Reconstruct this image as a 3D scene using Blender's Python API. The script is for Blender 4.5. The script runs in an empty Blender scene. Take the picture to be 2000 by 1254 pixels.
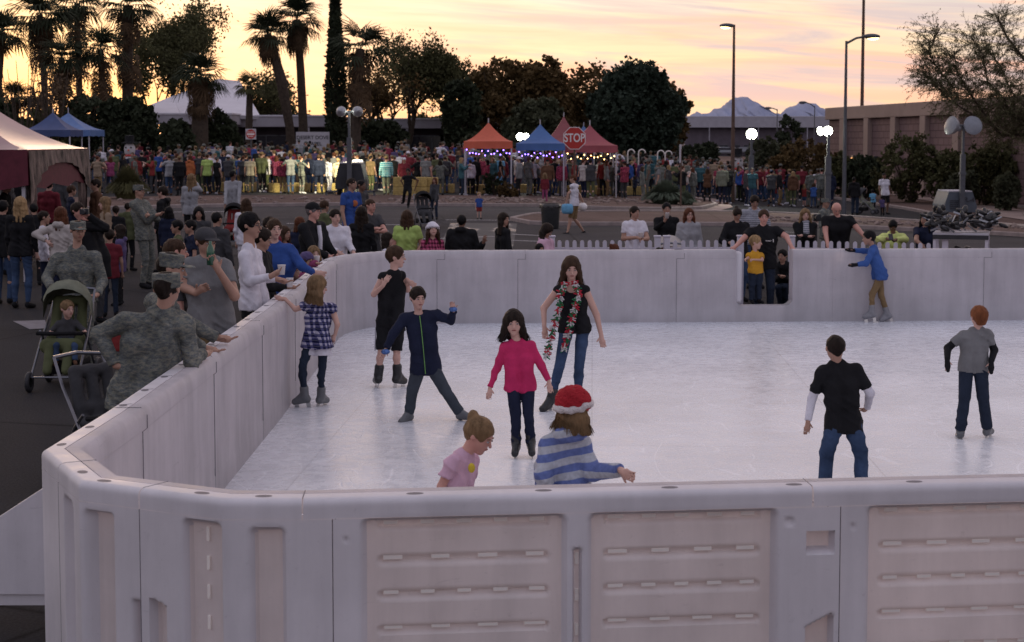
import bpy, bmesh, math, random
import numpy as np
from mathutils import Vector, Matrix
R = random.Random(7)
sc = bpy.context.scene
COL = sc.collection
pi = math.pi

# ------------------------------------------------------------------ camera
F, TH, PY0, H = 3150.0, math.atan(232 / 3150.0), 504.0, 2.82
cam = bpy.data.cameras.new('camera')
cam.sensor_width = 36
cam.lens = 36 * F / 2000
cam.shift_y = -(627 - PY0) / 2000
cam.clip_end = 60000
cam.dof.use_dof = True
cam.dof.focus_distance = 13.5
cam.dof.aperture_fstop = 5.6
co = bpy.data.objects.new('camera', cam)
co.location = (0, 0, H)
co.rotation_euler = (pi / 2 - TH, 0, 0)
COL.objects.link(co)
sc.camera = co

# ------------------------------------------------------------------ view and light
sc.view_settings.view_transform = 'Standard'
sc.view_settings.look = 'None'
sc.view_settings.exposure = 0.12
sc.view_settings.gamma = 1.0
try:
    sc.cycles.max_bounces = 8
    sc.cycles.transparent_max_bounces = 6
    sc.cycles.sample_clamp_indirect = 4
except Exception:
    pass
W = bpy.data.worlds.new('World')
sc.world = W
W.use_nodes = True


class NT:
    """tiny node-tree writer"""
    def __init__(s, tree):
        s.t = tree
        s.t.nodes.clear()

    def n(s, typ, ins=None, **props):
        nd = s.t.nodes.new(typ)
        for k, v in props.items():
            setattr(nd, k, v)
        for k, v in (ins or {}).items():
            if isinstance(v, bpy.types.NodeSocket):
                s.t.links.new(v, nd.inputs[k])
            elif isinstance(v, bpy.types.Node):
                s.t.links.new(v.outputs[0], nd.inputs[k])
            else:
                i = nd.inputs[k]
                if hasattr(i, 'default_value') and isinstance(v, (tuple, list)) and len(v) == 3 and i.type == 'RGBA':
                    v = (*v, 1)
                i.default_value = v
        return nd

    def ramp(s, fac, stops, interp='LINEAR'):
        nd = s.n('ShaderNodeValToRGB', {0: fac})
        cr = nd.color_ramp
        cr.interpolation = interp
        while len(cr.elements) < len(stops):
            cr.elements.new(0.5)
        for e, (p, c) in zip(cr.elements, stops):
            e.position = p
            e.color = (*c, 1) if not isinstance(c, (int, float)) else (c, c, c, 1)
        return nd.outputs[0]

    def m(s, op, a, b=0.0, c=0.0):
        return s.n('ShaderNodeMath', {0: a, 1: b, 2: c}, operation=op).outputs[0]

    def mix(s, f, a, b, bt='MIX'):
        nd = s.n('ShaderNodeMix', None, data_type='RGBA', blend_type=bt)
        for i, v in ((0, f), (6, a), (7, b)):
            if isinstance(v, bpy.types.NodeSocket):
                s.t.links.new(v, nd.inputs[i])
            else:
                nd.inputs[i].default_value = (*v, 1) if isinstance(v, (tuple, list)) and len(v) == 3 else v
        return nd.outputs[2]


def build_world():
    t = NT(W.node_tree)
    tc = t.n('ShaderNodeTexCoord')
    d = tc.outputs['Generated']
    sep = t.n('ShaderNodeSeparateXYZ', {0: d})
    x, y, z = sep.outputs
    # elevation ramp of the western sky after sunset (z = sine of the elevation, view covers about 0..0.09)
    zz = t.m('POWER', t.m('MAXIMUM', z, 0.0), 0.5)
    west_l = t.ramp(zz, [(0.0, (.95, .60, .24)), (.13, (1.0, .72, .34)), (.20, (1.0, .80, .50)), (.29, (1.0, .88, .74)),
                         (.40, (.66, .60, .62)), (.6, (.52, .53, .64)), (1.0, (.50, .52, .65))])
    west_r = t.ramp(zz, [(0.0, (.95, .60, .32)), (.13, (.96, .70, .42)), (.20, (.93, .72, .46)), (.26, (.88, .66, .50)), (.30, (.60, .66, .66)),
                         (.40, (.58, .58, .64)), (.6, (.52, .53, .64)), (1.0, (.50, .52, .65))])
    side = t.n('ShaderNodeMapRange', {0: x, 1: -.20, 2: .12})
    west = t.mix(side.outputs[0], west_l, west_r)
    # streaked clouds, drawn out along the horizon and slightly tilted
    def clouds(sx, sz, tilt, seed, detail=6):
        mp = t.n('ShaderNodeMapping', {0: d, 1: (seed, 0, seed), 3: (sx, .4, sz)})
        sh = t.m('MULTIPLY_ADD', x, tilt * sz, 0.0)
        mp = t.n('ShaderNodeVectorMath', {0: mp, 1: t.n('ShaderNodeCombineXYZ', {2: sh})}, operation='ADD')
        return t.n('ShaderNodeTexNoise', {'Vector': mp, 'Scale': 1.0, 'Detail': detail, 'Roughness': .58, 'Distortion': .5}).outputs[0]
    c1 = t.ramp(clouds(4.4, 52, .05, 3.1), [(.43, 0.0), (.57, 1.0)])
    c2 = t.ramp(clouds(5.5, 75, .09, 9.7), [(.46, 0.0), (.60, 1.0)])
    c3 = t.ramp(clouds(3.4, 48, .07, 21.3), [(.45, 0.0), (.58, 1.0)])
    lowfade = t.ramp(zz, [(.08, 0.15), (.19, 1.0)])
    pinkamt = t.m('MULTIPLY', t.m('MULTIPLY', c1, t.m('MULTIPLY_ADD', side.outputs[0], .52, .50)), lowfade)
    west = t.mix(pinkamt, west, (1.0, .54, .42))
    west = t.mix(t.m('MULTIPLY', c3, t.m('SUBTRACT', .60, t.m('MULTIPLY', side.outputs[0], .30))), west, (1.0, .90, .68))
    mauve = t.m('MULTIPLY', t.m('MULTIPLY', c2, t.m('MULTIPLY_ADD', side.outputs[0], .70, .32)), lowfade)
    west = t.mix(mauve, west, (.58, .50, .54))
    # glow where the sun went down, behind the palms at the left
    gl = t.n('ShaderNodeVectorMath', {0: d, 1: (-.285, .957, .045)}, operation='DISTANCE').outputs['Value']
    glow = t.ramp(t.m('MULTIPLY', gl, 3.6), [(0.0, 1.0), (.25, .45), (1.0, 0.0)])
    west = t.mix(t.m('MULTIPLY', glow, .55), west, (1.25, .95, .45))
    east = t.ramp(zz, [(0.0, (.28, .25, .30)), (.35, (.44, .39, .46)), (.7, (.52, .49, .59)), (1.0, (.50, .52, .65))])
    az = t.n('ShaderNodeMapRange', {0: y, 1: -.35, 2: .75}, interpolation_type='SMOOTHSTEP')
    col = t.mix(az.outputs[0], east, west)
    below = t.n('ShaderNodeMapRange', {0: z, 1: -.02, 2: 0.0})
    col = t.mix(below.outputs[0], (.10, .08, .08), col)
    sky = t.n('ShaderNodeTexSky', sky_type='NISHITA', sun_disc=False, sun_elevation=math.radians(1.0), sun_rotation=math.radians(-16))
    b1 = t.n('ShaderNodeBackground', {0: col, 1: .98})
    b2 = t.n('ShaderNodeBackground', {0: sky, 1: .05})
    add = t.n('ShaderNodeAddShader', {0: b1, 1: b2})
    t.n('ShaderNodeOutputWorld', {0: add})


build_world()
sun = bpy.data.lights.new('sun', 'SUN')
sun.energy = .5
sun.angle = math.radians(14)
sun.color = (1.0, .68, .45)
so = bpy.data.objects.new('sun', sun)
so.rotation_euler = Vector((-.28, .95, .10)).to_track_quat('Z', 'Y').to_euler()
COL.objects.link(so)


# ------------------------------------------------------------------ helpers
def ss(a, b, v):
    t = min(1, max(0, (v - a) / (b - a)))
    return t * t * (3 - 2 * t)


def gz(x, y):
    """height of the ground: flat car park, then a slight rise to the left and fall to the right"""
    if y < 42:
        return 0.0
    return ss(42, 66, y) * max(-.5, min(.4, .2 - .03 * x - .0006 * max(x, 0) ** 2)) + .55 * ss(71, 94, y) * (1 - ss(5, 17, x))


CT, ST = math.cos(TH), math.sin(TH)


def ray(px, py):
    u, v = (px - 1000) / F, -(py - PY0) / F
    return Vector((u, CT + v * ST, -ST + v * CT))


def D(px, py, Y):
    """the point that the photograph shows at px,py when it stands Y metres ahead"""
    d = ray(px, py)
    return Vector((0, 0, H)) + d * (Y / d.y)


def G(px, py, z=None):
    """the point of the ground (or of the level z) seen at px,py"""
    d = ray(px, py)
    if z is not None:
        return Vector((0, 0, H)) + d * ((z - H) / d.z)
    p = Vector((0, 0, H)) + d * (-H / min(d.z, -.002))
    for _ in range(14):
        g = gz(p.x, p.y)
        q = Vector((0, 0, H)) + d * ((g - H) / min(d.z, -.002))
        p = (p + q) / 2
    return p


def scr(p):
    """pixel of a world point"""
    v = Vector(p) - Vector((0, 0, H))
    fw = v.y * CT - v.z * ST
    up = v.y * ST + v.z * CT
    return 1000 + F * v.x / fw, PY0 - F * up / fw


MATS = {}


def mat(name, col, rough=.8, var=.15, scale=8.0, bump=0.0, bscale=60.0, spec=.3, metal=0.0, coord='Object', emit=None, stretch=None, sheen=0.0, objcol=False, detail=4, trans=0.0, dbl=False):
    """procedural material: a base colour broken up by two noises, with bump"""
    if name in MATS:
        return MATS[name]
    m = bpy.data.materials.new(name)
    m.use_nodes = True
    t = NT(m.node_tree)
    tc = t.n('ShaderNodeTexCoord')
    v = tc.outputs[coord]
    if stretch:
        v = t.n('ShaderNodeMapping', {0: v, 3: stretch}).outputs[0]
    base = tuple(col)
    if objcol:
        oi = t.n('ShaderNodeObjectInfo')
        base = oi.outputs['Color']
    nz = t.n('ShaderNodeTexNoise', {'Vector': v, 'Scale': scale, 'Detail': detail, 'Roughness': .6})
    f = t.n('ShaderNodeMapRange', {0: nz.outputs[0], 1: .3, 2: .7, 3: 1 - var, 4: 1 + var}).outputs[0]
    c = t.mix(1.0, base, (1, 1, 1), 'MULTIPLY')
    cm = t.n('ShaderNodeVectorMath', {0: c, 'Scale': f}, operation='SCALE').outputs[0]
    ins = {'Base Color': cm, 'Roughness': rough, 'Metallic': metal, 'Specular IOR Level': spec}
    if bump:
        n2 = t.n('ShaderNodeTexNoise', {'Vector': v, 'Scale': bscale, 'Detail': 3})
        ins['Normal'] = t.n('ShaderNodeBump', {'Strength': bump, 'Distance': .02, 'Height': n2.outputs[0]}).outputs[0]
    if emit:
        ins['Emission Color'] = emit[0]
        ins['Emission Strength'] = emit[1]
    if sheen:
        ins['Sheen Weight'] = sheen
    p = t.n('ShaderNodeBsdfPrincipled', ins)
    sh = p.outputs[0]
    if trans:
        tr = t.n('ShaderNodeBsdfTranslucent', {0: cm})
        sh = t.n('ShaderNodeMixShader', {0: trans, 1: sh, 2: tr.outputs[0]}).outputs[0]
    t.n('ShaderNodeOutputMaterial', {0: sh})
    MATS[name] = m
    return m


def meta(o, label=None, cat=None, group=None, kind=None):
    if label: o['label'] = label
    if cat: o['category'] = cat
    if group: o['group'] = group
    if kind: o['kind'] = kind
    return o


def mesh(name, V, Fc, m=None, parent=None, smooth=False, mi=None):
    me = bpy.data.meshes.new(name)
    if isinstance(V, np.ndarray):
        nf = len(Fc)
        me.vertices.add(len(V))
        me.vertices.foreach_set('co', V.astype(np.float32).ravel())
        k = Fc.shape[1]
        me.loops.add(nf * k)
        me.loops.foreach_set('vertex_index', Fc.astype(np.int32).ravel())
        me.polygons.add(nf)
        me.polygons.foreach_set('loop_start', np.arange(0, nf * k, k, dtype=np.int32))
        me.update(calc_edges=True)
    else:
        me.from_pydata([tuple(v) for v in V], [], Fc)
    if m is not None:
        for q in (m if isinstance(m, (list, tuple)) else [m]):
            me.materials.append(q)
    if mi is not None:
        me.polygons.foreach_set('material_index', np.array(mi, dtype=np.int32))
    if smooth:
        me.polygons.foreach_set('use_smooth', [True] * len(me.polygons))
    o = bpy.data.objects.new(name, me)
    COL.objects.link(o)
    if parent:
        o.parent = parent
    return o


def empty(name, loc=(0, 0, 0), rz=0, label=None, cat=None, group=None, kind=None):
    o = bpy.data.objects.new(name, None)
    COL.objects.link(o)
    o.location = loc
    o.rotation_euler = (0, 0, rz)
    return meta(o, label, cat, group, kind)


class B:
    """collects shapes for one mesh"""
    def __init__(s):
        s.v, s.f, s.mi, s.cm = [], [], [], 0

    def add(s, V, Fs):
        o = len(s.v)
        s.v += [tuple(p) for p in V]
        s.f += [tuple(i + o for i in q) for q in Fs]
        s.mi += [s.cm] * len(Fs)
        return s

    def box(s, c, d, rz=0, bev=0.0, rx=0, ry=0):
        bm = bmesh.new()
        bmesh.ops.create_cube(bm, size=1, matrix=Matrix.Diagonal((d[0], d[1], d[2], 1)))
        if bev:
            bmesh.ops.bevel(bm, geom=bm.edges[:], offset=bev, segments=2, affect='EDGES', profile=.6)
        M = Matrix.Translation(c) @ Matrix.Rotation(rz, 4, 'Z') @ Matrix.Rotation(ry, 4, 'Y') @ Matrix.Rotation(rx, 4, 'X')
        s.add([M @ v.co for v in bm.verts], [[v.index for v in f.verts] for f in bm.faces])
        bm.free()
        return s

    def tube(s, pts, rad, n=8, cap=True):
        """tube through points, radius a number or one per point"""
        pts = [Vector(p) for p in pts]
        if isinstance(rad, (int, float)):
            rad = [rad] * len(pts)
        rings = []
        t0 = (pts[1] - pts[0]).normalized()
        a = t0.cross(Vector((0, 0, 1)))
        if a.length < .05:
            a = t0.cross(Vector((0, 1, 0)))
        a.normalize()
        for i, p in enumerate(pts):
            t = (pts[min(i + 1, len(pts) - 1)] - pts[max(i - 1, 0)])
            if t.length < 1e-9:
                t = t0.copy()
            t.normalize()
            a = (a - t * a.dot(t))
            if a.length < 1e-4:
                a = t.cross(Vector((1, .3, 0)))
            a.normalize()
            b = t.cross(a)
            rings.append([p + (a * math.cos(2 * pi * k / n) + b * math.sin(2 * pi * k / n)) * rad[i] for k in range(n)])
        V = [q for r in rings for q in r]
        Fs = []
        for i in range(len(pts) - 1):
            for k in range(n):
                Fs.append((i * n + k, i * n + (k + 1) % n, (i + 1) * n + (k + 1) % n, (i + 1) * n + k))
        if cap:
            Fs.append(tuple(range(n - 1, -1, -1)))
            Fs.append(tuple((len(pts) - 1) * n + k for k in range(n)))
        return s.add(V, Fs)

    def lathe(s, prof, c=(0, 0, 0), n=20, M=None, a0=0, a1=2 * pi):
        """profile [(r,z)...] spun about z"""
        V, Fs = [], []
        full = abs(a1 - a0 - 2 * pi) < 1e-6
        m = n if full else n + 1
        for r, z in prof:
            for k in range(m):
                a = a0 + (a1 - a0) * k / n
                p = Vector((r * math.cos(a), r * math.sin(a), z))
                V.append((M @ p if M else p) + Vector(c))
        for i in range(len(prof) - 1):
            for k in range(n):
                k2 = (k + 1) % m
                Fs.append((i * m + k, i * m + k2, (i + 1) * m + k2, (i + 1) * m + k))
        return s.add(V, Fs)

    def ell(s, c, r, n=12, M=None):
        prof = [(max(1e-4, math.sin(pi * i / (n // 2 + 2))), -math.cos(pi * i / (n // 2 + 2))) for i in range(n // 2 + 3)]
        S = Matrix.Diagonal((r[0], r[1], r[2]))
        MM = (M.to_3x3() @ S) if M else S
        return s.lathe(prof, c, n, MM)

    def prism(s, poly, z0, z1, M=None):
        """polygon (x,y) pulled from z0 to z1"""
        n = len(poly)
        V = [Vector((x, y, z0)) for x, y in poly] + [Vector((x, y, z1)) for x, y in poly]
        if M: V = [M @ v for v in V]
        return s.add(V, [tuple(range(n - 1, -1, -1)), tuple(range(n, 2 * n))] + [(i, (i + 1) % n, n + (i + 1) % n, n + i) for i in range(n)])

    def build(s, name, m=None, parent=None, smooth=False):
        return mesh(name, s.v, s.f, m, parent, smooth, s.mi if isinstance(m, (list, tuple)) else None)


def smooth_by_angle(o, a=.6):
    me = o.data
    bm = bmesh.new(); bm.from_mesh(me)
    for e in bm.edges:
        e.smooth = len(e.link_faces) == 2 and e.calc_face_angle(0) < a
    for f in bm.faces: f.smooth = True
    bm.to_mesh(me); bm.free()
    return o


def copytree(o, parent=None):
    c = o.copy()
    COL.objects.link(c)
    if parent is not None:
        c.parent = parent
    for ch in o.children:
        copytree(ch, c)
    return c

# ------------------------------------------------------------------ materials of the place
def asphalt_mat(name, col, wet=False, speck=.35):
    m = bpy.data.materials.new(name); m.use_nodes = True
    t = NT(m.node_tree)
    v = t.n('ShaderNodeTexCoord').outputs['Object']
    big = t.n('ShaderNodeTexNoise', {'Vector': v, 'Scale': .35, 'Detail': 6, 'Roughness': .65}).outputs[0]
    fine = t.n('ShaderNodeTexNoise', {'Vector': v, 'Scale': 45, 'Detail': 3, 'Roughness': .7}).outputs[0]
    vor = t.n('ShaderNodeTexVoronoi', {'Vector': t.n('ShaderNodeMapping', {0: v, 3: (.22, .16, .2)}), 'Scale': 1.0, 'Randomness': 1.0}, feature='DISTANCE_TO_EDGE').outputs[0]
    wob = t.n('ShaderNodeTexNoise', {'Vector': v, 'Scale': 3.0, 'Detail': 4}).outputs[0]
    crack = t.ramp(t.m('ADD', vor, t.m('MULTIPLY', t.m('SUBTRACT', wob, .5), .012)), [(0.0, .45), (.006, 1.0)])
    f = t.m('MULTIPLY', t.ramp(big, [(.3, .72), (.7, 1.25)]), t.ramp(fine, [(.3, 1 - speck), (.7, 1 + speck)]))
    f = t.m('MULTIPLY', f, crack)
    c = t.n('ShaderNodeVectorMath', {0: col, 'Scale': f}, operation='SCALE').outputs[0]
    rough = t.ramp(big, [(.35, .9), (.6, 1.0)])
    if wet:
        pud = t.n('ShaderNodeTexNoise', {'Vector': t.n('ShaderNodeMapping', {0: v, 3: (.9, .25, 1)}), 'Scale': 1.0, 'Detail': 3}).outputs[0]
        rough = t.ramp(pud, [(.54, .9), (.60, .16)])
    bp = t.n('ShaderNodeBump', {'Strength': .5, 'Distance': .01, 'Height': fine})
    p = t.n('ShaderNodeBsdfPrincipled', {'Base Color': c, 'Roughness': rough, 'Specular IOR Level': .6 if wet else .06, 'Normal': bp})
    t.n('ShaderNodeOutputMaterial', {0: p.outputs[0]})
    return m


def plastic_mat(name, col, trans, dirt=.12):
    m = bpy.data.materials.new(name); m.use_nodes = True
    t = NT(m.node_tree)
    v = t.n('ShaderNodeTexCoord').outputs['Object']
    a = t.n('ShaderNodeTexNoise', {'Vector': v, 'Scale': 1.7, 'Detail': 6, 'Roughness': .6}).outputs[0]
    st = t.n('ShaderNodeTexNoise', {'Vector': t.n('ShaderNodeMapping', {0: v, 3: (6, 6, .7)}), 'Scale': 1.0, 'Detail': 5, 'Roughness': .6}).outputs[0]
    sc_ = t.n('ShaderNodeTexNoise', {'Vector': t.n('ShaderNodeMapping', {0: v, 3: (9, 9, 9)}), 'Scale': 2.0, 'Detail': 8, 'Roughness': .75}).outputs[0]
    sk = t.n('ShaderNodeTexNoise', {'Vector': t.n('ShaderNodeMapping', {0: v, 2: (0, .5, 0), 3: (5, 5, 26)}), 'Scale': 1.0, 'Detail': 4, 'Distortion': 1.2}).outputs[0]
    scuff = t.m('MULTIPLY', t.ramp(sc_, [(.60, 1.0), (.76, .82)]), t.ramp(sk, [(.68, 1.0), (.76, .88)]))
    f = t.m('MULTIPLY', t.ramp(a, [(.3, 1 - dirt), (.7, 1.04)]), t.ramp(st, [(.3, 1 - dirt * .8), (.62, 1.02)]))
    f = t.m('MULTIPLY', f, scuff)
    c = t.n('ShaderNodeVectorMath', {0: col, 'Scale': f}, operation='SCALE').outputs[0]
    bp = t.n('ShaderNodeBump', {'Strength': .12, 'Distance': .02, 'Height': a})
    p = t.n('ShaderNodeBsdfPrincipled', {'Base Color': c, 'Roughness': t.ramp(st, [(.3, .42), (.7, .62)]), 'Specular IOR Level': .35, 'Normal': bp})
    tr = t.n('ShaderNodeBsdfTranslucent', {0: t.n('ShaderNodeVectorMath', {0: c, 1: (1.0, .93, .88)}, operation='MULTIPLY')})
    mx = t.n('ShaderNodeMixShader', {0: trans, 1: p, 2: tr})
    t.n('ShaderNodeOutputMaterial', {0: mx.outputs[0]})
    return m


def ice_mat():
    m = bpy.data.materials.new('ice'); m.use_nodes = True
    t = NT(m.node_tree)
    v = t.n('ShaderNodeTexCoord').outputs['Object']
    a = t.n('ShaderNodeTexNoise', {'Vector': v, 'Scale': .55, 'Detail': 7, 'Roughness': .6}).outputs[0]
    b = t.n('ShaderNodeTexNoise', {'Vector': v, 'Scale': 7, 'Detail': 8, 'Roughness': .7}).outputs[0]
    # skate scratches: several directions of stretched noise
    sc_ = None
    for k, (rz, sx) in enumerate(((.2, 42), (.9, 60), (1.9, 50), (2.6, 70))):
        mp = t.n('ShaderNodeMapping', {0: v, 2: (0, 0, rz), 3: (sx, 1.6, 1)})
        mp.inputs[1].default_value = (k * 3.3, k, 0)
        n = t.n('ShaderNodeTexNoise', {'Vector': mp, 'Scale': 1.0, 'Detail': 3, 'Roughness': .6, 'Distortion': .8}).outputs[0]
        n = t.ramp(n, [(.66, 0.0), (.72, 1.0)])
        sc_ = n if sc_ is None else t.m('MAXIMUM', sc_, n)
    # long curved blade cuts
    for k in range(3):
        mp = t.n('ShaderNodeMapping', {0: v, 1: (k * 4.1, k * 2.7, k), 2: (0, 0, k * 1.1), 3: (.55 + .2 * k, .35, 1)})
        wv = t.n('ShaderNodeTexNoise', {'Vector': mp, 'Scale': 1.1, 'Detail': 1}).outputs[0]
        ln = t.m('PINGPONG', t.m('MULTIPLY', wv, 9.0), .5)
        br_ = t.ramp(t.n('ShaderNodeTexNoise', {'Vector': mp, 'Scale': 5.0, 'Detail': 2}).outputs[0], [(.48, 0.0), (.56, 1.0)])
        sc_ = t.m('MAXIMUM', sc_, t.m('MULTIPLY', t.ramp(ln, [(.012, 1.0), (.03, 0.0)]), br_))
    # seams between the floor sheets
    sx = t.n('ShaderNodeSeparateXYZ', {0: t.n('ShaderNodeMapping', {0: v, 2: (0, 0, .05)})}).outputs
    e1 = t.m('PINGPONG', sx[0], 1.22); e2 = t.m('PINGPONG', sx[1], 1.22)
    seam = t.m('MINIMUM', t.ramp(e1, [(.004, .80), (.009, 1.0)]), t.ramp(e2, [(.004, .82), (.009, 1.0)]))
    specks = t.ramp(t.n('ShaderNodeTexNoise', {'Vector': v, 'Scale': 9, 'Detail': 3}).outputs[0], [(.16, .6), (.19, 1.0)])
    f = t.m('MULTIPLY', t.ramp(a, [(.32, .84), (.66, 1.05)]), t.ramp(b, [(.3, .95), (.7, 1.04)]))
    f = t.m('MULTIPLY', t.m('MULTIPLY', f, seam), specks)
    f = t.m('ADD', f, t.m('MULTIPLY', sc_, .13))
    c = t.n('ShaderNodeVectorMath', {0: (.73, .75, .80), 'Scale': f}, operation='SCALE').outputs[0]
    h = t.m('ADD', t.m('MULTIPLY', b, .5), t.m('MULTIPLY', sc_, -.4))
    bp = t.n('ShaderNodeBump', {'Strength': .22, 'Distance': .01, 'Height': h})
    p = t.n('ShaderNodeBsdfPrincipled', {'Base Color': c, 'Roughness': t.ramp(b, [(.3, .16), (.7, .40)]), 'Specular IOR Level': .3, 'Normal': bp})
    t.n('ShaderNodeOutputMaterial', {0: p.outputs[0]})
    return m


M_asph = asphalt_mat('asphalt', (.034, .033, .036))
M_road = asphalt_mat('road_asphalt', (.068, .063, .065))
M_lot = asphalt_mat('lot_asphalt', (.056, .052, .055))
M_wet = asphalt_mat('wet_asphalt', (.056, .052, .055), wet=True)
M_gravel = asphalt_mat('gravel', (.125, .085, .075), speck=.55)
M_walk = asphalt_mat('concrete_walk', (.30, .23, .21), speck=.12)
M_curb = mat('curb_concrete', (.27, .22, .21), .9, .2, 3)
M_white = mat('white_paint', (.5, .48, .5), .7, .25, 6)
M_board = plastic_mat('board_plastic', (.71, .69, .73), .14)
M_thin = plastic_mat('board_plastic_thin_glow', (.84, .805, .805), .42)  # thin plastic, paler and warmer: some of the transmitted glow is in the colour
M_inner = plastic_mat('board_plastic_inner', (.80, .79, .84), .52, .15)
M_slot = plastic_mat('board_slot_glow', (1.0, .98, .95), .32, .0)  # near-white colour stands in for light shining through the slots
M_recess = mat('recess_dark', (.16, .15, .17), .7, .15, 30)
M_dark = mat('dark_metal', (.03, .03, .035), .5, .2)
M_black = mat('black_cloth', (.012, .012, .015), .9, .3, 20)


def ground_sheet():
    xs = [-3000, -1200, -500, -200, -100] + [-60 + 3 * i for i in range(41)] + [100, 200, 500, 1200, 3000]
    ys = [-200, -60, -20, 0, 6, 12, 18, 24, 30, 36, 39] + [42 + 1.5 * i for i in range(37)] + [100, 140, 200, 400, 1000, 3000, 9000]
    V = [(x, y, gz(x, y)) for y in ys for x in xs]
    n = len(xs)
    Fs = [(j * n + i, j * n + i + 1, (j + 1) * n + i + 1, (j + 1) * n + i) for j in range(len(ys) - 1) for i in range(n - 1)]
    meta(mesh('ground', V, Fs, M_asph, smooth=True), kind='structure')


ground_sheet()


def lerp_poly(pts, n):
    L = [0]
    for a, b in zip(pts, pts[1:]):
        L.append(L[-1] + math.dist(a, b))
    out = []
    for i in range(n):
        s = L[-1] * i / (n - 1)
        k = max(j for j in range(len(L) - 1) if L[j] <= s + 1e-9)
        f = (s - L[k]) / max(1e-9, L[k + 1] - L[k])
        out.append(tuple(a + (b - a) * f for a, b in zip(pts[k], pts[k + 1])))
    return out


def strip(name, up, lo, dz, m, n=70, w=8, kind='structure', label=None, cat=None):
    """a sheet on the ground between two edges traced where they lie"""
    U = [G(*p) for p in up]; Lw = [G(*p) for p in lo]
    U = lerp_poly([tuple(p) for p in U], n); Lw = lerp_poly([tuple(p) for p in Lw], n)
    V = []
    for a, b in zip(U, Lw):
        for k in range(w + 1):
            x = a[0] + (b[0] - a[0]) * k / w; y = a[1] + (b[1] - a[1]) * k / w
            V.append((x, y, gz(x, y) + dz))
    Fs = [(i * (w + 1) + k, i * (w + 1) + k + 1, (i + 1) * (w + 1) + k + 1, (i + 1) * (w + 1) + k) for i in range(n - 1) for k in range(w)]
    o = mesh(name, V, Fs, m, smooth=True)
    return meta(o, label, cat, kind=kind)


def curb(pts, hgt=.13, wid=.16, name='kerb', n=60, m=None):
    P = lerp_poly([tuple(G(*p)) for p in pts], n)
    V, Fs = [], []
    prof = [(-wid / 2, -.02), (-wid / 2, hgt - .02), (-wid / 2 + .02, hgt), (wid / 2 - .02, hgt), (wid / 2, hgt - .02), (wid / 2, -.02)]
    for i, p in enumerate(P):
        a, b = P[max(0, i - 1)], P[min(n - 1, i + 1)]
        t = Vector((b[0] - a[0], b[1] - a[1], 0)).normalized()
        nn = Vector((-t.y, t.x, 0))
        for (o, z) in prof:
            q = Vector((p[0], p[1], 0)) + nn * o
            V.append((q.x, q.y, gz(q.x, q.y) + z))
    k = len(prof)
    for i in range(n - 1):
        for j in range(k - 1):
            Fs.append((i * k + j, i * k + j + 1, (i + 1) * k + j + 1, (i + 1) * k + j))
    return meta(mesh(name, V, Fs, m or M_curb), kind='structure')


# car park lane in front of the islands, and the lot road right across
strip('road', [(-200, 412), (300, 408), (1060, 403), (1390, 411), (1460, 416), (2200, 468)], [(-200, 425), (300, 428), (1000, 431), (1080, 420), (1460, 421), (2200, 478)], .006, M_road, 90)
strip('car_park', [(-900, 429), (1000, 431.5), (1100, 441), (1500, 442), (2100, 470)], [(-900, 492), (1000, 500), (1100, 500), (1500, 502), (2100, 530)], .005, M_lot)
strip('wet_patch', [(880, 436), (1010, 437)], [(850, 492), (1000, 494)], .010, M_wet, 12, 6)
strip('gravel_island', [(-300, 392), (200, 389), (400, 386), (740, 384), (1080, 386), (1200, 387), (1340, 388), (1385, 395), (1396, 401)],
      [(-300, 416), (200, 409), (400, 404), (740, 402), (1060, 403), (1200, 409), (1300, 410), (1370, 408), (1396, 401.5)], .09, M_gravel, 110)
curb([(-300, 417), (200, 410), (400, 405), (740, 403), (1060, 404), (1200, 410), (1300, 411), (1368, 409), (1398, 402), (1388, 395), (1340, 388)], n=120)
strip('sidewalk', [(1340, 386.5), (1392, 393), (1404, 401), (1376, 410), (1300, 412.5)], [(1350, 384), (1416, 391), (1432, 405), (1396, 414.5), (1300, 415)], .02, M_walk, 40, 3)
strip('gravel_island', [(1000, 431), (1040, 423), (1120, 418), (1460, 418), (1640, 426), (1900, 442), (2200, 458)], [(1000, 431.5), (1040, 438), (1120, 440), (1500, 441), (1640, 444), (1900, 456), (2200, 474)], .085, M_gravel, 90)
curb([(2200, 475), (1900, 457), (1640, 445), (1500, 442), (1120, 441), (1038, 439), (999, 431), (1040, 422.5), (1120, 417.5), (1460, 417.5), (1640, 425), (1900, 441), (2200, 457)], n=140, wid=.13)
# road bending away on the right, its kerbs, gravel and pavement
strip('road', [(1380, 322), (1480, 319), (1560, 324), (1700, 337), (2000, 371), (2400, 420)], [(1380, 345), (1500, 345), (1640, 366), (1740, 373), (2000, 405), (2400, 458)], .012, M_road, 60)
curb([(1380, 321), (1480, 318), (1560, 323), (1700, 336), (2000, 370), (2400, 418)], wid=.35, hgt=.2)
curb([(1500, 346), (1640, 367), (1740, 374), (2000, 406), (2400, 459)], wid=.25)
strip('gravel_verge', [(1632, 369), (1740, 376), (2000, 408), (2400, 462)], [(1632, 388), (1780, 410), (1900, 434), (2000, 444), (2400, 480)], .03, M_gravel, 60)
strip('sidewalk', [(1700, 372), (1745, 376), (1850, 391), (1925, 402), (2000, 413), (2300, 450)], [(1700, 374), (1745, 383), (1850, 400), (1905, 418), (2000, 432), (2300, 470)], .06, M_walk, 50)
curb([(1632, 389), (1700, 399), (1780, 411), (1900, 435), (2000, 445), (2400, 481)], wid=.2)
strip('desert', [(-900, 305), (300, 303), (900, 303), (1380, 305), (1700, 310), (2600, 330)], [(-900, 365), (300, 355), (900, 350), (1300, 343), (1480, 317), (2600, 440)], .004, M_gravel, 70)


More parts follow.
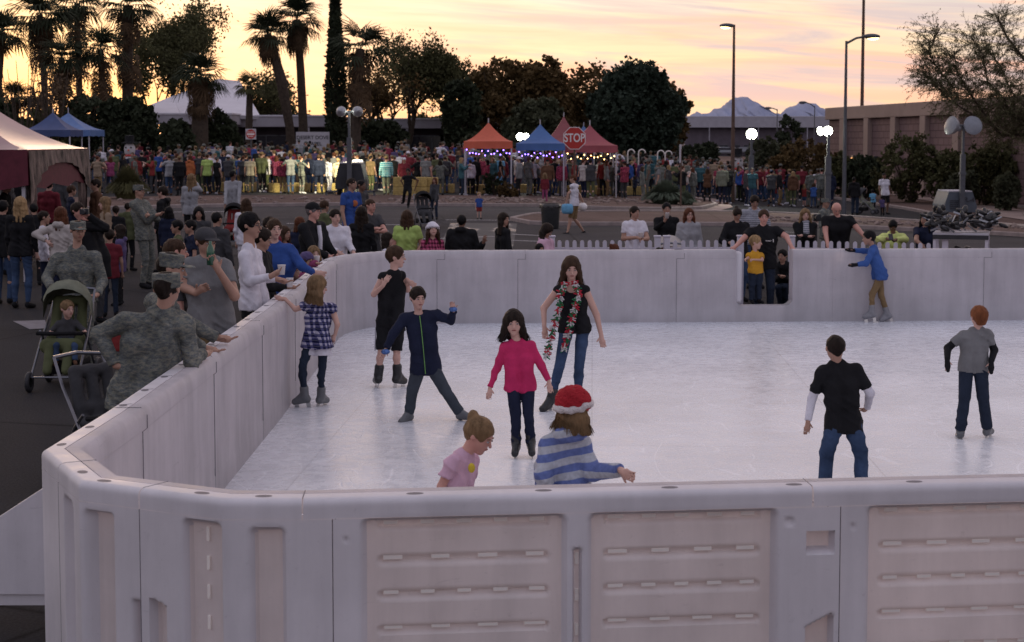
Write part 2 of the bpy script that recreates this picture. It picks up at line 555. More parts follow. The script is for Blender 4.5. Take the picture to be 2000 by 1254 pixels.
def paint(pts, wd=.10):
    a, b = G(*pts[0]), G(*pts[1])
    t = (b - a).normalized(); nn = Vector((-t.y, t.x, 0)) * wd / 2
    V = []
    for i in range(9):
        p = a.lerp(b, i / 8)
        for s in (-1, 1):
            q = p + nn * s
            V.append((q.x, q.y, gz(q.x, q.y) + .012))
    meta(mesh('road_marking', V, [(2 * i, 2 * i + 1, 2 * i + 3, 2 * i + 2) for i in range(8)], M_white), kind='structure')


for q in (((870, 430), (1000, 431)), ((560, 437), (800, 440)), ((700, 472), (980, 462)), ((1000, 470), (1075, 473)), ((300, 415), (440, 414)), ((640, 450), (760, 452)), ((1000, 458), (1080, 462)), ((1500, 452), (1580, 456))):
    paint(q)
M_patch = mat('pale_paint', (.17, .16, .18), .8, .2, 5)
strip('road_marking', [(25, 628), (88, 626)], [(58, 644), (92, 642)], .008, M_patch, 4, 2)


# ------------------------------------------------------------------ ice and barrier
ZT = 1.13          # barrier height
TB = .24           # barrier thickness


def W2(px, py):
    p = G(px, py, ZT)
    return Vector((p.x, p.y))


fr = [W2(590, 975), W2(1300, 958)]
fdir = (fr[1] - fr[0]).normalized()
poly = [fr[0] + fdir * 12.0, fr[0], W2(432, 975), W2(154, 940), W2(81, 878), Vector((-2.54, 9.95)), Vector((-2.56, 16)), Vector((-2.68, 22.6))]
cy = 24.62
for a in np.linspace(0, 90, 7)[1:]:
    a = math.radians(a)
    poly.append(Vector((-2.68 + 1.25 * (1 - math.cos(a)), 22.6 + (cy - 22.6) * math.sin(a))))
poly += [Vector((10.5, cy + .6))]
segL = [0]
for a, b in zip(poly, poly[1:]):
    segL.append(segL[-1] + (b - a).length)
nrm = []
for i in range(len(poly)):
    a = (poly[i] - poly[i - 1]).normalized() if i else (poly[1] - poly[0]).normalized()
    b = (poly[i + 1] - poly[i]).normalized() if i < len(poly) - 1 else a
    na, nb = Vector((a.y, -a.x)), Vector((b.y, -b.x))
    m_ = (na + nb).normalized()
    nrm.append(m_ / max(.5, m_.dot(na)))


def BP(s, t, z=0):
    """point of the barrier: s along its outer line, t inward, z up"""
    s = min(max(s, 0), segL[-1])
    k = max(j for j in range(len(segL) - 1) if segL[j] <= s + 1e-9)
    f = (s - segL[k]) / (segL[k + 1] - segL[k])
    a = poly[k] + nrm[k] * t; b = poly[k + 1] + nrm[k + 1] * t
    p = a.lerp(b, f)
    return Vector((p.x, p.y, z))


def s_of(x=None, y=None, k=0):
    """arc length where segment k meets x or y"""
    a, b = poly[k], poly[k + 1]
    f = (x - a.x) / (b.x - a.x) if x is not None else (y - a.y) / (b.y - a.y)
    return segL[k] + f * (b - a).length


def sweep(name, s0, s1, prof, m, parent=None, ds=None, disp=None, smooth=True):
    n = max(2, int((s1 - s0) / (ds or .3)) + 1)
    S = sorted(set([s0 + (s1 - s0) * i / (n - 1) for i in range(n)] + [q for q in segL if s0 + .002 < q < s1 - .002]))
    V, dd = [], []
    for s in S:
        for (t, z) in prof:
            q = disp(s, z) if disp and z < ZT - .02 else 0
            dd.append(q)
            V.append(BP(s, t + q, z))
    k = len(prof)
    Fs = [(i * k + j, i * k + j + 1, (i + 1) * k + j + 1, (i + 1) * k + j) for i in range(len(S) - 1) for j in range(k - 1)]
    mi = [int(min(dd[i] for i in f) > .035) for f in Fs] if disp else None      # the hollows are the thin, light-passing part of the moulding, glow partly painted in
    return smooth_by_angle(mesh(name, V, Fs, [m, M_thin] if disp else m, parent, False, mi), .9)


def arc(t0, z0, t1, z1, n=5):
    """rounded top corner from the face (t0,z0) to the cap (t1,z1)"""
    return [(t0 + (t1 - t0) * (1 - math.cos(a)), z0 + (z1 - z0) * math.sin(a)) for a in np.linspace(0, pi / 2, n)]


def rrect(u, z, u0, u1, z0, z1, r):
    """signed distance to a rounded rectangle, negative inside"""
    cx, cz = (u0 + u1) / 2, (z0 + z1) / 2
    qx, qz = abs(u - cx) - (u1 - u0) / 2 + r, abs(z - cz) - (z1 - z0) / 2 + r
    return math.hypot(max(qx, 0), max(qz, 0)) + min(max(qx, qz), 0) - r


def hollow(d, depth, w=.03):
    return depth * (1 - ss(-w, 0.0, d))


def outer_relief(kind):
    def std(u, z):
        h = 0
        for (a, b) in ((.13, 1.12), (1.22, 2.16)):
            h = max(h, hollow(rrect(u, z, a, b, .12, 1.035, .05), .055))
            for i in range(6):
                zc = .985 - i * .170
                h = max(h, hollow(rrect(u, z, a, b, .12, 1.035, .05), .055) + hollow(rrect(u, z, a + .08, b - .08, zc - .028, zc + .02, .02), .03, .014))
        h = max(h, hollow(rrect(u, z, 1.145, 1.195, -.2, .86, .024), .045, .012))
        h = max(h, hollow(rrect(u, z, 2.30, 2.44, .80, .91, .01), .09, .012), hollow(rrect(u, z, 2.30, 2.44, -.1, .50 - (2.44 - u) * .5, .01), .09, .012))
        r = math.hypot(u - .055, z - .61)
        h -= .004 * (1 - ss(.0, .006, abs(r - .034)))
        h = max(h, hollow(math.hypot(u - .06, z - .93) - .010, .02, .006), hollow(rrect(u, z, 2.19, 2.24, .94, .985, .02), .012, .01))
        return h

    def c1(u, z):      # corner panel nearest the front wall
        h = hollow(rrect(u, z, .26, .50, .1, 1.02, .04), .06, .035)
        h = max(h, hollow(rrect(u, z, .62, .80, .1, 1.0, .04), .06, .035))
        return max(h, hollow(rrect(u, z, .05, .16, -.1, .62 - u * .3, .01), .07, .02), hollow(rrect(u, z, 1.02, 1.10, -.1, .55, .01), .06, .02))

    def c2(u, z):
        h = hollow(rrect(u, z, .12, .36, .1, 1.0, .05), .06, .04)
        return max(h, hollow(rrect(u, z, .52, .72, .1, 1.0, .04), .07, .035), hollow(rrect(u, z, .82, .92, -.1, .58, .01), .05, .02))
    return {'std': std, 'c1': c1, 'c2': c2, None: None}[kind]


def dashes(kind, u0):
    b = B()
    def at(u, z, du, dz_, t):
        du *= 1.1
        p, q = BP(u0 + u - du / 2, t), BP(u0 + u + du / 2, t)
        d = (q - p)
        c = (p + q) / 2
        b.box((c.x, c.y, z), (d.length, .008, dz_), math.atan2(d.y, d.x), .003)
    if kind == 'std':
        for (a, e) in ((.13, 1.12), (1.22, 2.16)):
            for i in range(6):
                zc = .985 - i * .170
                n = 5 if i % 2 == 0 else 4
                w = .065 if n == 5 else .085
                x0, x1 = a + .08 + .03 + w / 2, e - .08 - .03 - w / 2
                for k in range(n):
                    at(x0 + (x1 - x0) * k / (n - 1), zc + .008, w * R.uniform(.92, 1.1), .020, .066)
        for z in (.80, .62, .45, .28):
            at(1.17, z, .018, .06, .040)
    elif kind == 'c1':
        for z in (.94, .80, .66, .51, .36, .21):
            at(.385, z, .016, .07, .050)
    else:
        return None
    return b


prof_in = [(TB, 0.0)] + [(TB - .006 * (z > .21), z) for z in (.20, .215, .4, .6, .8, 1.0)] + arc(TB - .006, 1.03, TB - .05, ZT, 6) + [(.124, ZT)]
prof_in2 = prof_in + [(.124, ZT - .02)]
zs_f = list(np.arange(0, ZT - .045, .012))
prof_of = [(0, z) for z in zs_f] + arc(0, ZT - .035, .035, ZT, 6) + [(.116, ZT), (.116, ZT - .02)]
prof_oc = [(0, z) for z in (0, .3, .6, .9)] + arc(0, ZT - .035, .035, ZT, 5) + [(.116, ZT), (.116, ZT - .02)]


def panel(s0, s1, kind, label, group='white rink barrier panels', ta=.12, tb=.12):
    """one moulded barrier panel: rink-side skin, outer skin, cap recesses"""
    mid = BP((s0 + s1) / 2, 0)
    p = empty('rink_barrier_panel', (mid.x, mid.y, 0), 0, label, 'barrier panel', group)
    def un(o):
        o.location = (-mid.x, -mid.y, 0)
        return o
    g = .003
    top = .13
    # rink-side skin, its top band shifted along to lap over the neighbour
    lo = [q for q in prof_in if q[1] <= 1.0]
    hi = [(TB - .006, 1.004)] + [q for q in prof_in2 if q[1] > 1.0]
    un(sweep('rink_side_skin', s0 + g, s1 - g, lo, M_inner, p, .5))
    un(sweep('rink_side_rail', s0 + ta + g, s1 + tb - g, hi, M_inner, p, .5))
    rel = outer_relief(kind)
    u0 = s0
    if rel:
        f = lambda s, z: rel(s - u0, z)
        un(sweep('outer_skin', s0 + g, s1 - g, [q for q in prof_of if q[1] < ZT - .1] + [(0, ZT - .1)], M_board, p, .012, f))
        un(sweep('outer_rail', s0 + ta + g, s1 + tb - g, [(0, ZT - .098)] + [q for q in prof_of if q[1] > ZT - .098], M_board, p, .05, f))
    else:
        un(sweep('outer_skin', s0 + g, s1 - g, [q for q in prof_oc if q[1] < 1.0] + [(0, 1.0)], M_board, p, .5))
        un(sweep('outer_rail', s0 + ta + g, s1 + tb - g, [(0, 1.004)] + [q for q in prof_oc if q[1] > 1.0], M_board, p, .5))
    b = B()
    def seam(sa_, za, sb_, zb, t=TB + .0005):
        a_, c_ = BP(sa_, t, za), BP(sb_, t, zb); d_ = c_ - a_
        b.tube([a_, c_], .0026, 4)
    seam(s1, .02, s1, 1.0, TB - .001); seam(s1, 1.0, s1 + tb, 1.0, TB - .004); seam(s1 + tb, 1.0, s1 + tb, 1.085, TB - .004)
    a_, c_ = BP(s1 + tb, 0.03, ZT - .001), BP(s1 + tb, TB - .04, ZT - .001); b.tube([a_, c_], .0026, 4)
    if rel: seam(s1, 0, s1, 1.03, .001)
    un(b.build('joint_seam', M_recess, p))
    d = dashes(kind, u0)
    if d:
        un(d.build('painted_slot_glow', M_slot, p))  # white dashes, painted brightness of light coming through the moulding
    b = B()
    for q in (np.arange(s0 + .22, s1 - .1, .62) if kind in (None, 'std') else np.linspace(s0, s1, 4)[1:3]):
        c = BP(q, .066); e = BP(q + .01, .066) - c
        M = Matrix.Translation((c.x, c.y, ZT + .0006)) @ Matrix.Rotation(math.atan2(e.y, e.x), 4, 'Z') @ Matrix.Diagonal((.042, .026, 1, 1))
        b.add([M @ Vector((math.cos(a), math.sin(a), 0)) for a in np.linspace(0, 2 * pi, 17)[:-1]], [tuple(range(16))])
        if kind in (None,):
            c = BP(q + .04, .058); b.box((c.x, c.y, ZT + .0005), (.006, .11, .002), math.atan2(e.y, e.x) + .4)
    un(b.build('cap_groove', M_recess, p))
    return p


S_f0 = segL[1]                       # front wall ends here, arc runs from right to left
# the first segment runs right to left: panels measured back from its left end
L0 = 2.47
jt = [S_f0 + .0]


def rpanel(s_right, s_left, kind, label, ta=.14, tb=.14):
    """front panels are traced from left to right, so mirror their relief"""
    global outer_relief, dashes
    o_r, o_d = outer_relief, dashes
    L = s_left - s_right
    def outer_relief(k):
        f = o_r(k)
        return (lambda u, z: f(L - u, z)) if f else None
    def dashes(k, u0):
        import builtins
        global BP
        bp = BP
        def BP(s, t, z=0): return bp(u0 + L - (s - u0), t, z)
        try:
            return o_d(k, u0)
        finally:
            BP = bp
    try:
        return panel(s_right, s_left, kind, label, ta=ta, tb=tb)
    finally:
        outer_relief, dashes = o_r, o_d


sb = s_of(x=W2(272, 954).x, k=2)      # joint between the two corner panels
sa = s_of(x=W2(113, 905).x, k=3)
sc0 = s_of(x=BP(S_f0, 0).x + .14, k=0)
rpanel(sc0 - L0, sc0, 'std', 'front barrier panel with two ribbed pockets, next to the curved corner')
rpanel(sc0 - 2 * L0, sc0 - L0, 'std', 'front barrier panel with ribbed pockets below the boy in black tee shirt')
rpanel(sc0 - 3 * L0, sc0 - 2 * L0, None, 'front barrier panel past the ribbed ones at the edge of view')
rpanel(sc0, sb, 'c1', 'bent corner panel with a narrow slotted hollow beside the front wall', .14, 0)
rpanel(sb, sa, 'c2', 'bent corner panel at the outermost turn of the barrier', 0, 0)
yl = [9.95, 12.4, 14.87, 17.35, 19.8, 22.3]
def s_left(y):
    k = 5 if y < 16 else 6
    return s_of(y=y, k=k)
rpanel(sa, s_left(9.95), 'c2', 'left barrier panel that turns into the near corner beside the slanted brace', ta=0)
names = ['left barrier panel with the leaning soldier on its top', 'left barrier panel under the hands of the soldiers', 'left barrier panel where the plaid girl rests her hand', 'left barrier panel beside the woman in blue and the cups', 'left barrier panel with the small children peering over it']
for i in range(5):
    panel(s_left(yl[i]), s_left(yl[i + 1]), None, names[i])
kb = 7 + 6
s_end = s_of(x=-1.17, k=kb)
panel(s_left(22.3), s_end, None, 'curved barrier panel in the far left corner of the rink')
xb = [-1.17, .06, 2.49, 4.91, 7.27, 9.7]
bn = ['short far barrier panel behind the boy in black sleeveless shirt', 'far barrier panel behind the teenage girl with the scarf', None, 'far barrier panel behind the boy in blue jacket', 'far barrier panel above the red haired boy']
for i in range(5):
    if bn[i]:
        panel(s_of(x=xb[i], k=kb), s_of(x=xb[i + 1], k=kb), None, bn[i])
# the gate panel, with a doorway cut into it down to a sill
g0, g1, g2, g3 = (s_of(x=v, k=kb) for v in (2.49, 3.40, 4.30, 4.91))
gp = empty('rink_barrier_panel', (*BP(g0, 0).xy, 0), 0, 'far barrier panel with the rounded doorway where the toddler stands', 'gate panel')
def gun(o):
    o.location = -gp.location; return o
hi_ = [(TB - .006, 1.004)] + [q for q in prof_in2 if q[1] > 1.0]
lo_ = [q for q in prof_in if q[1] <= 1.0]
gun(sweep('rink_side_skin', g0 + .003, g1, lo_, M_inner, gp, .3)); gun(sweep('rink_side_rail', g0 + .12, g1, hi_, M_inner, gp, .3))
gun(sweep('rink_side_skin', g2, g3 - .003, lo_, M_inner, gp, .3)); gun(sweep('rink_side_rail', g2, g3 + .117, hi_, M_inner, gp, .3))
gun(sweep('outer_skin', g0, g1, prof_oc, M_board, gp, .5)); gun(sweep('outer_skin', g2, g3, prof_oc, M_board, gp, .5))
def frame_box(b, s0, s1, z0, z1, t0, t1):
    P = [BP(s0, t0, z0), BP(s1, t0, z0), BP(s1, t1, z0), BP(s0, t1, z0)]
    b.add([(p.x, p.y, z) for z in (z0, z1) for p in P], [(3, 2, 1, 0), (4, 5, 6, 7), (0, 1, 5, 4), (1, 2, 6, 5), (2, 3, 7, 6), (3, 0, 4, 7)])
b = B(); frame_box(b, g1, g2, 0, .27, .01, TB - .003)
for s0, sg in ((g1, 1), (g2, -1)):      # rounded inner corners
    pts = [(0, 0)] + [(sg * .12 * (1 - math.sin(a)), .12 * (1 - math.cos(a))) for a in np.linspace(0, pi / 2, 6)]
    V = []
    for t in (.01, TB - .003):
        for (u, z) in pts:
            V.append(BP(s0 + u, t, .27 + z))
    n = len(pts)
    b.add(V, [tuple(range(n)), tuple(range(2 * n - 1, n - 1, -1))] + [(i, (i + 1) % n, n + (i + 1) % n, n + i) for i in range(n)])
gun(b.build('door_sill', M_inner, gp))
for q0, q1 in ((g1, g1 + .01), (g2 - .01, g2)):
    b = B(); frame_box(b, q0, q1, .27, ZT - .01, 0.01, TB); gun(b.build('door_jamb', M_inner, gp))
b = B(); c = BP(g1 + .06, .10); b.box((c.x, c.y, .30 + .40), (.13, .20, .80), 0, .05)
meta(b.build('rink_gate_leaf', M_board, None, True), 'open white gate leaf with rounded edges folded beside the toddler', 'gate')

pin = [BP(s, TB - .02) for s in sorted(set([q for q in segL] + [0, segL[-1]]))]
V = [(p.x, p.y, .022) for p in pin]
meta(mesh('ice_rink', V, [tuple(range(len(V)))], ice_mat()), kind='structure')
b = B()
for i in range(len(pin) - 1):
    if pin[i].y > 8.5:
        b.tube([(pin[i].x, pin[i].y, .026), (pin[i + 1].x, pin[i + 1].y, .026)], .010, 5)
meta(b.build('ice_edge', mat('grey_seal', (.2, .19, .2), .8)), kind='structure')

# slanted brace slab standing off the near corner
M = Matrix.Translation((0, 9.1, 0)) @ Matrix.Rotation(pi / 2, 4, 'X')
b = B(); b.prism([(-2.53, .23), (-2.53, .93), (-3.6, .23 + .0)], -.06, .06, M)
b.prism([(-2.60, .16), (-2.60, .225), (-3.55, .225), (-3.55, .16)], -.04, .04, M)
o = b.build('barrier_brace', M_board)
meta(o, 'white triangular brace slab leaning against the near corner of the barrier', 'brace')

# ------------------------------------------------------------------ mountains
def mountain(name, pts, Y, m, seed, deep=1500):
    rr = random.Random(seed)
    n = 130
    P = lerp_poly([(x, y) for x, y in pts], n)
    rows = 9
    V = []
    for j in range(rows):
        f = j / (rows - 1)
        for i, (px, py) in enumerate(P):
            if j == 0: P[i] = (px, py) = (px, py + math.sin(i * 1.3) * 1.2 + rr.uniform(-2.2, 1.6))
            top = D(px, py, Y)
            zt = max(5, top.z) * (1 - (1 - f) ** 1.3) if f < 1 else top.z
            x = top.x + rr.uniform(-1, 1) * 30 * (1 - f)
            y = Y - deep * (1 - f) + math.sin(i * .35 + f * 3) * deep * .10 * (1 - f)
            z = -60 if j == 0 else zt + rr.uniform(-1, 1) * 9 * (f < 1)
            V.append((x, y, z))
    for i, (px, py) in enumerate(P):
        t = D(px, py, Y); V.append((t.x, Y + deep, -60))
    Fs = [(j * n + i, j * n + i + 1, (j + 1) * n + i + 1, (j + 1) * n + i) for j in range(rows) for i in range(n - 1)]
    return meta(mesh(name, V, Fs, m, smooth=True), kind='structure')


M_mtn = mat('hazy_mountain_rock', (.24, .27, .40), 1, .12, .004)  # blue of the distant haze is mixed into the rock colour
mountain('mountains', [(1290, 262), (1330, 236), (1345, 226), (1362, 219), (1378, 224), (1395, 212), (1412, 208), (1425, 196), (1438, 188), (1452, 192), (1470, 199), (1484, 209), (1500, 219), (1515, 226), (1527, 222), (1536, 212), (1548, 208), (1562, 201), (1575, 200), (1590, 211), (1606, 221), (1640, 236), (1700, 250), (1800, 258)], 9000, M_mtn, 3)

# ------------------------------------------------------------------ vegetation
def leafmat(name, col, var=.5, trans=.15):
    return mat(name, col, .8, var, 1.3, spec=.15, trans=trans)


M_lf_dark = leafmat('leaf_dark', (.034, .042, .024))
M_lf_olive = leafmat('leaf_olive', (.072, .072, .032))
M_lf_rust = leafmat('leaf_rust', (.095, .062, .026))
M_lf_grey = leafmat('leaf_grey', (.065, .070, .042))
M_lf_blue = leafmat('leaf_bluegreen', (.036, .050, .036))
M_lf_thatch = leafmat('palm_thatch', (.10, .065, .038))
M_twig = mat('twig', (.12, .10, .06), .9, .3, 6)
M_bark = mat('bark', (.055, .04, .03), .95, .35, 6, bump=.5)
M_grass = leafmat('dry_grass', (.085, .080, .035))
M_agave = leafmat('agave_leaf', (.085, .105, .075), .3)


class Q:
    """fast leaf collector: quads as arrays"""
    def __init__(s): s.v = []

    def leaves(s, C, size, rs, aspect=.5, droop=0.0, nrm_up=0.0):
        """one bent quad at each centre of C (n,3), random orientation"""
        n = len(C)
        a = rs.normal(size=(n, 3)); a[:, 2] -= droop; a /= np.linalg.norm(a, axis=1)[:, None]
        b = rs.normal(size=(n, 3)); b -= a * (a * b).sum(1)[:, None]; b /= np.linalg.norm(b, axis=1)[:, None]
        L = size * rs.uniform(.6, 1.4, (n, 1))
        a = a * L; b = b * L * aspect
        s.v.append(np.stack([C - b * .3, C + a * .5 - b * .8, C + a, C + a * .5 + b * .8], 1))

    def build(s, name, m, parent=None):
        v = np.concatenate(s.v).reshape(-1, 3)
        return mesh(name, v, np.arange(len(v)).reshape(-1, 4), m, parent)


def rs_(seed): return np.random.RandomState(seed)


def lobes_pts(lobes, n, rs, shell=.75):
    """points in a set of ellipsoids (c, r), mostly near their skin, bunched in clumps"""
    vol = np.array([r[0] * r[1] * r[2] for c, r in lobes]) ** .67
    vol /= vol.sum()
    nc = max(20, n // 30)
    k = rs.choice(len(lobes), nc, p=vol)
    d = rs.normal(size=(nc, 3)); d /= np.linalg.norm(d, axis=1)[:, None]
    rad = np.where(rs.uniform(size=nc) < shell, rs.uniform(.80, 1.04, nc), rs.uniform(.3, .85, nc))
    C = np.array([lobes[i][0] for i in k]); Rr = np.array([lobes[i][1] for i in k])
    cc = C + d * Rr * rad[:, None]
    cr = rs.uniform(.35, 1.0, nc) * .16 * Rr.mean(1)
    j = rs.randint(0, nc, n)
    e = rs.normal(size=(n, 3)) * .55
    return cc[j] + e * cr[j][:, None]


def tree_dense(px, ybase, ytop, w, Y, m, label, seed, n=9000, trunk=.12, group=None, low=.12, lob=9, leaf=.16, cat='tree', name='broadleaf_tree', parts=True):
    """round headed tree: px centre, pixel rows of its foot and top, pixel width, distance"""
    base = D(px, ybase, Y); base.z = gz(base.x, Y)
    top = D(px, ytop, Y); h = top.z - base.z
    wd = w * Y / F / 2
    rs = rs_(seed); rr = random.Random(seed)
    t = empty(name, base, 0, label, cat, group)
    lobes = [((0, 0, h * (low + 1) / 2), (wd * .86, wd * .86, h * (1 - low) / 2 * .93))]
    for i in range(lob):
        a = 2 * pi * i / lob + rr.uniform(-.3, .3); z = rr.uniform(low + .2, .85)
        rad = wd * math.sqrt(max(.05, 1 - ((z - .5) * 1.75) ** 2)) * .72
        s_ = wd * rr.uniform(.28, .42)
        lobes.append(((rad * math.cos(a), rad * math.sin(a), h * z), (s_, s_, s_ * .9)))
    q = Q()
    P = lobes_pts(lobes, int(n * 2.1), rs)
    P[:, 2] = np.maximum(P[:, 2], .1)
    q.leaves(P, leaf * 1.15 * (1 + Y / 260), rs, .6)
    q.build('crown', m, t)
    b = B()
    b.tube([(0, 0, -.1), (0, 0, h * .2), (rr.uniform(-.2, .2), 0, h * .5)], [wd * trunk, wd * trunk * .7, wd * trunk * .4], 8)
    for i in range(7):
        a = rr.uniform(0, 2 * pi); l = rr.uniform(.5, .8)
        b.tube([(0, 0, h * rr.uniform(.15, .3)), (wd * .35 * math.cos(a), wd * .35 * math.sin(a), h * .5), (wd * l * math.cos(a), wd * l * math.sin(a), h * rr.uniform(.5, .85))], [wd * trunk * .45, wd * trunk * .3, .02], 5)
    b.build('trunk', M_bark, t)
    return t


def tree_airy(px, ybase, ytop, w, Y, m, label, seed, n=7000, levels=5, droop=.5, leaf=.13, lean=0.0, first=.22, spread=.62, group=None, name='eucalyptus_tree', bush=.34, flat=1.0):
    """open branching tree: limbs with bunches of leaves at their tips, sky showing between"""
    base = D(px, ybase, Y); base.z = gz(base.x, Y)
    top = D(px, ytop, Y); h = top.z - base.z
    wd = w * Y / F / 2
    rs = rs_(seed); rr = random.Random(seed)
    t = empty(name, base, 0, label, 'tree', group)
    b = B(); tips = []
    def grow(p, d, L, r, lv):
        pts, rad = [p], [r]
        for i in range(3):
            d = (d + Vector((rr.uniform(-.25, .25), rr.uniform(-.25, .25), rr.uniform(-.05, .22)))).normalized()
            p = p + d * L / 3
            pts.append(p); rad.append(r * (1 - .13 * (i + 1)))
        b.tube(pts, rad, 6 if lv < 2 else 4, cap=False)
        if lv >= levels - 2:
            tips.append((p, L)); tips.append((pts[1], L * .7))
        if lv >= levels:
            return
        for k in range(3 if lv < 3 else 2):
            a = rr.uniform(0, 2 * pi)
            nd = (d + Vector((math.cos(a) * spread, math.sin(a) * spread, rr.uniform(-.15, .35)))).normalized()
            grow(pts[rr.choice((2, 3, 3))], nd, L * rr.uniform(.62, .82), r * .60, lv + 1)
    grow(Vector((0, 0, -.1)), Vector((lean, 0, 1)).normalized(), h * first, max(.06, wd * .06), 0)
    # fit the skeleton to the size it has
    V = np.array(b.v); T = np.array([list(q[0]) for q in tips])
    e0, e1 = np.percentile(T[:, 0], 2), np.percentile(T[:, 0], 98)
    sx = 2 * wd * .86 / (e1 - e0); sz = h * .93 / T[:, 2].max()
    S = np.array([sx, sx, sz]); cx = (e0 + e1) / 2 * 0
    V *= S; T *= S
    b.v = [tuple(q) for q in V]
    b.build('trunk', M_bark, t)
    k = rs.randint(0, len(T), n // 22)
    cl = T[k] + rs.normal(size=(len(k), 3)) * np.array([wd * .08, wd * .08, h * .03])
    j = rs.randint(0, len(cl), n)
    P = cl[j] + rs.normal(size=(n, 3)) * np.array([bush, bush, bush * flat * .8]) * (wd / 4) ** .5
    P[:, 2] -= np.abs(rs.normal(size=n)) * droop * .4
    q = Q(); q.leaves(P, leaf * 1.25 * (1 + Y / 260), rs, .34, droop)
    q.build('crown', m, t)
    return t


def frond_fan(rs, n_bl=13, L=1.0):
    """one fan leaf of a Washingtonia along +x: blades as thin quads"""
    V = []
    for i in range(n_bl):
        a = (i / (n_bl - 1) - .5) * 2.3
        l = L * (1 - .25 * abs(a) / 1.15) * rs.uniform(.85, 1.05)
        w = .035 * L
        d = np.array([math.cos(a), math.sin(a), 0]); nn = np.array([-d[1], d[0], 0])
        p0 = np.zeros(3); p1 = d * l * .6 + np.array([0, 0, .02 * L]); p2 = d * l + np.array([0, 0, -.22 * L * rs.uniform(.7, 1.6)])
        V += [p0 - nn * w * .3, p0 + nn * w * .3, p1 + nn * w, p1 - nn * w, p1 - nn * w, p1 + nn * w, p2 + nn * w * .2, p2 - nn * w * .2]
    return np.array(V)


def palm(px, ybase, ycrown, rpx_, Y, label, seed, base_px=None, skirt=0.0, n=38, tr=.25, group='fan palms behind the crowd', name='fan_palm', bulge=0.0, dead=3, green=None):
    """fan palm: slender trunk, globe of fan leaves, skirt of dead leaves"""
    rs = rs_(seed)
    base = D(base_px if base_px is not None else px, ybase, Y); base.z = gz(base.x, Y)
    top = D(px, ycrown, Y) - base
    r = rpx_ * 1.08 * Y / F
    t = empty(name, base, 0, label, 'palm tree', group)
    b = B()
    pts = [Vector((0, 0, -.2)), Vector((top.x * .12, 0, top.z * .3)), Vector((top.x * .45, 0, top.z * .65)), top]
    b.tube(pts, [tr * 1.3, tr, tr * .9 + bulge, tr * .8], 9)
    b.build('trunk', M_bark, t)
    def fan(az, el, L, out):
        V = frond_fan(rs, 12, L)
        pet = L * .55
        M = Matrix.Translation(top) @ Matrix.Rotation(az, 4, 'Z') @ Matrix.Rotation(-el, 4, 'Y')
        A = np.array(M.to_3x3()); V = (V + np.array([pet, 0, 0])) @ A.T
        V[:, 2] -= .10 * ((V[:, 0] ** 2 + V[:, 1] ** 2) ** .5) * (1.2 - el)
        st = np.array([[0, -.02, 0], [0, .02, 0], [pet, .02, 0], [pet, -.02, 0]]) @ A.T
        out.v.append((np.concatenate([V, st]) + np.array(top)).reshape(-1, 4, 3))
    q = Q()
    for i in range(n):
        el = math.asin(rs.uniform(-.45, .98)); fan(rs.uniform(0, 2 * pi), el, r * .66 * rs.uniform(.85, 1.12), q)
    q.build('crown', green or M_lf_dark, t)
    if skirt > 0 or dead:
        q = Q()
        sk = skirt * Y / F
        for i in range(int(40 * (skirt > 0)) + dead * 3):
            z = -rs.uniform(0.05, 1) * max(sk, r * .5) * (1 if skirt > 0 else .7)
            V = frond_fan(rs, 9, r * rs.uniform(.35, .6))
            el = -rs.uniform(1.1, 1.5)
            M = Matrix.Rotation(rs.uniform(0, 2 * pi), 4, 'Z') @ Matrix.Translation((tr * .8 + (r * .10 if skirt > 0 else 0), 0, 0)) @ Matrix.Rotation(-el, 4, 'Y')
            V = V @ np.array(M.to_3x3()).T + np.array(M.translation) + np.array([top.x * (1 + z / max(1, top.z) * .6), top.y, top.z + z])
            q.v.append(V.reshape(-1, 4, 3))
        q.build('dead_skirt', M_lf_thatch, t)
    return t


def bush(px, ybase, ytop, w, Y, m, label, seed, n=2500, leaf=.10, name='bush', group=None, cat='bush', zlow=.02, aspect=.5):
    base = G(px, ybase) if Y is None else D(px, ybase, Y)
    Y = base.y; base.z = gz(base.x, Y)
    h = D(px, ytop, Y).z - base.z; wd = w * Y / F / 2
    rs = rs_(seed); rr = random.Random(seed)
    t = empty(name, base, 0, label, cat, group)
    lobes = [((0, 0, h * .48), (wd * .8, wd * .8, h * .45))]
    for i in range(7):
        a = rr.uniform(0, 2 * pi); s_ = wd * rr.uniform(.3, .45)
        lobes.append(((wd * .6 * math.cos(a), wd * .6 * math.sin(a), h * rr.uniform(.3, .75)), (s_, s_, min(s_, h * .3))))
    q = Q(); P = lobes_pts(lobes, n, rs); P[:, 2] = np.maximum(P[:, 2], zlow)
    q.leaves(P, leaf * 1.2 * (.6 + Y / 90), rs, aspect)
    q.build('foliage', m, t)
    b = B()
    for i in range(9):
        a = rr.uniform(0, 2 * pi); b.tube([(0, 0, -.05), (wd * .3 * math.cos(a), wd * .3 * math.sin(a), h * .35), (wd * .7 * math.cos(a), wd * .7 * math.sin(a), h * rr.uniform(.5, .85))], [.05, .03, .01], 4)
    b.build('stems', M_bark, t)
    return t


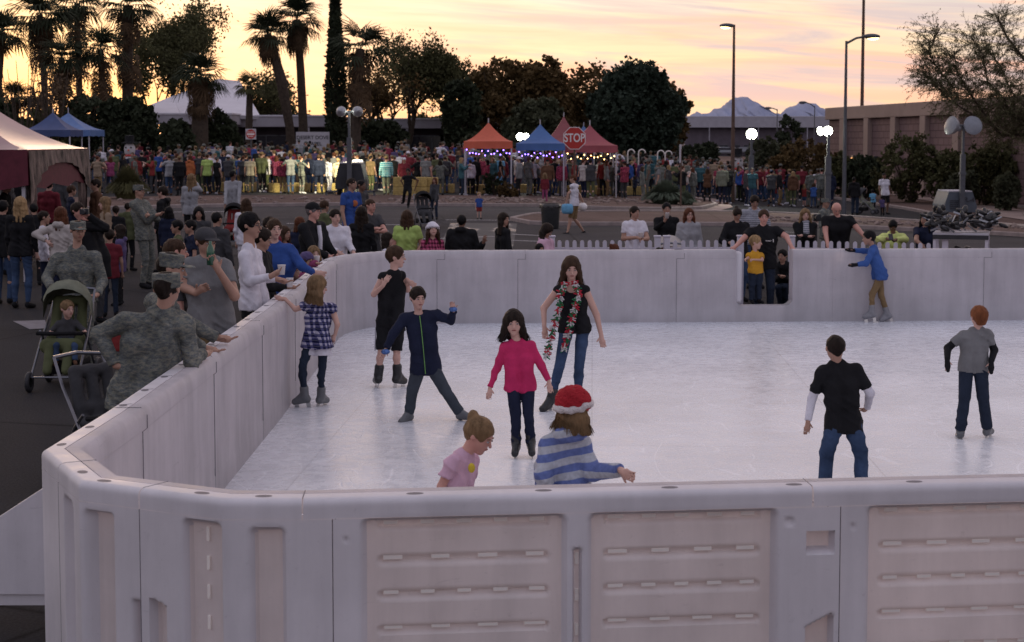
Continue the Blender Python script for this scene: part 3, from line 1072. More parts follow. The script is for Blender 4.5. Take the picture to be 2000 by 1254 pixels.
def tuft(px, ybase, ytop, w, m, label, seed, n=700, name='ornamental_grass', spike=.012):
    """fountain of narrow upright blades"""
    base = G(px, ybase); Y = base.y; h = D(px, ytop, Y).z - base.z; wd = w * Y / F / 2
    rs = rs_(seed)
    t = empty(name, base, 0, label, 'plant')
    V = []
    for i in range(n):
        a = rs.uniform(0, 2 * pi); l = rs.uniform(.65, 1.05); o = rs.uniform(0, 1) ** .6
        d = np.array([math.cos(a), math.sin(a), 0]); nn = np.array([-d[1], d[0], 0]) * spike * (1 + Y / 40)
        p0 = d * wd * .40 * o; p1 = d * wd * .70 * o + np.array([0, 0, h * l * .70 * (1 - .3 * o)]); p2 = d * wd * 1.05 * o + np.array([0, 0, h * l * (1 - .75 * o * o)])
        V += [p0 - nn, p0 + nn, p1 + nn * .8, p1 - nn * .8, p1 - nn * .8, p1 + nn * .8, p2 + nn * .1, p2 - nn * .1]
    q = Q(); q.v.append(np.array(V).reshape(-1, 4, 3)); q.build('blades', m, t)
    return t


# palms, from left to right
palm(5, 300, 62, 62, 108, 'palm crown cut by the left edge of the photo', 1, -6)
palm(78, 300, 28, 74, 112, 'tall shaggy palm second from the left edge with its crown against the glow', 2, 92, 90)
palm(150, 300, 8, 62, 118, 'tall palm just right of the shaggy one, crown cut by the top edge', 3, 158, 130)
palm(120, 300, 112, 52, 104, 'shorter palm in front of the tall shaggy pair', 41, 122, 60)
palm(196, 300, 96, 60, 106, 'mid height palm left of the thick tall palm', 4, 205, 110)
palm(250, 300, 10, 66, 110, 'thick tall palm left of the airy eucalyptus, crown at the top edge', 5, 250, 150, tr=.4)
palm(392, 300, 150, 62, 92, 'broad low palm with a pale trunk in front of the chapel roof', 6, 390, 60, tr=.5)
palm(488, 292, 168, 34, 100, 'small smooth feather palm in front of the white roof', 7, 486, 0, dead=0, tr=.24, green=M_lf_olive)
palm(523, 300, 66, 54, 104, 'leaning slender palm, left one of the pair on the open sky', 8, 572, 50, tr=.28, bulge=.12, dead=5)
palm(580, 300, 38, 56, 106, 'straight slender palm, right one of the pair on the open sky', 9, 594, 55, tr=.30, dead=5)
palm(704, 300, 96, 68, 98, 'shaggy palm right of the dark cypress', 10, 692, 120, tr=.36)
palm(30, 300, 190, 40, 98, 'low palm at the left edge above the maroon canopy', 42, 30, 0)
# cypress
b0 = D(657, 300, 100); b0.z = gz(b0.x, 100)
t = empty('italian_cypress', b0, 0, 'very tall narrow dark cypress standing behind the chapel sign', 'tree')
rs = rs_(11); q = Q(); n = 9000
hh = D(657, -45, 100).z - b0.z
z = rs.uniform(0, 1, n); a = rs.uniform(0, 2 * pi, n); rad = np.minimum(.62, .95 * (1 - z) ** .8) * rs.uniform(.7, 1.05, n)
q.leaves(np.stack([rad * np.cos(a), rad * np.sin(a), .2 + z * hh], 1), .22, rs, .4, -1.2)
q.build('crown', M_lf_dark, t); B().tube([(0, 0, 0), (0, 0, hh * .7)], [.25, .06]).build('trunk', M_bark, t)
# open eucalyptus trees
tree_airy(372, 300, -30, 205, 128, M_lf_olive, 'big open eucalyptus between the palms, sunset showing through it', 21, 15000, 6, .8)
tree_airy(285, 300, 40, 120, 124, M_lf_olive, 'thin leafed tree between the thick palm and the big eucalyptus', 22, 7000, 5, .6)
tree_airy(560, 300, 118, 110, 122, M_lf_olive, 'low open tree behind the pair of slender palms', 23, 5000, 5, .5)
tree_airy(785, 300, 36, 150, 120, M_lf_olive, 'eucalyptus right of the shaggy palm', 24, 10000, 6, .9)
tree_airy(885, 300, 46, 96, 118, M_lf_olive, 'narrow eucalyptus left of the rust coloured trees', 25, 8000, 6, 1.0, first=.3, spread=.42)
tree_airy(735, 300, 130, 170, 112, M_lf_rust, 'twiggy half bare tree beneath the eucalyptus', 26, 3500, 6, .3)
tree_airy(120, 300, 130, 230, 100, M_lf_thatch, 'bare twiggy thicket tree above the blue canopies', 27, 1800, 6, .2, spread=.35)
# dense round heads
tree_dense(985, 300, 108, 172, 116, M_lf_rust, 'rust brown round tree, left of the two touching crowns', 31, 9000)
tree_dense(1062, 300, 107, 116, 114, M_lf_rust, 'rust brown round tree, right of the two touching crowns', 32, 8000)
tree_dense(1162, 300, 124, 186, 118, M_lf_rust, 'rust brown tree partly behind the big dark round tree', 33, 9000)
tree_dense(1240, 306, 116, 182, 104, M_lf_blue, 'biggest dark green dome shaped tree in the middle', 34, 17000, low=.0)
tree_dense(1300, 300, 152, 90, 120, M_lf_rust, 'rust tinted tree peeking out right of the dark dome', 35, 5000)
tree_dense(1040, 300, 190, 110, 96, M_lf_grey, 'greyish low tree between the orange and blue canopies', 36, 6000, low=.05)
tree_dense(255, 300, 188, 112, 90, M_lf_dark, 'round dark shrub tree behind the snowman with the black hat', 37, 8000, low=0)
tree_dense(345, 300, 236, 70, 88, M_lf_dark, 'dark bush at the foot of the broad low palm', 38, 3000, low=0)
tree_dense(430, 300, 214, 76, 94, M_lf_dark, 'dark bush between the broad palm and the feather palm', 39, 4000, low=0)
tree_dense(900, 300, 150, 80, 108, M_lf_dark, 'dark shaggy tree under the narrow eucalyptus', 40, 5000, low=.1)
for i, (px, yt, w, m_, lb) in enumerate([(-20, 190, 130, M_lf_dark, 'dark hedge tree at the left edge'), (90, 215, 130, M_lf_olive, 'hedge clump behind the blue canopies'), (175, 180, 110, M_lf_dark, 'dark hedge tree right of the blue canopies'),
                                     (560, 196, 150, M_lf_olive, 'olive hedge above the chapel eaves'), (740, 232, 110, M_lf_dark, 'dark shrub right of the floodlight mast'), (830, 222, 100, M_lf_olive, 'shrub mass in the middle of the long eaves'),
                                     (930, 262, 60, M_lf_grey, 'grey tufted shrub left of the orange canopy'), (1120, 250, 90, M_lf_dark, 'dark shrub behind the maroon canopies')]):
    tree_dense(px, 300, yt, w, {3: 128, 5: 134, 4: 104}.get(i, 95 + i), m_, lb, 60 + i, 4200, low=0, name='hedge_tree')
# right hand side
bush(1540, 300, 212, 54, 105, M_lf_dark, 'small dark tree rising behind the floodlit shrubs', 71, 2500, name='small_tree', cat='tree')
for i, (px, yb, yt, w, Y, m_, lb) in enumerate([(1360, 305, 262, 80, 100, M_lf_dark, 'low dark bush left of the parked vans'), (1570, 318, 255, 130, 92, M_lf_rust, 'brownish bush between the lit floodlights'), (1500, 310, 250, 110, 96, M_lf_grey, 'grey green bush behind the left floodlight'),
                                               (1780, 330, 238, 140, 84, M_lf_olive, 'round olive bush before the brick building'), (1850, 338, 275, 100, 82, M_lf_olive, 'bush right of the round olive one'), (1925, 345, 258, 120, 80, M_lf_olive, 'large bush under the thorny tree'),
                                               (2010, 352, 240, 130, 80, M_lf_olive, 'bush cut by the right edge of the photo'), (1690, 325, 285, 80, 88, M_lf_dark, 'low hedge clump at the foot of the brick wall'), (1965, 362, 322, 50, 74, M_lf_grey, 'small grey shrub near the kerb'),
                                               (1880, 352, 318, 60, 78, M_lf_grey, 'grey brush left of the small kerb shrub'), (1650, 322, 280, 70, 90, M_lf_olive, 'low brush left of the hedge clump')]):
    bush(px, yb, yt + 12, w * 1.05, Y, m_, lb, 80 + i, 6000)
tuft(250, 392, 322, 92, M_grass, 'large clump of ornamental grass on the left gravel island', 91, 2600)
bush(966, 384, 338, 46, None, M_lf_dark, 'taller dark round shrub on the gravel island', 92, 2200, .05)
bush(990, 392, 356, 44, None, M_lf_rust, 'lower brown shrub leaning on the taller one', 93, 2000, .05)
tuft(1300, 402, 350, 100, M_agave, 'wide grey green agave patch at the end of the island', 94, 1500, 'agave', .022)
tuft(1340, 404, 372, 46, M_agave, 'small agave beside the wide patch', 95, 600, 'agave', .022)


def ocotillo(px, ybase, ytop, seed, Y):
    base = D(px, ybase, Y); base.z = gz(base.x, Y); h = D(px, ytop, Y).z - base.z
    rr = random.Random(seed); b = B()
    for i in range(14):
        a = rr.uniform(0, 2 * pi); o = rr.uniform(.1, .5) * h * .45; hh = h * rr.uniform(.7, 1.05)
        b.tube([(0, 0, 0), (o * .5 * math.cos(a), o * .5 * math.sin(a), hh * .5), (o * math.cos(a + .2), o * math.sin(a + .2), hh)], [.05, .035, .015], 4)
    o = b.build('ocotillo', M_bark); o.location = base
    return o


meta(ocotillo(40, 300, 108, 5, 84), 'spiny ocotillo with thin bare canes nearest the left edge', 'plant')
meta(ocotillo(100, 300, 130, 6, 86), 'ocotillo with bare canes in front of the shaggy palms', 'plant')


def thorn_tree():
    """the wispy desert tree reaching in from the right edge"""
    Y = 73
    base = D(2120, 400, Y); base.z = gz(base.x, Y)
    t = empty('palo_verde_tree', base, 0, 'wispy desert tree with bent dark limbs reaching in from the right edge', 'tree')
    rr = random.Random(77); b = B(); q = Q(); rs = rs_(77); leafp = []; tw = B()
    P = lambda px, py, dy=0: D(px + 26, py, Y + dy) - base
    limbs = [([P(2110, 330), P(2040, 272), P(1985, 262), P(1935, 264), P(1905, 245), P(1890, 215), P(1868, 180), P(1845, 140), P(1830, 100)], .17),
             ([P(2060, 285), P(2005, 258), P(1965, 236), P(1945, 225), P(1930, 195), P(1900, 160), P(1885, 110), P(1880, 70)], .13),
             ([P(2100, 300), P(2050, 220), P(2010, 170), P(1980, 120), P(1950, 70), P(1930, 30)], .14),
             ([P(1985, 262), P(1975, 215), P(1940, 180), P(1925, 130), P(1905, 90)], .07),
             ([P(2100, 290), P(2080, 200), P(2060, 120), P(2030, 50), P(2010, 0)], .13),
             ([P(1905, 245), P(1850, 215), P(1820, 190), P(1800, 165), P(1785, 140)], .06),
             ([P(1868, 180), P(1840, 170), P(1810, 130), P(1790, 100), P(1800, 60)], .05)]
    for pts, r in limbs:
        pts = [Vector(p) + Vector((0, rr.uniform(-.8, .8), 0)) for p in pts]
        b.tube(pts, [r * .75 * (1 - .11 * i) for i in range(len(pts))], 7)
        for i in range(2, len(pts)):
            for k in range(54):
                f = rr.random(); p0 = pts[i - 1].lerp(pts[i], f)
                d = Vector((rr.uniform(-1, .7), rr.uniform(-1, 1), rr.uniform(-.45, 1.0))).normalized()
                L = rr.uniform(.45, 1.45)
                p1 = p0 + d * L * .5 + Vector((0, 0, -.02)); p2 = p0 + d * L + Vector((rr.uniform(-.1, .1), 0, rr.uniform(-.3, .05)))
                tw.tube([p0, p1, p2], [.016, .010, .005], 3, cap=False)
                for g in range(4):
                    f2 = rr.uniform(.25, 1); q0 = p0.lerp(p2, f2)
                    dd = (d + Vector((rr.uniform(-.7, .7), rr.uniform(-.7, .7), rr.uniform(-.5, .6)))).normalized()
                    q2 = q0 + dd * rr.uniform(.2, .6) + Vector((0, 0, -.1))
                    tw.tube([q0, q2], [.006, .003], 3, cap=False)
                    for h_ in range(7):
                        leafp.append(tuple(q0.lerp(q2, rr.uniform(.1, 1))))
    b.build('trunk', M_bark, t); tw.build('twigs', M_twig, t)
    q.leaves(np.array(leafp), .095, rs, .20, .5)
    q.build('crown', leafmat('leaf_feathery', (.10, .10, .05)), t)


thorn_tree()

# ------------------------------------------------------------------ buildings
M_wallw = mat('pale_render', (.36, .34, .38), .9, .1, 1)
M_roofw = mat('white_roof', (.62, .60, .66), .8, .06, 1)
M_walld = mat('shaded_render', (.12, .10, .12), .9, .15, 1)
M_glassd = mat('dark_glass', (.02, .02, .03), .2, .1, spec=.5)
M_alu = mat('brushed_metal', (.30, .31, .34), .4, .1, metal=.3)
M_greym = mat('galvanised_metal', (.10, .105, .12), .5, .15, metal=.4)
M_rustp = mat('brown_pole_paint', (.10, .06, .045), .6, .2)


def facade(name, label, xl, xr, ytop, yfas, Yl, Yr, depth=14, win=6, cat='building', wall=None, posts=True):
    """low flat-roofed building between two picture columns: deep fascia, walls set back below, doors and windows"""
    a, b_ = D(xl, ytop, Yl), D(xr, ytop, Yr)
    zf = D(xl, yfas, Yl).z; zt = a.z
    g = gz(a.x, Yl) - .3
    t = empty(name, (a.x, a.y, 0), math.atan2(b_.y - a.y, b_.x - a.x), label, cat)
    L = (Vector((b_.x - a.x, b_.y - a.y))).length
    B().box((L / 2, depth / 2, (zt + zf) / 2), (L, depth, zt - zf), bev=.04).build('fascia', M_wallw, t)
    B().box((L / 2, depth / 2, zt + .06), (L + .1, depth + .1, .12), bev=.02).build('roof', M_roofw, t)
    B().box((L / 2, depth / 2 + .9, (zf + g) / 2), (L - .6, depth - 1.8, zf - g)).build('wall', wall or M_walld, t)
    for i in range(win):
        x = L * (i + .5) / win + R.uniform(-.5, .5)
        w = B().box((x, .86, g + .3 + 1.35), (1.8, .08, 1.5), bev=.01).build('window', M_glassd, t)
        B().box((x, .80, g + .3 + 2.13), (1.95, .06, .07)).box((x, .80, g + .3 + .56), (1.95, .06, .07)).box((x, .80, g + 1.65), (.06, .06, 1.5)).build('window_frame', M_greym, w)
    if posts:
        for i in range(int(L / 5) + 1):
            B().box((min(L - .2, .2 + i * 5), .12, (zf + g) / 2), (.16, .16, zf - g)).build('post', M_wallw, t)
    return t


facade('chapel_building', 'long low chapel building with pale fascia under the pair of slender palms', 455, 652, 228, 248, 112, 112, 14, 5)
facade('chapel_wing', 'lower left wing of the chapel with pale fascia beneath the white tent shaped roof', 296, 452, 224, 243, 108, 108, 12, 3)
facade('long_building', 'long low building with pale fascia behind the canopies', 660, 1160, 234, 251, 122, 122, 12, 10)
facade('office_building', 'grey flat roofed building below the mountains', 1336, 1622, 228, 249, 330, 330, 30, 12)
# chapel roof: tent shaped, two white sheets
t = empty('chapel_roof', D(380, 222, 114), 0, 'white tent shaped chapel roof seen between the palms', 'roof')
o0 = t.location
def roofsheet(pts, name):
    V = []
    for (px, py, Y) in pts:
        p = D(px, py, Y) - o0; V.append(p)
    n = len(V)
    W_ = V + [p + Vector((0, .1, -.25)) for p in V]
    mesh(name, W_, [tuple(range(n - 1, -1, -1)), tuple(range(n, 2 * n))] + [(i, (i + 1) % n, n + (i + 1) % n, n + i) for i in range(n)], M_roofw, t)
roofsheet([(288, 224, 110), (290, 206, 114), (338, 187, 122), (352, 224, 110)], 'roof_sheet')
roofsheet([(338, 187, 122.2), (425, 154, 126), (400, 224, 110), (352.5, 224, 110)], 'roof_sheet')
roofsheet([(425.5, 154, 126), (468, 158, 124), (508, 226, 112), (400.5, 224, 110.2)], 'roof_sheet')


def text(s_, size, parent, M, m, ext=.004, name='lettering', align='CENTER'):
    cu = bpy.data.curves.new(name, 'FONT')
    cu.body = s_; cu.size = size; cu.extrude = ext; cu.align_x = align; cu.align_y = 'CENTER'
    cu.offset = size * .018
    cu.materials.append(m)
    tmp = bpy.data.objects.new(name, cu); COL.objects.link(tmp)
    me_ = bpy.data.meshes.new_from_object(tmp); bpy.data.objects.remove(tmp)
    o = bpy.data.objects.new(name, me_); COL.objects.link(o)
    o.parent = parent
    o.matrix_local = M
    return o


FACE = Matrix.Rotation(pi / 2, 4, 'X')      # text stands up facing the camera
M_letter = mat('dark_lettering', (.05, .05, .06), .6, .1)
M_signw = mat('sign_white', (.44, .42, .46), .7, .05)
M_red = mat('sign_red', (.42, .035, .03), .5, .08)
M_redw = mat('sign_letter_white', (.72, .68, .68), .5, .04)

c = D(611, 276, 99)
t = empty('chapel_sign', (c.x, c.y, gz(c.x, 99)), 0, 'white sign reading DESERT DOVE CHAPEL behind the crowd', 'sign')
sw, sh = 65 * 99 / F, 36 * 99 / F
B().box((0, 0, c.z - t.location.z), (sw, .14, sh), bev=.02).build('sign_panel', M_signw, t)
for x in (-sw / 2 + .15, sw / 2 - .15):
    B().box((x, .0, (c.z - t.location.z - sh / 2) / 2), (.12, .12, c.z - t.location.z - sh / 2)).build('post', M_greym, t)
text('DESERT DOVE', .31, t, Matrix.Translation((0, -.08, c.z - t.location.z + .22)) @ FACE, M_letter)
text('CHAPEL', .31, t, Matrix.Translation((.0, -.08, c.z - t.location.z - .16)) @ FACE, M_letter)

# do not enter sign
c = D(490, 262, 86); g = gz(c.x, 86)
t = empty('do_not_enter_sign', (c.x, c.y, g), 0, 'square white and red DO NOT ENTER sign above the crowd', 'sign')
z = c.z - g
B().box((0, 0, z), (.56, .02, .56), bev=.008).build('sign_plate', M_signw, t)
b = B(); b.lathe([(.001, 0), (.25, 0), (.25, .006), (.001, .006)], (0, -.012, z), 28, Matrix.Rotation(pi / 2, 4, 'X')); b.build('red_disc', M_red, t)
B().box((0, -.022, z), (.40, .006, .085)).build('white_bar', M_redw, t)
text('DO NOT', .09, t, Matrix.Translation((0, -.022, z + .11)) @ FACE, M_redw, .002)
text('ENTER', .09, t, Matrix.Translation((0, -.022, z - .12)) @ FACE, M_redw, .002)
B().tube([(0, .03, 0), (0, .03, z + .2)], .03).build('post', M_greym, t)

# stop sign, nearer than the crowd
Ys = 54.0
c = D(1122, 270, Ys); g = gz(c.x, Ys)
t = empty('stop_sign', (c.x, c.y, g), math.radians(-4), 'red octagonal STOP sign on a brown post in front of the canopies', 'sign')
z = c.z - g; r = 23.5 * Ys / F
def octa(rad): return [(rad * math.cos(pi / 8 + k * pi / 4), rad * math.sin(pi / 8 + k * pi / 4)) for k in range(8)]
M = Matrix.Translation((0, 0, z)) @ FACE
B().prism(octa(r), -.006, .006, M).build('sign_border', M_redw, t)
B().prism(octa(r * .94), .0065, .010, M).build('sign_face', M_red, t)
o = text('STOP', r * .82, t, Matrix.Translation((0, -.013, z)) @ FACE @ Matrix.Diagonal((.88, 1.2, 1, 1)), M_redw, .002)
B().box((0, .05, z / 2 + .2), (.06, .05, z + .4), bev=.008).build('post', M_rustp, t)
# the small white upright marker further right
c = D(1329, 300, 66); g = gz(c.x, 66)
t = empty('marker_sign', (c.x, c.y, g), 0, 'narrow upright sign seen edge on above the crowd right of the STOP sign', 'sign')
B().box((0, 0, c.z - g), (.14, .03, .75), rz=.9, bev=.005).build('sign_plate', M_signw, t)
B().box((.03, .04, (c.z - g) / 2 + .1), (.06, .06, c.z - g + .2)).build('post', M_rustp, t)


# the brick building on the right
def brick_mat():
    m = bpy.data.materials.new('brown_brick'); m.use_nodes = True
    t = NT(m.node_tree); v = t.n('ShaderNodeTexCoord').outputs['Object']
    mp = t.n('ShaderNodeMapping', {0: v, 2: (pi / 2, 0, 0)})
    br = t.n('ShaderNodeTexBrick', {0: mp, 'Color1': (.185, .125, .125, 1), 'Color2': (.215, .145, .14, 1), 'Mortar': (.12, .08, .08, 1), 'Scale': 1.0, 'Brick Width': .8, 'Row Height': .4, 'Mortar Size': .03})
    nz = t.n('ShaderNodeTexNoise', {'Vector': v, 'Scale': .3, 'Detail': 5}).outputs[0]
    c = t.n('ShaderNodeVectorMath', {0: br.outputs[0], 'Scale': t.ramp(nz, [(.3, .85), (.7, 1.15)])}, operation='SCALE')
    p = t.n('ShaderNodeBsdfPrincipled', {'Base Color': c.outputs[0], 'Roughness': .95, 'Specular IOR Level': .1})
    t.n('ShaderNodeOutputMaterial', {0: p.outputs[0]})
    return m


A = D(1620, 211, 110); Bz = D(1830, 203, 90)
dirb = (Vector((Bz.x - A.x, Bz.y - A.y))).normalized()
t = empty('brick_building', (A.x, A.y, gz(A.x, A.y) - .6), math.atan2(dirb.y, dirb.x), 'large brown brick building with pale pilasters at the right', 'building')
hb = A.z - t.location.z
Lb = 62
B().box((Lb / 2, 11, (hb - .8) / 2), (Lb, 22, hb - .8)).build('wall', brick_mat(), t)
B().box((Lb / 2, 11 - .12, hb - .4), (Lb + .3, 22.3, .8), bev=.05).build('parapet', mat('tan_concrete', (.30, .225, .20), .9, .12, .7), t)
for i in range(9):
    B().box((1.0 + i * 5.0 + 2.6, -.14, (hb - .8) / 2), (.85, .28, hb - .8)).build('pilaster', MATS['tan_concrete'], t)
for i in range(5):
    x = 2.4 + i * 4.1
    l = B().box((x, -.30, hb - 3.3), (.36, .30, .30), bev=.05).build('wall_lamp', M_dark, t)
    B().ell((x, -.46, hb - 3.36), (.11, .09, .09)).build('lamp_glass', mat('dim_lamp', (.8, .5, .2), .4, emit=((1, .45, .15, 1), 1.2)), l)
# building behind it, pale, and a second far roof
facade('far_building', 'distant pale building peeking between the dark dome tree and the grey building', 1318, 1333, 224, 234, 345, 345, 12, 1, posts=False)

# ------------------------------------------------------------------ poles and lamps
M_sodium = mat('sodium_lamp', (1, .7, .3), .5, emit=((1.0, .70, .28, 1), 7.0))
M_flood = mat('floodlight_glass', (1, 1, .9), .5, emit=((1.0, 1.0, .82, 1), 26.0))
M_lens = mat('unlit_lens', (.20, .215, .25), .25, .1, spec=.5)


def lamp_post(px, ytop, ybase, Y, label, head, arm=None, m=None, r=.11, lit=True, px_top=None):
    base = D(px, ybase, Y); base.z = gz(base.x, Y); top = D(px_top or px, ytop, Y) - base
    t = empty('street_lamp', base, 0, label, 'street lamp')
    B().tube([(0, 0, 0), (0, 0, 1.0), (0, 0, top.z)], [r, r * .9, r * .5], 10).build('pole', m or M_greym, t)
    if arm:
        hp = D(*head, Y) - base
        B().tube([(0, 0, top.z - .1), (hp.x * .4, 0, top.z + (hp.z - top.z) * .62), (hp.x * .8, 0, hp.z)], [.05, .045, .04], 8).build('arm', m or M_greym, t)
    else:
        hp = D(*head, Y) - base
        B().tube([(0, 0, hp.z), (hp.x * .6, 0, hp.z)], .05).build('arm', m or M_greym, t)
    sgn = 1 if hp.x > 0 else -1
    b = B(); b.ell((hp.x, 0, hp.z), (.36, .16, .11), 14); h = b.build('lamp_head', M_greym, t, True)
    b = B(); b.ell((hp.x + sgn * .06, 0, hp.z - .075), (.24, .12, .08), 12); b.build('lamp_glass', M_sodium if lit else M_lens, h, True)
    return t


lamp_post(1431, 48, 330, 76, 'lit street lamp with a short arm to the left', (1420, 50), m=M_rustp)
lamp_post(1649, 80, 354, 66, 'lit street lamp with a long arm reaching right', (1702, 71), arm=1, m=M_greym, r=.10, px_top=1653)
lamp_post(1517, 213, 305, 150, 'distant unlit street lamp, smaller, above the grey building', (1500, 211), arm=1, lit=False, r=.08)
lamp_post(1590, 207, 305, 140, 'distant unlit street lamp, taller, near the brick corner', (1568, 200), arm=1, lit=False, r=.08)
b0 = G(1681, 372); t = empty('flagpole', b0, 0, 'tall dark brown pole on a white concrete block, top out of the photo', 'pole')
hh = D(1681, -90, b0.y).z
B().tube([(0, 0, 0), (.0, 0, hh)], [.14, .08], 12).build('shaft', M_rustp, t)
B().lathe([(.001, .9), (.40, .9), (.42, .88), (.42, -.05)], (0, 0, 0), 24).build('concrete_base', M_signw, t)


def light_tower(px, ybase, yhead, Y, label, heads, lit, box=None, txt=None, mast=.12, tilt=.15):
    """trailer floodlight mast; heads = [(px, radius px, yaw)]"""
    base = G(px, ybase) if Y is None else D(px, ybase, Y)
    Y = base.y; base.z = gz(base.x, Y)
    t = empty('light_tower', base, 0, label, 'light tower')
    zt = D(px, yhead, Y).z - base.z
    B().box((0, 0, zt * .35), (mast * 1.6, mast * 1.6, zt * .7), bev=.01).box((0, 0, zt * .5), (mast * 2.1, mast * 2.1, .1)).build('lower_mast', M_greym, t)
    B().box((0, 0, zt * .8), (mast * .8, mast * .8, zt * .42)).build('upper_mast', M_greym, t)
    xs_ = [(hx - px) * Y / F for hx, _, _ in heads]
    b = B(); b.tube([(min(xs_ + [0]) * .8, 0, zt), (max(xs_ + [0]) * .8, 0, zt)], .04)
    b.build('crossbar', M_greym, t)
    for (hx, rp, yaw), x in zip(heads, xs_):
        r = rp * Y / F
        M = Matrix.Translation((x, -.05, zt)) @ Matrix.Rotation(math.radians(yaw), 4, 'Z') @ Matrix.Rotation(pi / 2 + tilt, 4, 'X')
        b = B()
        prof = [(r * .3, -r * .9), (r * .75, -r * .55), (r * .98, -.02), (r, 0), (r * .95, 0)]
        b.lathe(prof, (0, 0, 0), 20, None); b.v = [tuple(M @ Vector(v)) for v in b.v]
        b.ell(tuple(M @ Vector((0, 0, -r * 1.05))), (r * .35, r * .35, r * .35), 8)
        h = b.build('lamp_reflector', M_alu, t, True)
        b = B(); b.lathe([(.001, .02 + r * .10), (r * .5, .02 + r * .07), (r * .93, .0)], (0, 0, 0), 20); b.v = [tuple(M @ Vector(v)) for v in b.v]
        b.build('lamp_glass', M_flood if lit else M_lens, h, True)
    if box:
        w, h_, m_ = box
        h_ *= 1.0
        b = B()
        b.prism([(-w / 2, .35), (w / 2, .35), (w / 2 * .98, .35 + h_ * .35), (w / 2 * .72, .35 + h_), (-w / 2 * .72, .35 + h_), (-w / 2 * .98, .35 + h_ * .35)], -.9, .9, Matrix.Translation((0, .9 + .2, 0)) @ FACE)
        b.build('generator_box', m_, t)
        B().box((0, 1.1, .35 + h_ + .03), (w * .70, 1.75, .05), bev=.01).build('lid', M_signw, t)
        for sx in (-1, 1):
            b = B(); b.lathe([(.001, -.1), (.3, -.1), (.33, -.06), (.33, .06), (.3, .1), (.001, .1)], (sx * w * .42, 1.1, .33), 18, Matrix.Rotation(pi / 2, 4, 'Y')); b.build('wheel', M_dark, t, True)
            B().box((sx * w * .62, .3, .25), (.5, .08, .08)).box((sx * w * .80, .3, .12), (.08, .08, .3)).build('outrigger', M_greym, t)
        for k in range(5):
            B().box((-w * .2, .19, .5 + k * .08), (w * .25, .02, .03)).build('vent', M_dark, t)
        if txt:
            text(txt, .26, t, Matrix.Translation((w * .17, .18, .35 + h_ * .62)) @ FACE, M_letter, .003)
    return t


M_genb = mat('generator_paint', (.09, .105, .13), .5, .15, 3)
M_gend = mat('generator_dark', (.03, .032, .04), .5, .15, 3)
T1 = light_tower(683, 386, 218, None, 'dark floodlight trailer seen from behind, its pair of lamps lighting the crowd', [(668, 10.5, 165), (700, 10.5, 195)], True, (1.25, 1.05, M_gend))
light_tower(1020, 350, 267, 80, 'floodlight mast with a lit pair of lamps between the orange and blue canopies', [(1016, 8, 5), (1027, 7, 20)], True)
light_tower(1467, 330, 262, 74, 'floodlight mast with one lit lamp right of the tall street lamp', [(1467, 11, 0)], True, mast=.14)
light_tower(1617, 348, 256, 66, 'floodlight mast with two lit lamps left of the long armed street lamp', [(1600, 9, -62), (1615, 10, 5)], True, mast=.14)
light_tower(1878, 432, 245, None, 'unlit floodlight trailer reading NFL-4 behind the skate table', [(1852, 19, -68), (1896, 19, 8)], False, (1.35, .82, M_genb), 'NFL-4', tilt=-.25)


def lamp(kind, loc, energy, col, target=None, size=.3, angle=70, blend=.6, parent=None):
    l = bpy.data.lights.new('floodlight_beam', kind)
    l.energy = energy; l.color = col
    if kind == 'SPOT':
        l.spot_size = math.radians(angle); l.spot_blend = blend
    l.shadow_soft_size = size
    o = bpy.data.objects.new('floodlight_beam', l); COL.objects.link(o); o.location = loc
    if target is not None:
        o.rotation_euler = (Vector(target) - Vector(loc)).to_track_quat('-Z', 'Y').to_euler()
    return o


p = D(684, 222, T1.location.y + .6)
lamp('SPOT', p, 3400, (1.0, .92, .56), D(650, 368, T1.location.y + 5), angle=72)
p = D(1020, 267, 79.5); lamp('SPOT', p, 500, (1.0, .97, .8), p + Vector((0, -8, -3)), angle=150)
p = D(1467, 262, 73.5); lamp('SPOT', p, 450, (.95, 1.0, .85), p + Vector((0, -8, -3)), angle=150)
p = D(1614, 256, 65.5); lamp('SPOT', p, 450, (.95, 1.0, .85), p + Vector((-2, -8, -3)), angle=150)


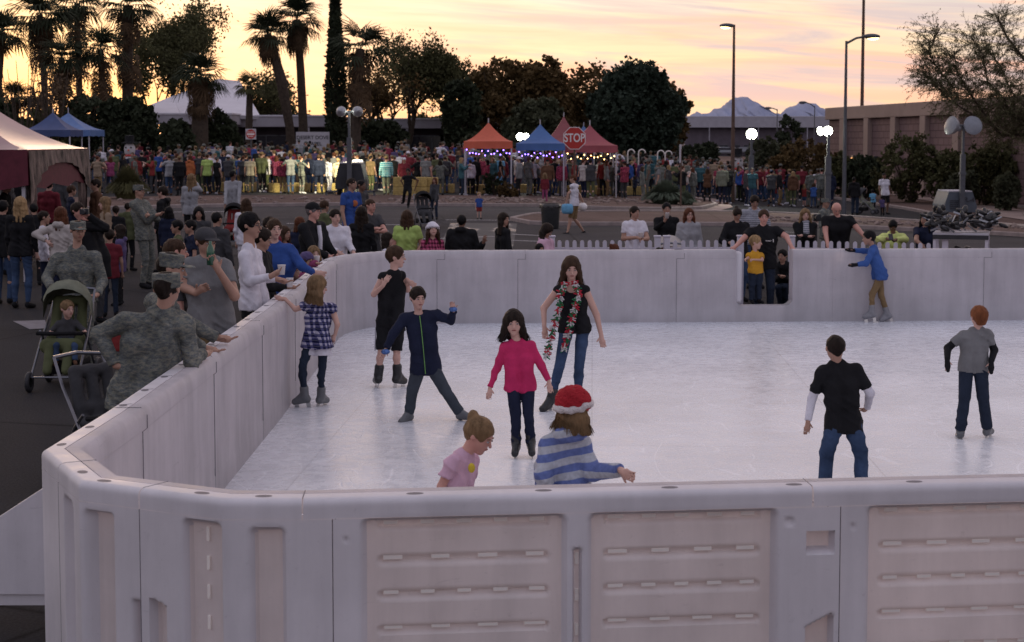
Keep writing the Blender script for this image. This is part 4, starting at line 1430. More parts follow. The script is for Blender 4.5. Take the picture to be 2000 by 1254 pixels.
# ------------------------------------------------------------------ canopies
def canopy(px, ypeak, yeave, wpx, Y, col, label, name='canopy_tent', hpost=None, lights=None, valance=.32, pole=True, rz=0, cat='canopy', skirt_m=None, posts=True):
    c = D(px, yeave, Y); g = gz(c.x, Y); ze = c.z - g
    t = empty(name, (c.x, c.y, g), rz, label, cat, 'pop up canopies')
    w = wpx * Y / F; zp = D(px, ypeak, Y).z - g
    m = mat('canvas_' + '_'.join(str(int(q * 100)) for q in col), col, .55 if wpx < 300 else .3, .12, 2, spec=.35 if wpx < 300 else 1.0, trans=.22 if wpx < 300 else .1)
    n = 11; V, Fs = [], []
    for i in range(n):          # concave pyramid, square plan
        f = i / (n - 1); z = ze + (zp - ze) * (f ** 1.55); rr_ = (1 - f) * w / 2 + .02
        m_ = 8
        for sd in range(4):
            for k in range(m_):
                u = -1 + 2 * k / m_
                x, y = ((u, -1), (1, u), (-u, 1), (-1, -u))[sd]
                sag = .06 * (1 - u * u) * (1 - f) * f * 4 * w / 4
                V.append((x * rr_, y * rr_, z - sag * .6))
    k4 = 32
    for i in range(n - 1):
        for k in range(k4):
            Fs.append((i * k4 + k, i * k4 + (k + 1) % k4, (i + 1) * k4 + (k + 1) % k4, (i + 1) * k4 + k))
    smooth_by_angle(mesh('canopy_top', V, Fs, m, t), .5)
    V, Fs = [], []
    for k in range(k4):
        x, y, z = [q for q in (None,)] * 3 if False else mesh_v(k, w, m_)
        V += [(x, y, ze + .0), (x * 1.004, y * 1.004, ze - valance * (1 + .08 * math.sin(k * 2.1)))]
    for k in range(k4):
        a, b_ = 2 * k, 2 * ((k + 1) % k4); Fs.append((a, b_, b_ + 1, a + 1))
    mesh('valance', V, Fs, skirt_m or m, t)
    if posts:
        for sx in (-1, 1):
            for sy in (-1, 1):
                B().tube([(sx * w * .485, sy * w * .485, 0), (sx * w * .485, sy * w * .485, ze)], .035, 8).build('leg', M_signw, t)
    if pole: B().tube([(0, 0, zp - .1), (0, 0, zp + w * .10)], .025, 6).build('peak_pole', M_signw, t)
    if lights:
        mm = mat('string_light_' + lights, (.3, .2, 1), .5, emit=(((.28, .16, 1.0, 1) if lights == 'blue' else (1.0, .6, .2, 1)), 9.0))
        b = B(); rr = random.Random(int(px))
        for k in range(15):
            u = -1 + 2 * (k + .5) / 15
            b.ell((u * w * .48, -w * .47, ze - valance - .05 - .30 * abs(math.sin(k * 1.3)) * rr.uniform(.5, 1)), (.024, .024, .028), 6)
        b.build('string_lights', mm, t)
    return t


def mesh_v(k, w, m_):
    sd, j = divmod(k, m_); u = -1 + 2 * j / m_
    x, y = ((u, -1), (1, u), (-u, 1), (-1, -u))[sd]
    r = w / 2 + .02
    return x * r, y * r, 0


canopy(954, 240, 276, 92, 73, (.62, .14, .08), 'orange canopy with purple string lights', lights='blue')
canopy(1055, 243, 280, 92, 74, (.08, .17, .40), 'blue canopy right of the orange one with string lights', lights='blue')
canopy(1101, 228, 279, 84, 82, (.30, .09, .10), 'taller maroon canopy half behind the STOP sign', lights=None)
canopy(1152, 245, 284, 100, 75, (.36, .09, .11), 'lower maroon canopy right of the STOP sign with warm string lights', lights='warm')
canopy(1140, 246, 280, 70, 90, (.10, .17, .36), 'far blue canopy whose peak shows beside the STOP sign')
canopy(104, 220, 254, 90, 80, (.06, .09, .22), 'dark blue canopy, left of the two blue ones behind the maroon canopy', skirt_m=None)
canopy(134, 221, 254, 110, 84, (.13, .22, .46), 'blue and white canopy, right of the two blue ones at the left')
# the near maroon canopy with silver skirt
M_silver = mat('silver_fringe', (.12, .085, .075), .6, 1.1, 9, bump=.8, metal=0, stretch=(1, 1, .25))
tt = canopy(-96, 150, 291, 420, 34, (.30, .15, .17), 'big white topped maroon canopy with a silver arched skirt at the left edge', posts=False, skirt_m=mat('maroon_canvas', (.10, .018, .03), .7, .2), valance=.75)
w = 420 * 34 / F
ze = D(-96, 291, 34).z
for sx in (-1, 1):
    for sy in (-1, 1):
        B().box((sx * w * .48, sy * w * .48, ze / 2), (.075, .075, ze), bev=.01).build('leg', M_signw, tt)
V, Fs = [], []
for i in range(41):       # arched silver curtain along the right side and along the front
    f = i / 40
    a = abs(2 * f - 1)
    zb = ze - .28 - .80 * (a ** 2.8)
    xo = w / 2 + .05 + .03 * math.sin(f * 60)
    V += [(xo, -w / 2 + w * f, ze - .02), (xo + .03, -w / 2 + w * f, zb)]
    if i: Fs.append((2 * i - 2, 2 * i, 2 * i + 1, 2 * i - 1))
mesh('silver_skirt', V, Fs, M_silver, tt)
for sy in (-1, 1):
    b = B()
    for k in range(9):
        b.tube([(w / 2 - .02, sy * w * .47 + k * .05 * -sy, ze - .6), (w / 2 - .03, sy * w * .47 + k * .06 * -sy, .5 + .1 * math.sin(k * 2))], [.05, .03], 5)
    b.build('tied_curtain', M_silver, tt)


# ------------------------------------------------------------------ picket fence, table, bin, bales ...
M_vinyl = mat('white_vinyl', (.55, .52, .60), .6, .06, 4)


def picket_fence():
    Yf = 27.3
    runs = [(1078, 1284, 27.2, 27.2), (1302, 1446, 27.2, 27.3), (1546, 1846, 27.3, 26.5)]
    labs = ['white picket fence section left of the twin posts', 'white picket fence section from the twin posts to the gate opening', 'white picket fence section behind the blue jacket boy']
    for (x0, x1, Y0, Y1), lb in zip(runs, labs):
        a, c = D(x0, 492, Y0), D(x1, 492, Y1)
        d = Vector((c.x - a.x, c.y - a.y)); L = d.length
        zt = D(x0, 469, Y0).z
        t = empty('picket_fence', (a.x, a.y, 0), math.atan2(d.y, d.x), lb, 'fence', 'white picket fence sections')
        n = int(L / .127)
        for i in range(1, n):
            x = i * L / n
            b = B(); w = .034
            pr = [(-w, 0), (w, 0), (w, zt - .04)] + [(w * math.cos(q), zt - .04 + .04 * math.sin(q)) for q in np.linspace(.3, pi - .3, 5)] + [(-w, zt - .04)]
            b.prism(pr, -.010, .010, Matrix.Translation((x, -.02, 0)) @ FACE)
            b.build('picket', M_vinyl, t)
        for z in (zt - .17, .25):
            B().box((L / 2, .012, z), (L, .035, .09), bev=.006).build('rail', M_vinyl, t)
        for x in (0, L):
            B().box((x, 0, (zt + .05) / 2), (.10, .10, zt + .05), bev=.008).build('post', M_vinyl, t)
            B().box((x, 0, zt + .065), (.125, .125, .03), bev=.01).build('post_cap', M_vinyl, t)


picket_fence()

# table with the heap of skates
Yt = 26.7
c = D(1878, 464, Yt)
t = empty('skate_table', (c.x, c.y, 0), math.radians(-18), 'white topped table standing behind the barrier, loaded with black skates', 'table')
zt = D(1878, 456, Yt).z
B().box((0, 0, zt), (.88, .80, .05), bev=.008).build('table_top', M_signw, t)
B().box((0, -.405, zt - .04), (.88, .02, .07)).build('apron', M_dark, t)
for sx in (-1, 1):
    for sy in (-1, 1):
        B().box((sx * .41, sy * .37, zt / 2 - .01), (.05, .05, zt - .03), bev=.004).build('leg', M_vinyl, t)
B().box((0, 0, .78), (.84, .76, .03)).build('shelf', M_signw, t)
M_skateb = mat('black_leather', (.015, .015, .017), .35, .3, 12, bump=.3, spec=.5)
rr = random.Random(4)


def skate_pair_heap(n, z0, w, dpt, label_fn, name='ice_skate'):
    """a heap of separate skates, each a boot with a blade"""
    boot = None
    for i in range(n):
        lay = i // 12
        x, y = rr.uniform(-w / 2, w / 2), rr.uniform(-dpt / 2, dpt / 2)
        o = empty(name, Vector((c.x + x, c.y + y, z0 + lay * .07 + rr.uniform(0, .03))), 0, label_fn, 'skate', 'heap of black rental skates')
        o.rotation_euler = (rr.uniform(-.7, .7) + pi / 2 * rr.choice((0, 1, -1)), rr.uniform(-.5, .5), rr.uniform(0, 6.3))
        if boot is None:
            b = B(); b.ell((.0, 0, .05), (.10, .035, .04), 10); b.ell((-.045, 0, .09), (.05, .035, .085), 10)
            bo = b.build('boot', M_skateb, o, True); k = B().box((0, 0, -.015), (.24, .004, .03)).build('blade', M_alu, o)
            boot = (bo, k)
        else:
            for q in boot:
                r_ = q.copy(); COL.objects.link(r_); r_.parent = o


skate_pair_heap(46, zt + .09, 1.05, .72, 'black ice skate in the heap on top of the white table')
skate_pair_heap(16, .86, .7, .6, 'black ice skate in the pile on the shelf under the table')

# bin
p = G(1075, 447); Yb = p.y
t = empty('trash_can', p, 0, 'black plastic bin with a liner bag folded over its rim', 'trash can')
r = 19 * Yb / F; h = D(1075, 402, Yb).z
B().lathe([(.001, 0), (r * .82, 0), (r * .86, .05), (r * .98, h * .8), (r, h), (r * .93, h), (r * .9, h - .3)], n=24).build('barrel', mat('bin_plastic', (.022, .024, .026), .5, .2), t, True)
b = B()
V, Fs = [], []
for k in range(40):
    a = 2 * pi * k / 40; q = 1 + .04 * math.sin(k * 2.3) + .03 * math.sin(k * 5.1)
    for (rr_, z) in ((.90, h - .15), (.98, h + .03), (1.07 * q, h - .02), (1.05 * q, h - .10 - .03 * math.sin(k * 1.7))):
        V.append((r * rr_ * math.cos(a), r * rr_ * math.sin(a), z))
for k in range(40):
    for j in range(3):
        a, c_ = k * 4 + j, ((k + 1) % 40) * 4 + j; Fs.append((a, c_, c_ + 1, a + 1))
mesh('liner', V, Fs, mat('bin_bag', (.02, .02, .022), .25, .2, bump=.4, spec=.6), t, True)
B().box((-r * .97, -.1, h * .66), (.01, .05, .07)).build('sticker', M_signw, t)

# straw bales
M_straw = mat('straw', (.40, .29, .11), .95, .4, 30, bump=.9, bscale=80, stretch=(.3, 1, 1))
M_twine = mat('twine', (.30, .22, .12), .9)
bale0 = None


def bale(x, y, z, rz, label):
    global bale0
    o = empty('straw_bale', (x, y, z), rz, label, 'straw bale', 'straw bales')
    if bale0 is None:
        b = B().box((0, 0, .22), (.96, .48, .42), bev=.035)
        bb = b.build('straw_block', M_straw, o)
        b = B()
        for s_ in (-.22, .22):
            b.tube([(s_, -.246, .0), (s_, -.246, .44), (s_, .246, .44), (s_, .246, 0)], .006, 4)
        tw = b.build('twine', M_twine, o)
        bale0 = (bb, tw)
    else:
        for q in bale0:
            k = q.copy(); COL.objects.link(k); k.parent = o


labs = ['bottom', 'middle', 'top']
for i, px in enumerate((790, 812, 834)):
    for k in range(2):
        p = G(px, 385); bale(p.x, p.y + .1 * k, gz(p.x, p.y) + .43 * k, R.uniform(-.05, .05), f'straw bale in the {("bottom", "top")[k]} row of the lit stack, {("left end", "middle", "right end")[i]}')
for i, (px, py) in enumerate([(408, 378), (470, 379), (540, 380), (578, 379), (616, 380), (645, 380), (865, 381), (925, 382), (968, 378), (1030, 381), (1060, 381), (1100, 383), (1135, 383), (1172, 384), (1215, 385), (1240, 385), (1275, 386), (1318, 386)]):
    p = G(px, py - 2); bale(p.x, p.y + 1.2, gz(p.x, p.y), R.uniform(-.15, .15), f'straw bale in the long row at the crowd\'s feet, {("first", "second", "third", "fourth", "fifth", "sixth", "seventh", "eighth", "ninth", "tenth", "eleventh", "twelfth", "thirteenth", "fourteenth", "fifteenth", "sixteenth", "seventeenth", "eighteenth")[i]} from the left')

# rocks on the islands
M_rock = mat('rock', (.20, .15, .135), .95, .4, 6, bump=.5)
V0 = None
rk = B()
for i in range(420):
    row = i % 3
    px = R.uniform(200, 1370) if row == 0 else (R.uniform(1480, 2000) if row == 1 else R.uniform(760, 1350))
    py = R.uniform(392, 402) if row in (0, 2) else R.uniform(0, 1) * 9 + 427 + (px - 1480) * .033
    p = G(px, py); s_ = R.uniform(.05, .15)
    M = Matrix.Rotation(R.uniform(0, 6), 3, 'Z')
    bm = bmesh.new(); bmesh.ops.create_icosphere(bm, subdivisions=1, radius=1)
    V = [M @ Vector((v.co.x * s_ * R.uniform(.8, 1.3), v.co.y * s_ * R.uniform(.7, 1.1), v.co.z * s_ * .6 * R.uniform(.7, 1.2))) + Vector((p.x, p.y, gz(p.x, p.y) + .11)) for v in bm.verts]
    rk.add(V, [[v.index for v in f.verts] for f in bm.faces]); bm.free()
meta(rk.build('rocks', M_rock), 'loose pale rocks strewn over the gravel islands', 'rocks', kind='stuff')


# vehicles in the far car park
def vehicle(px, ybase, ytop, wpx, Y, col, label, kind='van', ryaw=.35):
    c = D(px, ybase, Y); g = gz(c.x, Y)
    h = (ybase - ytop) * Y / F; L = 4.7
    t = empty('parked_' + kind, (c.x, c.y, c.z), ryaw, label, kind, 'vehicles parked beyond the crowd')
    m = mat('car_paint_' + '_'.join(str(int(q * 100)) for q in col), col, .3, .05, spec=.6)
    W_ = 1.0
    if kind == 'van':
        prof = [(-L / 2, .3), (L / 2, .3), (L / 2, h * .52), (L * .40, h * .62), (L * .28, h * .97), (-L * .47, h), (-L / 2, h * .8)]
    else:
        prof = [(-L / 2, .3), (L / 2, .3), (L / 2, h * .55), (L * .25, h * .62), (L * .12, h * .98), (-L * .2, h), (-L * .36, h * .65), (-L / 2, h * .6)]
    b = B(); b.prism(prof, -W_, W_, FACE)
    bm = bmesh.new(); me_ = bpy.data.meshes.new('x'); me_.from_pydata(b.v, [], b.f); bm.from_mesh(me_)
    bmesh.ops.bevel(bm, geom=bm.edges[:], offset=.06, segments=2, affect='EDGES')
    bd = mesh('body', [v.co for v in bm.verts], [[v.index for v in f.verts] for f in bm.faces], m, t, True); bm.free()
    B().box((-L * .05, -W_ - .004, h * .78), (L * .5, .02, h * .26), bev=.005).build('side_window', M_glassd, t)
    B().box((L * .345, 0, h * .80), (.03, W_ * 1.6, h * .30), ry=.45).build('windscreen', M_glassd, t)
    for sx in (-.3, .3):
        for sy in (-1, 1):
            w_ = B(); w_.lathe([(.001, -.1), (.32, -.1), (.35, -.05), (.35, .05), (.32, .1), (.001, .1)], (sx * L, sy * W_ * .9, .33), 18, Matrix.Rotation(pi / 2, 4, 'X')); w_ = w_.build('wheel', M_dark, t, True)
            B().lathe([(.001, 0), (.18, 0)], (sx * L, sy * (W_ * .9 + .105), .33), 12, Matrix.Rotation(pi / 2, 4, 'X')).build('hubcap', M_alu, w_)
    for sy in (-.7, .7):
        B().box((L / 2 - .02, sy, h * .42), (.06, .22, .14), bev=.02).build('headlight', M_lens, t)
        B().box((-L / 2 + .02, sy * 1.1, h * .5), (.06, .12, .25), bev=.02).build('taillight', M_red, t)
    return t


vehicle(1371, 304, 284, 32, 290, (.55, .52, .52), 'white van left of the grey pickup beyond the crowd', 'van', 2.0)
vehicle(1340, 303, 286, 34, 300, (.10, .10, .12), 'dark car half hidden left of the white van', 'car', .3)
vehicle(1414, 304, 287, 34, 290, (.16, .17, .19), 'grey car between the white van and the snowman', 'car', .3)
vehicle(1452, 303, 287, 34, 295, (.12, .12, .14), 'dark car behind the snowman', 'car', 2.8)


# blow up snowmen with black hats, candy canes
def snowman(px, ybase, ytop, Y, label):
    p = D(px, ybase, Y); p.z = gz(p.x, Y)
    h = D(px, ytop, Y).z - p.z
    t = empty('snowman', p, 0, label, 'snowman')
    m = mat('white_nylon', (.62, .60, .62), .6, .05, trans=.3)
    b = B(); b.ell((0, 0, h * .30), (h * .19, h * .18, h * .31), 18); b.ell((0, 0, h * .70), (h * .11, h * .11, h * .15), 16); b.build('body', m, t, True)
    b = B(); b.lathe([(.001, .0), (h * .15, 0), (h * .15, h * .02), (h * .09, h * .03), (h * .09, h * .15), (.001, h * .16)], (0, 0, h * .82), 18); b.build('hat', M_black, t)
    for s_ in (-1, 1): B().ell((s_ * h * .05, -h * .105, h * .74), (.04, .03, .04), 8).build('eye', M_black, t)
    b = B(); b.tube([(0, -h * .10, h * .69), (0, -h * .18, h * .68)], [.05, .01], 6); b.build('nose', MATS['canvas_62_14_8'], t)
    b = B(); b.lathe([(h * .09, 0), (h * .115, .05), (h * .09, .12)], (0, 0, h * .56), 16); b.build('scarf', M_red, t)
    return t


snowman(1440, 340, 287, 79, 'white blow up snowman with a black hat near the lit floodlight on the right')
snowman(254, 330, 262, 79, 'white snowman with a black hat above the heads on the left')
M_cane = mat('candy_cane_white', (.75, .70, .66), .5, .05, )
for i, (px, yt) in enumerate([(1226, 292), (1247, 292), (1284, 294), (1299, 295), (1160, 292), (1192, 292), (1088, 292)]):
    p = D(px, 340, 82); p.z = gz(p.x, 82); h = D(px, yt, 82).z - p.z
    b = B(); r = .17
    b.tube([(0, 0, .3), (0, 0, h - r)] + [(r - r * math.cos(a), 0, h - r + r * math.sin(a)) for a in np.linspace(.3, 3.3, 8)], .032, 8)
    o = b.build('candy_cane', M_cane, None, True); o.location = p
    meta(o, 'white candy cane pole above the crowd, ' + ['first right of the big dark tree trunk', 'second right of the lower maroon canopy', 'third right of the lower maroon canopy', 'rightmost of the row', 'under the lower maroon canopy', 'at the right leg of the lower maroon canopy', 'under the blue canopy'][i], 'candy cane', 'white candy canes')

# ------------------------------------------------------------------ people: one continuous surface each, grown from a signed distance field
class SDF:
    def __init__(s):
        s.pr, s.sub, s.cuts = [], [], []

    def cap(s, a, b, ra, rb=None, k=.02, flat=False):
        s.pr.append(('c', np.array(a, float), np.array(b, float), float(ra), float(ra if rb is None else rb), k, flat)); return s

    def ell(s, c, r, M=None, k=.02, neg=False):
        (s.sub if neg else s.pr).append(('e', np.array(c, float), np.array(r, float), np.eye(3) if M is None else np.array(M), 0, k, False)); return s

    def scap(s, a, b, ra, rb, k=.01):
        s.sub.append(('c', np.array(a, float), np.array(b, float), ra, rb, k, False)); return s

    def cut(s, p, n):
        s.cuts.append((np.array(p, float), np.array(n, float) / np.linalg.norm(n))); return s

    @staticmethod
    def bb(q):
        if q[0] == 'c':
            r = max(q[3], q[4]); return np.minimum(q[1], q[2]) - r, np.maximum(q[1], q[2]) + r
        r = np.abs(q[3]) @ q[2]
        return q[1] - r, q[1] + r

    @staticmethod
    def ev(q, X, Y, Z):
        if q[0] == 'c':
            a, b, ra, rb = q[1:5]; ba = b - a; L2 = ba @ ba + 1e-12
            t0 = ((X - a[0]) * ba[0] + (Y - a[1]) * ba[1] + (Z - a[2]) * ba[2]) / L2
            t = np.clip(t0, 0, 1)
            d = np.sqrt((X - a[0] - ba[0] * t) ** 2 + (Y - a[1] - ba[1] * t) ** 2 + (Z - a[2] - ba[2] * t) ** 2) - (ra + (rb - ra) * t)
            if q[6]:
                d = np.maximum(d, (t0 - 1) * math.sqrt(L2))
            return d
        c, r, M = q[1:4]          # M columns are the axes
        P = [(X - c[0]) * M[0, i] + (Y - c[1]) * M[1, i] + (Z - c[2]) * M[2, i] for i in range(3)]
        k0 = np.sqrt(sum((P[i] / r[i]) ** 2 for i in range(3))); k1 = np.sqrt(sum((P[i] / r[i] ** 2) ** 2 for i in range(3))) + 1e-9
        return k0 * (k0 - 1) / k1

    def mesh(s, h, noise=0.0, nsc=9.0, seed=0):
        lo = np.min([s.bb(q)[0] for q in s.pr], 0) - 3 * h; hi = np.max([s.bb(q)[1] for q in s.pr], 0) + 3 * h
        n = np.ceil((hi - lo) / h).astype(int) + 1
        ax = [(lo[i] + np.arange(n[i]) * h).astype(np.float32) for i in range(3)]
        Fd = np.full(n, .2, np.float32)
        def sub(q, m):
            a, b = s.bb(q); i0 = np.clip(((a - m - lo) / h).astype(int), 0, n - 1); i1 = np.clip(np.ceil((b + m - lo) / h).astype(int) + 1, 1, n)
            sl = tuple(slice(i0[i], i1[i]) for i in range(3))
            return sl, ax[0][sl[0]][:, None, None], ax[1][sl[1]][None, :, None], ax[2][sl[2]][None, None, :]
        for q in s.pr:
            k = q[5]; sl, X, Y, Z = sub(q, k * 1.2 + 2.5 * h)
            d = s.ev(q, X, Y, Z); f = Fd[sl]
            if k > 0:
                m = np.clip(.5 + .5 * (d - f) / k, 0, 1)
                Fd[sl] = d * (1 - m) + f * m - k * m * (1 - m)
            else:
                Fd[sl] = np.minimum(f, d)
        for q in s.sub:
            k = max(q[5], .001); sl, X, Y, Z = sub(q, k + 2 * h)
            d = -s.ev(q, X, Y, Z); f = Fd[sl]
            m = np.clip(.5 - .5 * (d - f) / k, 0, 1)
            Fd[sl] = d * (1 - m) + f * m + k * m * (1 - m)
        X, Y, Z = ax[0][:, None, None], ax[1][None, :, None], ax[2][None, None, :]
        if noise:
            g = nsc; o = seed * 1.7
            if nsc > 20:
                Fd += noise * (np.sin(X * g * 2.1 + Z * g * 1.3 + o) * np.sin(Z * g * 2.7 - Y * g * 1.1 + o) + .6 * np.sin(X * g * 3.9 - Z * g * 3.1 + 2 + o) * np.sin(Y * g * 4.3 + Z * g * 2.3 + o))
            else:      # creases: ridged waves running across and down the cloth
                w1 = 1.3 * np.sin(X * 9 + Z * 5 + o) + 1.1 * np.sin(Z * 11 - Y * 13 + o * 2); w2 = np.sin(X * 17 - Z * 8 + o)
                amp = .55 + .45 * np.sin(X * 6.1 + Z * 7.3 + Y * 5 + o)
                Fd += noise * amp * (np.abs(np.sin(Z * 21 + X * 13 + Y * 9 + w1 * 1.4)) ** .6 - .6 + .5 * (np.abs(np.sin(X * 24 - Z * 15 + Y * 15 + w2 * 1.6 + o)) ** .7 - .6))
        for p, nn in s.cuts:
            Fd = np.maximum(Fd, (X - p[0]) * nn[0] + (Y - p[1]) * nn[1] + (Z - p[2]) * nn[2])
        return nets(Fd, lo, h)


def nets(Fd, lo, h):
    I = Fd < 0
    c = [I[a:I.shape[0] - 1 + a, b:I.shape[1] - 1 + b, d:I.shape[2] - 1 + d] for a in (0, 1) for b in (0, 1) for d in (0, 1)]
    al = c[0].copy(); an = c[0].copy()
    for q in c[1:]:
        al &= q; an |= q
    act = an & ~al
    idx = np.argwhere(act)
    if len(idx) == 0:
        return np.zeros((3, 3)), np.array([[0, 1, 2, 2]])
    mp = np.full(act.shape, -1, np.int32); mp[act] = np.arange(len(idx))
    i, j, k = idx.T
    cv = {(a, b, d): Fd[i + a, j + b, k + d] for a in (0, 1) for b in (0, 1) for d in (0, 1)}
    P = np.zeros((len(idx), 3)); N = np.zeros(len(idx))
    for a in cv:
        for ax_ in range(3):
            if a[ax_]: continue
            b = list(a); b[ax_] = 1; b = tuple(b)
            f0, f1 = cv[a], cv[b]; m = (f0 < 0) != (f1 < 0)
            t = np.where(m, f0 / np.where(m, f0 - f1, 1), 0)
            q = np.array(a, float)[None, :].repeat(len(idx), 0); q[:, ax_] += t
            P[m] += q[m]; N += m
    V = (idx + P / N[:, None]) * h + lo
    Fs = []
    for ax_ in range(3):
        o = [x for x in range(3) if x != ax_]
        sl0 = [slice(1, -1)] * 3; sl0[ax_] = slice(0, -1); sl1 = list(sl0); sl1[ax_] = slice(1, None)
        s0, s1 = I[tuple(sl0)], I[tuple(sl1)]
        e = np.argwhere(s0 != s1)
        if not len(e): continue
        flip = s0[tuple(e.T)]
        e = e.copy()
        for q in o: e[:, q] += 1
        def g(d1, d2):
            m = e.copy(); m[:, o[0]] -= d1; m[:, o[1]] -= d2
            return mp[tuple(m.T)]
        quad = np.stack([g(1, 1), g(0, 1), g(0, 0), g(1, 0)], 1)
        if ax_ == 1: flip = ~flip
        quad[~flip] = quad[~flip][:, ::-1]
        Fs.append(quad)
    Fs = np.concatenate(Fs)
    return V, Fs


def smat(name, col, **k):
    return mat(name, col, k.pop('rough', .85), k.pop('var', .18), k.pop('scale', 6), bump=k.pop('bump', .25), bscale=k.pop('bscale', 45), spec=k.pop('spec', .15), **k)


SK = {'pale': mat('skin_pale', (.54, .33, .27), .5, .07, 9, spec=.25), 'tan': mat('skin_tan', (.37, .215, .16), .5, .07, 9, spec=.25), 'brown': mat('skin_brown', (.16, .085, .06), .5, .07, 9, spec=.25), 'rosy': mat('skin_rosy', (.52, .27, .22), .5, .1, 7, spec=.25)}
HAIRC = {'blond': (.34, .22, .11), 'dblond': (.20, .125, .065), 'brown': (.055, .030, .018), 'dark': (.020, .013, .010), 'black': (.008, .007, .008), 'red': (.22, .075, .03), 'grey': (.16, .14, .14), 'auburn': (.10, .035, .018), 'white': (.5, .48, .46)}


def hairmat(c):
    return mat('hair_' + c, tuple(v * .8 for v in HAIRC[c]), .6, .5, 26, bump=1.0, bscale=30, spec=.12, stretch=(1, 1, .18))


def cloth(name, c, **k):
    return smat('cloth_' + name, c, bump=k.pop('bump', .6), bscale=k.pop('bscale', 13), **k)


CL = {n: cloth(n, c) for n, c in dict(black=(.012, .012, .014), navy=(.014, .018, .04), jeans=(.035, .055, .10), djeans=(.020, .028, .048), gjeans=(.05, .06, .075), pink=(.48, .028, .11), lpink=(.56, .36, .46), white=(.60, .58, .64),
                                        offwhite=(.42, .38, .36), grey=(.17, .17, .175), lgrey=(.28, .28, .30), dgrey=(.05, .05, .055), royal=(.03, .07, .25), blue=(.045, .10, .30), khaki=(.20, .135, .07), tan=(.24, .18, .13), yellow=(.55, .28, .03),
                                        lime=(.36, .48, .14), plime=(.56, .62, .22), red=(.20, .03, .03), maroon=(.14, .02, .03), purple=(.085, .065, .15), olive=(.09, .10, .05), teal=(.04, .10, .12), brown=(.10, .05, .03), skyblue=(.14, .34, .52), magenta=(.25, .055, .13), sage=(.16, .17, .13), green=(.05, .11, .05), cream=(.36, .31, .23), orange=(.42, .13, .05)).items()}
CL['jeans'] = mat('cloth_denim', (.040, .065, .125), .9, .45, 4, bump=.7, bscale=14, spec=.1)
M_eye = mat('eye_dark', (.015, .010, .008), .2, .1, spec=.5)
M_lip = mat('lip', (.26, .09, .08), .5, .1)
M_sclera = mat('eye_white', (.38, .34, .34), .4, .05)
M_skate_grey = mat('skate_shell_grey', (.125, .13, .14), .4, .2, spec=.4)
M_skate_lt = mat('skate_shell_light', (.22, .22, .24), .4, .15, spec=.4)
M_steel = mat('blade_steel', (.5, .5, .5), .25, .1, metal=.9)


def camo_mat(name='camouflage', cols=((.085, .09, .085), (.15, .155, .13), (.20, .19, .16), (.11, .12, .125)), sc_=40):
    if name in MATS: return MATS[name]
    m = bpy.data.materials.new(name); m.use_nodes = True; t = NT(m.node_tree)
    v = t.n('ShaderNodeTexCoord').outputs['Object']
    mp = t.n('ShaderNodeMapping', {0: v, 2: (0, .25, 0), 3: (sc_ * .55, sc_ * .55, sc_ * 1.25)})
    n1 = t.n('ShaderNodeTexNoise', {'Vector': mp, 'Scale': 1.0, 'Detail': 4, 'Roughness': .75}).outputs[0]
    c = t.ramp(n1, [(0, cols[0]), (.43, cols[3]), (.5, cols[1]), (.58, cols[2])], 'CONSTANT')
    n2 = t.n('ShaderNodeTexNoise', {'Vector': v, 'Scale': 7, 'Detail': 3}).outputs[0]
    c2 = t.n('ShaderNodeVectorMath', {0: c, 'Scale': t.ramp(n2, [(.3, .72), (.7, 1.3)])}, operation='SCALE').outputs[0]
    bp = t.n('ShaderNodeBump', {'Strength': .5, 'Distance': .03, 'Height': n2})
    p = t.n('ShaderNodeBsdfPrincipled', {'Base Color': c2, 'Roughness': .9, 'Specular IOR Level': .1, 'Normal': bp})
    t.n('ShaderNodeOutputMaterial', {0: p.outputs[0]}); MATS[name] = m
    return m


